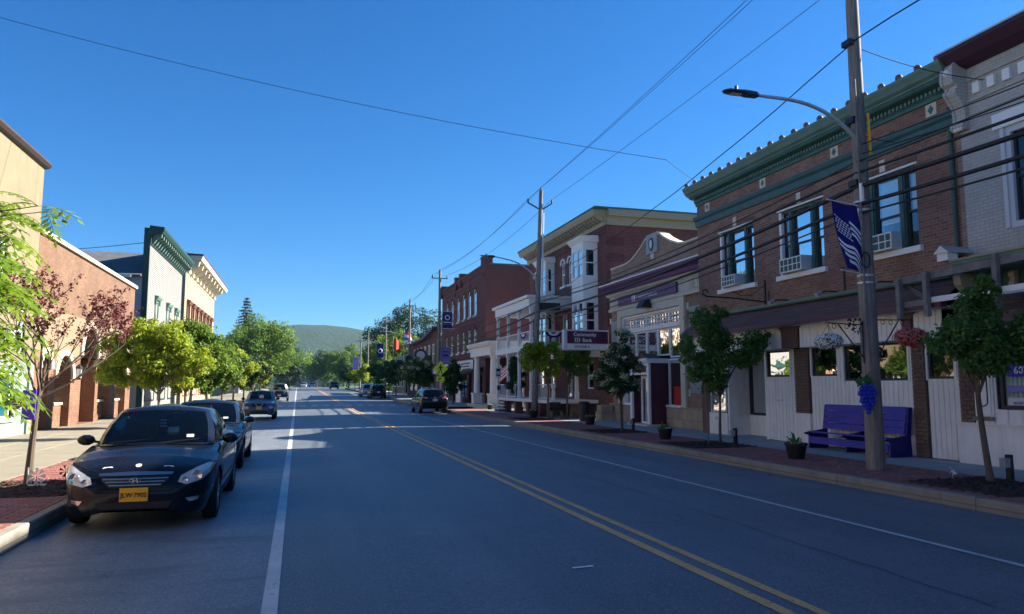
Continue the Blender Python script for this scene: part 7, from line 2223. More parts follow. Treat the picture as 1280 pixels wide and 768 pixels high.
c1_ = put(make_car('parked_car', 'black four door sedan with yellow licence plate, nearest of the cars parked on the left', 'paint_black', sedan_params(trim=trim_black)), -1.97, 13.0, PI); c1_.scale = (1.07, 1.05, 1.07)
P_ = sedan_params(H=1.46, trim=trim_second)
c2_ = put(make_car('parked_car', 'black sedan parked directly behind the nearest black sedan on the left', 'paint_navy', P_), -2.05, 19.6, PI); c2_.scale = (1.05, 1.05, 1.06)

# compact crossover with high lamps
def trim_cross(decal, root, bt):
    decal('headlight', [(.50, .66), (.60, .60), (.70, .60), (.78, .66), (.72, .74), (.58, .74)], 'f', 'lamp_lens', .012, cuts=3, mirror=True)
    decal('upper_lamp', [(.56, .90), (.76, .88), (.80, .97), (.66, .985)], 'f', 'lamp_lens', .010, cuts=3, mirror=True)
    g = decal('grille', [(-.40, .86), (.40, .86), (.34, .70), (-.34, .70)], 'f', 'black_plastic', .008, cuts=4)[0]
    for s_ in (1, -1):
        decal('grille_v', [(s_ * .18, .87), (s_ * .24, .87), (s_ * .10, .70), (s_ * .04, .70)], 'f', 'chrome', .022, parent=g, cuts=2)
    decal('grille_v', [(-.09, .70), (.09, .70), (.09, .74), (-.09, .74)], 'f', 'chrome', .022, parent=g, cuts=2)
    decal('bumper_intake', [(-.6, .50), (.6, .50), (.5, .30), (-.5, .30)], 'f', 'black_plastic', .006, cuts=4)
    loc, nn, _, _ = bt.ray_cast(Vector((0, 4, .6)), Vector((0, -1, 0)))
    plate(root, None, loc.y + .02, .56, 'plate_yellow', 1)
def suv_params(H, L, W, trim, cat='suv', boxy=0.0, secs=1.12):
    h = L / 2
    return dict(cat=cat, L=L, W=W, H=H, yf=h - .88, yr=-h + .86, wr=.35, gc=.24, secs=secs, tw=.23,
        ztop=[(-h, .95), (-h + .05, 1.10), (-h + .5, 1.14), (0, 1.08), (h - 1.35, 1.10), (h - .9, 1.06), (h - .35, .98), (h - .12, .90), (h - .04, .78), (h, .62)],
        zsh=[(-h, .88), (-h + .1, 1.05), (0, 1.04), (h - 1.3, 1.03), (h - .8, .96), (h - .2, .86), (h - .05, .72), (h, .58)],
        plan=[(-h, .80), (-h + .06, .90), (-h + .25, .965), (-h + .8, 1.0), (h - 1.1, 1.0), (h - .5, .97), (h - .2, .90), (h - .07, .80), (h, .62)],
        cabin=[(0, h - 1.18, 0, h - 1.98 + boxy, 'windscreen'), (.30, h - 1.2, .26, h - 1.99 + boxy, 'windscreen'), (.60, h - 1.28, .46, h - 2.03 + boxy, None), (W / 2 * .86, h - 1.45, .60, h - 2.12 + boxy, 'front_glass'), (W / 2 * .87, h - 1.9, .62, h - 2.25 + boxy * .5, 'front_glass'), (W / 2 * .875, .05, .625, -.05, None), (W / 2 * .875, -.05, .625, -.13, 'rear_glass'), (W / 2 * .87, -.85, .615, -.85, None), (W / 2 * .87, -.95, .615, -.95, 'quarter_glass'), (W / 2 * .85, -h + .45, .60, -h + .75, None), (W / 2 * .80, -h + .18, .57, -h + .58, None), (W / 2 * .70, -h + .10, .52, -h + .52, 'rear_window'), (.35, -h + .07, .30, -h + .49, 'rear_window'), (0, -h + .06, 0, -h + .48, None)],
        rc=-.3, rdrop=.03, cy0=-h + .4, cy1=h - 1.45, seats=[.15, -.75], mir=(0, h - 2.0), dm=(h - 1.62, 1.12, W / 2 * .90),
        seams=[[(h - 1.45, .40), (h - 1.435, .40), (h - 1.40, 1.0), (h - 1.415, 1.0)], [(-.055, .34), (-.04, .34), (-.02, 1.03), (-.035, 1.03)]],
        handles=[[(.08, .93), (.26, .93), (.26, .955), (.08, .955)], [(-.8, .95), (-.62, .95), (-.62, .975), (-.8, .975)]], trim=trim, mirror_mat='black_plastic')
put(make_car('parked_suv', 'grey crossover with a v shaped grille, third of the cars parked on the left', 'paint_grey', suv_params(1.60, 4.13, 1.78, trim_cross)), -1.98, 44.9, PI)

def trim_suv_rear(decal, root, bt):
    decal('tail_light', [(.50, 1.00), (.83, 1.02), (.86, 1.12), (.60, 1.10)], 'b', 'tail_red', .010, cuts=3, mirror=True)
    decal('reverse_light', [(.48, 1.00), (.62, 1.00), (.60, 1.06), (.50, 1.05)], 'b', 'lamp_inner', .016, cuts=2, mirror=True)
    decal('number_recess', [(-.30, .98), (.30, .98), (.26, .80), (-.26, .80)], 'b', 'black_plastic', .006, cuts=3)
    decal('bumper_step', [(-.80, .62), (.80, .62), (.80, .66), (-.80, .66)], 'b', 'black_plastic', .02, cuts=3)
    decal('badge', [(-.05, 1.03), (.05, 1.03), (.05, 1.08), (-.05, 1.08)], 'b', 'chrome', .012, cuts=1)
    loc, nn, _, _ = bt.ray_cast(Vector((0, -4, .85)), Vector((0, 1, 0)))
    plate(root, None, loc.y - .02, .82, 'white_grey', -1)
    for sx in (-.62, .62):
        m = MB(); m.tube([(sx, 1.0, 1.72), (sx, .9, 1.75), (sx, -1.2, 1.75), (sx, -1.35, 1.71)], .018, 5); m.build('roof_rail', 'steel_dark', root, origin=(sx, 0, 1.7))
put(make_car('parked_suv', 'black suv seen from behind, parked on the right by the crossing sign', 'paint_black', suv_params(1.70, 4.75, 1.93, trim_suv_rear)), 8.68, 50.6, 0)

# open grille off-roader far down on the left
def trim_jeep(decal, root, bt):
    decal('headlight', [(.52 + .10 * math.cos(a), .98 + .10 * math.sin(a)) for a in [2 * PI * k / 10 for k in range(10)]], 'f', 'lamp_inner', .012, cuts=1, mirror=True)
    decal('grille', [(-.38, 1.04), (.38, 1.04), (.38, .78), (-.38, .78)], 'f', 'black_plastic', .008, cuts=3)
    m = MB(); m.box(-.85, .85, 2.0, 2.18, .52, .68); m.build('front_bumper', 'black_plastic', root, origin=(0, 2.1, .6))
    m = MB(); m.box(-.16, .16, 2.18, 2.20, .54, .68); m.build('license_plate', 'white_grey', root, origin=(0, 2.2, .6))
    m = MB(); m.box(-.66, .66, .78, .86, 1.72, 1.80); m.build('screen_header', 'paint_silver', root, origin=(0, .8, 1.75))
jp = suv_params(1.86, 4.2, 1.87, trim_jeep, boxy=.62, secs=1.25); jp['wr'] = .40; jp['gc'] = .35; jp['ztop'] = [(-2.1, 1.1), (-1.9, 1.16), (.7, 1.16), (1.9, 1.14), (2.05, 1.12), (2.1, 1.0)]; jp['zsh'] = [(-2.1, 1.05), (1.9, 1.1), (2.1, .95)]; jp['plan'] = [(-2.1, .92), (-1.9, 1), (1.0, 1.0), (1.9, .94), (2.1, .88)]; jp['dm'] = (.55, 1.25, .86)
put(make_car('parked_suv', 'boxy dark off roader far down on the left side of the road', 'paint_grey', jp), -1.75, 81, PI)

def trim_far(decal, root, bt):
    decal('tail_light', [(.55, .86), (.80, .86), (.80, 1.04), (.60, 1.04)], 'b', 'tail_red', .010, cuts=1, mirror=True)
    decal('headlight', [(.52, .72), (.76, .72), (.80, .84), (.56, .84)], 'f', 'lamp_inner', .010, cuts=1, mirror=True)
    loc, nn, _, _ = bt.ray_cast(Vector((0, -4, .75)), Vector((0, 1, 0)))
    if loc: plate(root, None, loc.y - .02, .70, 'white_grey', -1)
far = make_car('parked_suv', 'dark suv at the far right kerb, nearer of the distant pair', 'paint_black', suv_params(1.70, 4.6, 1.88, trim_far)); put(far, 8.9, 88, 0)
far2 = make_car('parked_suv', 'silver suv at the far right kerb, just beyond the dark one', 'paint_silver', suv_params(1.68, 4.6, 1.86, trim_far)); put(far2, 8.7, 98, 0)
far3 = copy_tree(far, None, PI, 'dark suv driving towards the camera far down the road'); put(far3, 7.6, 165, PI)
far4 = make_car('parked_car', 'pale car at the far end of the road, left of the oncoming dark suv', 'paint_silver', sedan_params(trim=trim_far)); put(far4, 1.5, 200, PI)
far5 = copy_tree(far4, None, PI, 'second pale car at the far end of the road'); put(far5, 4.0, 215, PI)
# ------------------------------------------------------------------ trees
def leaf_cloud(rng, cents, rads, n, size, squash=.8, droop=.0, up=.35, aspect=.5, hollow=.35, fold=True):
    """n folded leaves scattered in clusters; returns mesh arrays"""
    cents = np.array(cents, float); rads = np.array(rads, float)
    w_ = rads ** 2; w_ /= w_.sum()
    idx = rng.choice(len(cents), n, p=w_)
    d = rng.normal(size=(n, 3)); d /= np.linalg.norm(d, axis=1)[:, None]
    rr = (hollow + (1 - hollow) * rng.rand(n) ** .6)
    rr = np.where(rng.rand(n) < .08, rr * (1.1 + .7 * rng.rand(n)), rr)
    pos = cents[idx] + d * (rr * rads[idx])[:, None] * np.array([1, 1, squash])
    nrm = d * .6 + rng.normal(size=(n, 3)) * .6 + np.array([0, 0, up]); nrm /= np.linalg.norm(nrm, axis=1)[:, None]
    t = rng.normal(size=(n, 3)) + d * .5 - np.array([0, 0, droop]); t -= nrm * (t * nrm).sum(1)[:, None]; t /= np.linalg.norm(t, axis=1)[:, None] + 1e-9
    b = np.cross(nrm, t)
    s = size * (.65 + .7 * rng.rand(n))
    L_ = s[:, None]
    a0 = pos - t * L_ * .5; a1 = pos + t * L_ * .5
    l = pos + b * L_ * aspect * .5 + nrm * L_ * .10; r = pos - b * L_ * aspect * .5 + nrm * L_ * .10
    V_ = np.stack([a0, l, a1, r], 1).reshape(-1, 3)
    return V_
def quads_object(name, V_, mat, parent, origin):
    n = len(V_) // 4
    me = bpy.data.meshes.new(name)
    V_ = V_ - np.array(origin)
    me.vertices.add(len(V_)); me.vertices.foreach_set('co', V_.astype(np.float32).ravel())
    me.loops.add(n * 6); me.polygons.add(n * 2)
    base = (np.arange(n) * 4)[:, None]
    li = (base + np.array([0, 1, 2, 0, 2, 3])[None, :]).ravel()
    me.loops.foreach_set('vertex_index', li.astype(np.int32))
    me.polygons.foreach_set('loop_start', (np.arange(n * 2) * 3).astype(np.int32))
    me.polygons.foreach_set('loop_total', np.full(n * 2, 3, np.int32))
    me.update(calc_edges=True)
    me.materials.append(M[mat])
    return link(name, me, parent, origin)

def tree(name, label, base, trunk_h, trunk_r, blobs, n, size, mat, seed=1, bark='bark', squash=.85, limbs=True, sub=9, subr=.42, group=None, lean=(0, 0), aspect=.5, bloom=None, cat='tree', hollow=.35, spread=.95):
    """blobs: (dx, dy, z, r) lobes of the crown relative to the base; each is broken into sub clumps"""
    rng = np.random.RandomState(seed)
    n = int(n * 1.55); size *= .80; sub = int(sub * 1.25); subr *= .90
    bx, by, bz = base
    t = thing(name, label, cat, base, group)
    cents = []; rads = []
    for (dx, dy, z, r) in blobs:
        for k in range(sub):
            d = rng.normal(size=3); d /= np.linalg.norm(d)
            q = spread * r * (.35 + .65 * rng.rand())
            cents.append((bx + dx + d[0] * q, by + dy + d[1] * q, bz + z + d[2] * q * squash)); rads.append(r * subr * (.6 + .7 * rng.rand()))
    quads = leaf_cloud(rng, cents, rads, n, size, squash, aspect=aspect, hollow=hollow)
    quads_object('crown', quads, mat, t, (bx, by, bz + trunk_h))
    if bloom:
        nb, bs = bloom
        ids = rng.choice(len(cents), nb); c2 = []; r2 = []
        for i in ids:
            d = rng.normal(size=3); d /= np.linalg.norm(d); d[2] = abs(d[2]) * .6; d[1] -= .4
            c2.append(np.array(cents[i]) + d * rads[i]); r2.append(bs)
        quads_object('blossom', leaf_cloud(rng, c2, r2, nb * 70, bs * .28, .8, aspect=.9, hollow=.1), 'blossom', t, (bx, by, bz + trunk_h))
    mb = MB(); N = 7; pts = []
    for k in range(N + 1):
        f = k / N; pts.append((bx + lean[0] * f + .02 * math.sin(3 * f + seed) * trunk_h * .5, by + lean[1] * f + .015 * math.cos(4 * f + seed) * trunk_h * .5, bz - .05 + (trunk_h + .05) * f))
    mb.tube(pts, [trunk_r * (1.35 if k == 0 else 1.0 - .35 * k / N) for k in range(N + 1)], 10)
    mb.build('trunk', bark, t, smooth=True, fix=False)
    if limbs:
        mb = MB(); top = Vector(pts[-1])
        order = rng.permutation(len(cents))[:min(len(cents), 16)]
        for i in order:
            c = Vector(cents[i]); mid = top.lerp(c, .5) + Vector((rng.normal() * .05, rng.normal() * .05, .12 * (c - top).length * .4))
            st_ = Vector(pts[-2 if rng.rand() < .5 else -1])
            mb.tube([st_, st_.lerp(mid, .5) + Vector((0, 0, .02)), mid, c], [trunk_r * .42, trunk_r * .32, trunk_r * .2, trunk_r * .06], 6)
        mb.build('branches', bark, t, smooth=True, fix=False)
    return t

# right pavement street trees
tree('street_tree', 'small round dark green tree before the dance window at the right edge', (11.72, 10.38, .12), 1.75, .062, [(-.02, 0, 2.45, .62), (-.52, .1, 2.50, .50), (.50, -.1, 2.50, .55), (.0, .1, 2.95, .50), (.75, .2, 2.35, .42), (-.25, -.2, 2.2, .42), (.35, 0, 2.15, .40), (.05, 0, 3.3, .42)], 7500, .115, 'leaf_mid', 3, 'bark', sub=10, lean=(-.10, .03), group='street trees on the right pavement')
tree('street_tree', 'broad green tree hiding the shop entry beside the bank', (11.90, 19.3, .12), 1.55, .045, [(.1, 0, 2.55, .72), (-.65, .1, 2.9, .62), (-.3, .1, 3.35, .62), (.75, -.1, 2.75, .60), (1.25, -.1, 3.0, .45), (-.75, 0, 2.25, .50), (.1, 0, 3.75, .35), (-.15, 0, 1.85, .50), (1.55, 0, 3.15, .25)], 9500, .12, 'leaf_mid', 5, 'bark', sub=10, group='street trees on the right pavement')
tree('flowering_tree', 'conical tree with cream flower clusters in front of the bank', (11.58, 25.5, .12), 1.25, .055, [(0, 0, 1.75, .72), (-.55, 0, 1.75, .5), (.55, 0, 1.8, .5), (-.1, 0, 2.4, .70), (.35, 0, 2.35, .5), (-.5, 0, 2.5, .42), (0, 0, 3.05, .50), (.1, 0, 3.55, .30)], 8500, .115, 'leaf_dark', 8, 'bark', sub=10, group='street trees on the right pavement', bloom=(52, .20))
st2 = MB(); st2.tube([(11.5, 19.3, .1), (11.46, 19.3, 1.0), (11.42, 19.32, 1.9)], [.022, .018, .012], 6)
tag(st2.build('sapling_stem', 'bark_grey', smooth=True), 'thin pale sapling stem left of the broad green tree beside the bank', 'stem')
tree('street_tree', 'sunlit lime green tree beside the second utility pole', (11.95, 34.95, .12), 1.9, .065, [(-.6, 0, 2.9, .75), (.2, 0, 3.2, .70), (-.9, 0, 3.4, .5), (.3, 0, 2.4, .55), (-.5, 0, 3.6, .5)], 5200, .15, 'leaf_lime', 11, sub=9, group='street trees on the right pavement')
tree('street_tree', 'shaded green tree just right of the sunlit lime tree', (13.1, 35.4, .12), 1.9, .06, [(.2, 0, 3.2, .75), (.75, 0, 3.4, .6), (.9, 0, 2.8, .6), (.3, 0, 2.5, .5)], 4300, .15, 'leaf_mid', 12, sub=9, group='street trees on the right pavement')
tree('flowering_tree', 'slim dark tree with a few pale flowers between the steps and the parking sign', (12.9, 44.0, .12), .9, .05, [(0, 0, 1.7, .65), (0, 0, 2.5, .65), (.1, 0, 3.2, .45), (.1, 0, 1.3, .4)], 4500, .15, 'leaf_dark', 13, sub=8, group='street trees on the right pavement', bloom=(8, .14))
tree('street_tree', 'dark bushy tree in front of the dark red block, left of the round columns', (12.9, 63.0, .12), 1.2, .08, [(0, 0, 2.2, 1.1), (.2, 0, 3.2, .9), (-.5, 0, 2.6, .8), (0, 0, 1.5, .8)], 5200, .19, 'leaf_dark', 14, sub=9, group='street trees on the right pavement')
specs = [(11.8, 74, 'flowering', 'dark tree with pale flowers behind the black suv', 1.2), (12.2, 84, 'flowering', 'tree with bright cream flowers before the small brick shop', 1.25), (11.8, 93, 'dark', 'dark tree left of the cream flowered tree', 1.3), (12.0, 102, 'dark', 'dark tree under the tan roof', 1.3), (11.6, 112, 'dark', 'furthest dark street tree under the tan roof', 1.3), (10.8, 128, 'lime', 'bright green shrubby tree by the fifth utility pole', 1.3), (10.2, 140, 'lime', 'bright yellow green shrub at the foot of the sixth pole', 1.2), (9.6, 150, 'flowering', 'pale flowered shrub at the far right kerb', 1.2)]
for i, (x, y, kind, lab, s_) in enumerate(specs):
    m_ = {'flowering': 'leaf_dark', 'dark': 'leaf_dark', 'lime': 'leaf_lime'}[kind]
    tree('street_tree', lab, (x, y, G(y) + .1), 1.1 * s_, .08, [(0, 0, 2.1 * s_, 1.1 * s_), (.3, 0, 3.0 * s_, .85 * s_), (-.6, 0, 2.4 * s_, .8 * s_)], 3800, .20 + .001 * y, m_, 20 + i, sub=9, group='street trees on the right pavement', bloom=(18, .3) if kind == 'flowering' else None)

# left pavement trees
tree('street_tree', 'nearest lime green leafy tree on the left pavement, before the orange brick building', (-4.35, 26.6, .12), 1.6, .06, [(.1, 0, 2.75, .95), (-.9, 0, 2.75, .9), (.2, .2, 3.25, .75), (-.6, .3, 3.3, .7), (1.0, 0, 2.5, .65), (-1.4, 0, 2.2, .7), (-.2, 0, 2.05, .75), (.6, .2, 1.95, .6)], 12500, .15, 'leaf_lime', 31, 'bark_grey', sub=11, group='street trees on the left pavement')
tree('street_tree', 'green leafy tree on the left pavement behind the nearest lime one', (-4.4, 33.0, .12), 1.6, .075, [(0, 0, 2.8, 1.2), (-1.0, 0, 3.0, 1.1), (.9, 0, 2.7, 1.0), (.2, 0, 3.5, .9), (-.7, 0, 3.6, .85), (.9, 0, 3.2, .75), (0, 0, 2.0, .9)], 12000, .18, 'leaf_green', 32, 'bark_grey', sub=11, group='street trees on the left pavement')
for i, (x, y, h, s_, m_, lab) in enumerate([(-4.6, 42.5, 1.8, 1.25, 'leaf_green', 'third tree of the left row, behind the leafy pair'), (-4.7, 52, 1.7, 1.35, 'leaf_far', 'fourth tree of the left row, darker, above the second black sedan'), (-4.8, 62, 1.7, 1.30, 'leaf_lime', 'fifth tree of the left row, with yellowish tips'), (-4.7, 72, 1.7, 1.25, 'leaf_far', 'sixth tree of the left row, above the crossover'), (-4.6, 84, 1.7, 1.3, 'leaf_far_dark', 'seventh tree of the left row, dark green'), (-4.4, 97, 1.6, 1.25, 'leaf_lime', 'last lime green tree of the left row, by the boxy off roader')]):
    tree('street_tree', lab, (x, y, G(y) + .1), h, .08, [(0, 0, 2.4 * s_, .95 * s_), (-.8, 0, 2.3 * s_, .85 * s_), (.75, 0, 2.2 * s_, .75 * s_), (0, 0, 2.95 * s_, .65 * s_), (0, 0, 1.7 * s_, .75 * s_)], 6500, .21 + .0012 * y, m_, 40 + i, sub=10, group='street trees on the left pavement')

# thin tree with red leaves beside the nearest car
def red_tree():
    bx, by, bz = -4.33, 14.5, .12
    t = thing('red_leaf_tree', 'thin dark stemmed tree with sparse red leaves on the left pavement', 'tree', (bx, by, bz))
    rng = random.Random(5); tips = []
    mb = MB()
    mb.tube([(bx, by, bz - .05), (bx + .02, by, .7), (bx + .05, by, 1.25), (bx + .09, by, 1.85)], [.075, .055, .045, .036], 9)
    def grow(p, d, L, r, lev):
        pts = [p]; q = p.copy(); dd = d.copy()
        for k in range(4):
            dd = (dd + Vector((rng.uniform(-.12, .12), rng.uniform(-.12, .12), rng.uniform(-.02, .12)))).normalized(); q = q + dd * (L / 4); pts.append(q.copy())
        mb.tube(pts, [max(.0028, r * (1 - .5 * k / 4)) for k in range(5)], 5, cap=False)
        if lev == 0:
            tips.extend(pts[1:]); return
        for k in range(rng.choice((3, 4)) if lev > 1 else 3):
            s = pts[rng.choice((2, 3, 4))] if k else pts[4]
            nd = (dd + Vector((rng.uniform(-.75, .75), rng.uniform(-.7, .7), rng.uniform(-.15, .5)))).normalized()
            grow(s.copy(), nd, L * rng.uniform(.58, .78), r * .55, lev - 1)
        if lev <= 1: tips.extend(pts[2:])
    top = Vector((bx + .09, by, 1.85))
    for d in ((-.55, .1, .9), (-.2, -.2, 1.1), (.15, .2, 1.1), (.75, .0, .85), (.95, .15, .55), (-.1, .1, 1.3)):
        grow(top.copy() - Vector((0, 0, rng.uniform(0, .5))), Vector(d).normalized(), .95, .024, 3)
    mb.build('stem', 'bark', t, smooth=True, fix=False)
    nr = np.random.RandomState(3); tp = np.array([tuple(p) for p in tips]); keep = nr.rand(len(tp)) < .75; tp = tp[keep]
    V_ = leaf_cloud(nr, tp, np.full(len(tp), .06), 4000, .062, 1.0, aspect=.55, hollow=.3)
    quads_object('crown', V_, 'leaf_red', t, (bx, by, 2.5))
red_tree()

# leafy boughs reaching in from a tree just out of frame on the left
def near_tree():
    bx, by, bz = -4.15, 6.4, .12
    t = thing('overhanging_tree', 'bright green tree with long drooping leaflets reaching in at the left edge', 'tree', (bx, by, bz))
    mb = MB(); mb.tube([(bx, by, 0), (bx + .03, by, 1.0), (bx, by + .05, 2.0), (bx + .05, by, 3.2)], [.09, .075, .065, .04], 10)
    rng = random.Random(12); fr = []
    ends = []
    for k in range(52):      # hanging fronds: high and far reaching at the top, thinning out lower down
        z = rng.uniform(1.75, 3.3); reach = .50 if z > 2.95 else (.28 if z > 2.5 else (.42 if z > 2.2 else .22))
        yy = rng.uniform(6.2, 7.6); ends.append((-.350 * yy - .12 + reach * rng.random() ** 1.3, yy, z))
    for k in range(8): ends.append((rng.uniform(-5.2, -3.2), rng.uniform(5, 7.6), rng.uniform(2.6, 3.8)))
    for e in ends:
        e = Vector(e); s = Vector((bx, by, rng.uniform(1.7, 3.0))); m = s.lerp(e, .5) + Vector((0, 0, .3)); pts = []
        for k in range(9):
            u = k / 8; pts.append(s * (1 - u) ** 2 + m * 2 * u * (1 - u) + e * u * u)
        mb.tube(pts, [.022 * (1 - .85 * k / 8) for k in range(9)], 5, cap=False)
        for k in range(4, 9):
            for q in range(3):
                fr.append((pts[k], (pts[k] - pts[k - 1]).normalized()))
    V_ = []
    tw = MB()
    for p, d in fr:      # compound leaf: rachis with paired leaflets and a terminal one
        a = rng.uniform(0, 2 * PI); side = Vector((math.cos(a), math.sin(a) * .8, rng.uniform(-.25, .35)))
        dd = (d * .5 + side).normalized(); L = rng.uniform(.22, .36); pr = p.copy(); n = rng.choice((4, 5, 6))
        for k in range(n + 1):
            dd = (dd + Vector((0, 0, -.13))).normalized(); q = pr + dd * (L / n)
            lat = dd.cross(Vector((0, 0, 1))).normalized() if abs(dd.z) < .95 else Vector((1, 0, 0))
            for s_ in ((-1, 1) if k < n else (0,)):
                ld = (dd * (.55 if s_ else 1) + lat * s_ * .9 + Vector((0, 0, -.28 + rng.uniform(-.2, .2)))).normalized()
                l = rng.uniform(.07, .115); nn = ld.cross(lat if s_ == 0 else dd).normalized(); wv = ld.cross(nn).normalized() * l * .19
                mid = q + ld * l * .45
                V_ += [tuple(q), tuple(mid + wv + nn * .004), tuple(q + ld * l), tuple(mid - wv + nn * .004)]
            tw.tube([pr, q], .0022, 3, cap=False); pr = q
    mb.build('branches', 'bark', t, smooth=True, fix=False)
    tw.build('twigs', 'leaf_green', t, fix=False)
    quads_object('crown', np.array(V_), 'leaf_bright', t, (bx, by, 2.5))
M['leaf_bright'] = leafmat('leaf_bright', [(0.075, 0.15, 0.012), (0.125, 0.22, 0.018), (0.19, 0.29, 0.03)], 0.4, .4)
near_tree()

# distant trees
def big(name, label, x, y, h, r, mat, seed, n=9000, size=.5, lobes=9, th=.25, group='trees beyond the end of the street', cat='tree'):
    rng = random.Random(seed); bl = []
    for k in range(lobes):
        a = rng.uniform(0, 2 * PI); z = h * rng.uniform(.32, .84); q = r * rng.uniform(.15, .62) * (1.15 - abs(z / h - .5))
        bl.append((q * math.cos(a), q * math.sin(a), z, r * rng.uniform(.34, .5)))
    bl.append((0, 0, h - r * .42, r * .42)); bl.append((0, 0, h * .5, r * .6))
    return tree(name, label, (x, y, G(min(y, 180)) - .1), h * th, h * .018, bl, n, size, mat, seed, sub=9, subr=.36, group=group, cat=cat)
big('round_tree', 'big round green tree left of the far end of the road', -8.6, 185, 15.6, 13.0, 'leaf_green', 61, 22000, .66, 22, .13)
big('dark_tree', 'dark tree mass behind the spruce, left', -24, 205, 13.5, 9, 'leaf_far_dark', 62, 9000, .65, 12)
big('dark_tree', 'dark tree showing above the left row by the cream building', -33, 190, 12.5, 8, 'leaf_far_dark', 63, 8000, .62, 12)
big('dark_tree', 'dark tree between the spruce and the big round tree', -17, 215, 15, 8, 'leaf_far_dark', 64, 8000, .65, 12)
big('far_tree', 'tree left of the road end below the hill', -2.5, 260, 12, 7, 'leaf_far_dark', 65, 7000, .7)
big('far_tree', 'tree at the very end of the road', 8, 330, 14, 9, 'leaf_far_dark', 66, 7000, .8)
big('far_tree', 'tree left of centre beyond the road end', 2, 360, 15, 10, 'leaf_far', 67, 7000, .85)
big('far_tree', 'full dark tree closing the street behind the oncoming cars', -6, 300, 15.5, 10, 'leaf_far_dark', 91, 10000, .75, 12)
big('far_tree', 'full green tree closing the street, right of the last white house', 12, 300, 14, 9, 'leaf_far', 92, 10000, .75, 12)
big('far_tree', 'green tree right of the road end, below the hill', 17, 270, 13.5, 9.5, 'leaf_green', 68, 12000, .7, 12)
big('far_tree', 'dark tree right of the road end, next to the pale pole', 24, 240, 13, 8, 'leaf_far_dark', 69, 8000, .65)
big('far_tree', 'lighter tree above the distant dark suv', 14, 215, 9.5, 6, 'leaf_far', 70, 7000, .55)
big('tall_tree', 'tall dark oak behind the utility poles, leftmost of the tall right group', 22, 165, 19.0, 9, 'leaf_far_dark', 71, 11000, .55, 14)
big('tall_tree', 'tall dark oak in the middle of the right group', 32, 168, 18.0, 9, 'leaf_far_dark', 72, 10000, .55, 14)
big('tall_tree', 'tall tree above the small brick shop, sunlit at the crown', 39, 160, 18.5, 9, 'leaf_far', 73, 10000, .55, 14)
big('tall_tree', 'light green tree in front of the oaks, right of the poles', 17.5, 150, 11.5, 6, 'leaf_green', 74, 8000, .5, 10)
big('tall_tree', 'green tree behind the fifth pole', 22, 140, 10, 5, 'leaf_far', 75, 6000, .45, 9)
for i, (x, y, h, r, m_) in enumerate([(-16, 120, 9, 6, 'leaf_far'), (-24, 135, 11, 7, 'leaf_far_dark'), (-12, 145, 8, 5, 'leaf_far'), (40, 300, 14, 12, 'leaf_far_dark'), (-45, 260, 14, 12, 'leaf_far_dark'), (-60, 200, 14, 11, 'leaf_far_dark'), (60, 200, 16, 12, 'leaf_far_dark')]):
    big('far_tree', ['low green tree behind the last tree of the left row', 'dark tree behind the cream clapboard building', 'small green tree left of the boxy off roader', 'far dark tree right behind the poles', 'far dark tree left of the spruce', 'furthest left dark tree behind the roofs', 'far dark tree behind the dark red block'][i], x, y, h, r, m_, 80 + i, 6000, .6, 9)

def spruce(x, y, h, r, label, seed):
    z0 = G(180); t = thing('spruce_tree', label, 'tree', (x, y, z0)); rng = np.random.RandomState(seed)
    mb = MB(); mb.cyl((x, y, z0), (x, y, z0 + h), .35, .03, 8); mb.build('trunk', 'bark', t)
    c = []; rd = []
    nl = 30
    for k in range(nl):
        f = k / nl; z = z0 + h * (.08 + .92 * f); rr = r * (1 - f) ** .85 + .15; nb = max(4, int(13 * (1 - f) + 3)); ph = rng.rand() * 6
        for j in range(nb):
            a = ph + 2 * PI * j / nb + rng.normal() * .12; L = rr * (.75 + .4 * rng.rand())
            m_ = max(2, int(L / .55))
            for q in range(m_):
                s = (q + 1) / m_; c.append((x + L * s * math.cos(a), y + L * s * math.sin(a), z - .35 * L * s + .1 * L * s * s)); rd.append(.62 * (1.15 - s * .55))
    V_ = leaf_cloud(rng, c, rd, 42000, .55, .45, droop=.6, aspect=.34, hollow=.05)
    quads_object('crown', V_, 'leaf_spruce', t, (x, y, z0 + h * .3))
M['leaf_spruce'] = leafmat('leaf_spruce', [(0.02, 0.042, 0.03), (0.035, 0.062, 0.042), (0.05, 0.08, 0.05)], 0.1)
spruce(-14.5, 222, 26.0, 6.8, 'tall pointed spruce standing above the left trees', 5)

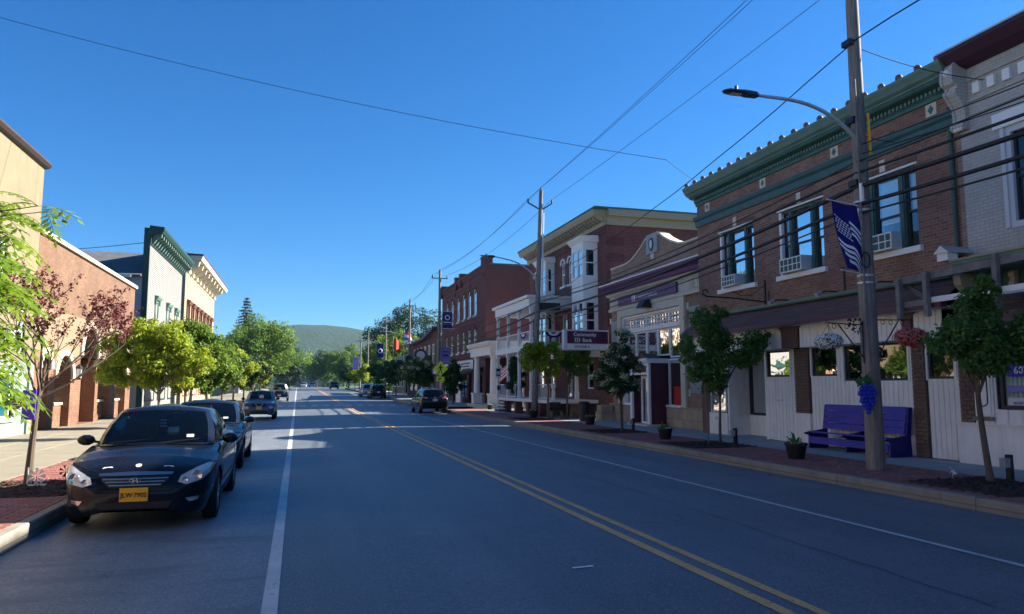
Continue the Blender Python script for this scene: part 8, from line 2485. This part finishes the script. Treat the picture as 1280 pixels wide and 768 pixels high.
# undergrowth at the ends of the view
def hedge(label, x0, x1, y0, y1, h, n, size, mat, seed, z=None):
    rng = np.random.RandomState(seed); c = []
    for k in range(int((x1 - x0) * (y1 - y0) / 6) + 12):
        c.append((rng.uniform(x0, x1), rng.uniform(y0, y1), (G(y0) if z is None else z) + rng.uniform(.2, h)))
    V_ = leaf_cloud(rng, c, np.full(len(c), max(.8, h * .35)), n, size)
    o = quads_object('undergrowth', V_, mat, None, (x0, y0, G(y0))); tag(o, label, 'bushes', kind='stuff')
hedge('dark bushes below the trees left of the road end', -22, -6.5, 125, 200, 3.5, 9000, .6, 'leaf_far_dark', 1)
hedge('dark bushes across the far end of the road', -10, 22, 345, 375, 5, 8000, .8, 'leaf_far_dark', 2)
hedge('green bushes beyond the tan roof', 13, 30, 135, 175, 3.5, 8000, .5, 'leaf_far', 3)

# ------------------------------------------------------------------ hills
def hill(pts, y0, depth, label):
    mb = MB(); n = len(pts); rng = random.Random(3)
    rows = 7
    for j in range(rows + 1):
        f = j / rows
        for i, (x, z) in enumerate(pts):
            mb.v.append((x, y0 + depth * f + 20 * math.sin(i * 1.7), -5 + (z + 5) * math.sin(f * PI / 2) ** .8 + (rng.uniform(-2.5, 2.5) if 0 < j < rows else 0)))
    for j in range(rows):
        for i in range(n - 1):
            a = j * n + i; mb.f.append((a, a + 1, a + n + 1, a + n))
    o = mb.build('hills', 'hill', smooth='all', fix=False); o['kind'] = 'structure'
X_ = lambda px, Y: 0
hill([(-2200, 30), (-1500, 40), (-900, 44), (-500, 48), (-250, 60), (-120, 84), (-60, 100), (0, 110), (40, 111), (80, 106), (120, 98), (180, 88), (260, 74), (360, 60), (520, 48), (800, 40), (1300, 52), (2200, 30)], 900, 520, '')

# thin summer haze
hz = MB().box(-1900, 2000, -60, 2200, -7, 128).build('haze', 'wire')
hz['kind'] = 'stuff'
hm = bpy.data.materials.new('haze'); hm.use_nodes = True
for n_ in list(hm.node_tree.nodes):
    if n_.type == 'BSDF_PRINCIPLED': hm.node_tree.nodes.remove(n_)
pv = hm.node_tree.nodes.new('ShaderNodeVolumePrincipled'); pv.inputs['Density'].default_value = .00008; pv.inputs['Color'].default_value = (.50, .80, 1.0, 1); pv.inputs['Anisotropy'].default_value = .2
hm.node_tree.links.new(pv.outputs[0], [x for x in hm.node_tree.nodes if x.type == 'OUTPUT_MATERIAL'][0].inputs['Volume'])
hz.data.materials.clear(); hz.data.materials.append(hm)
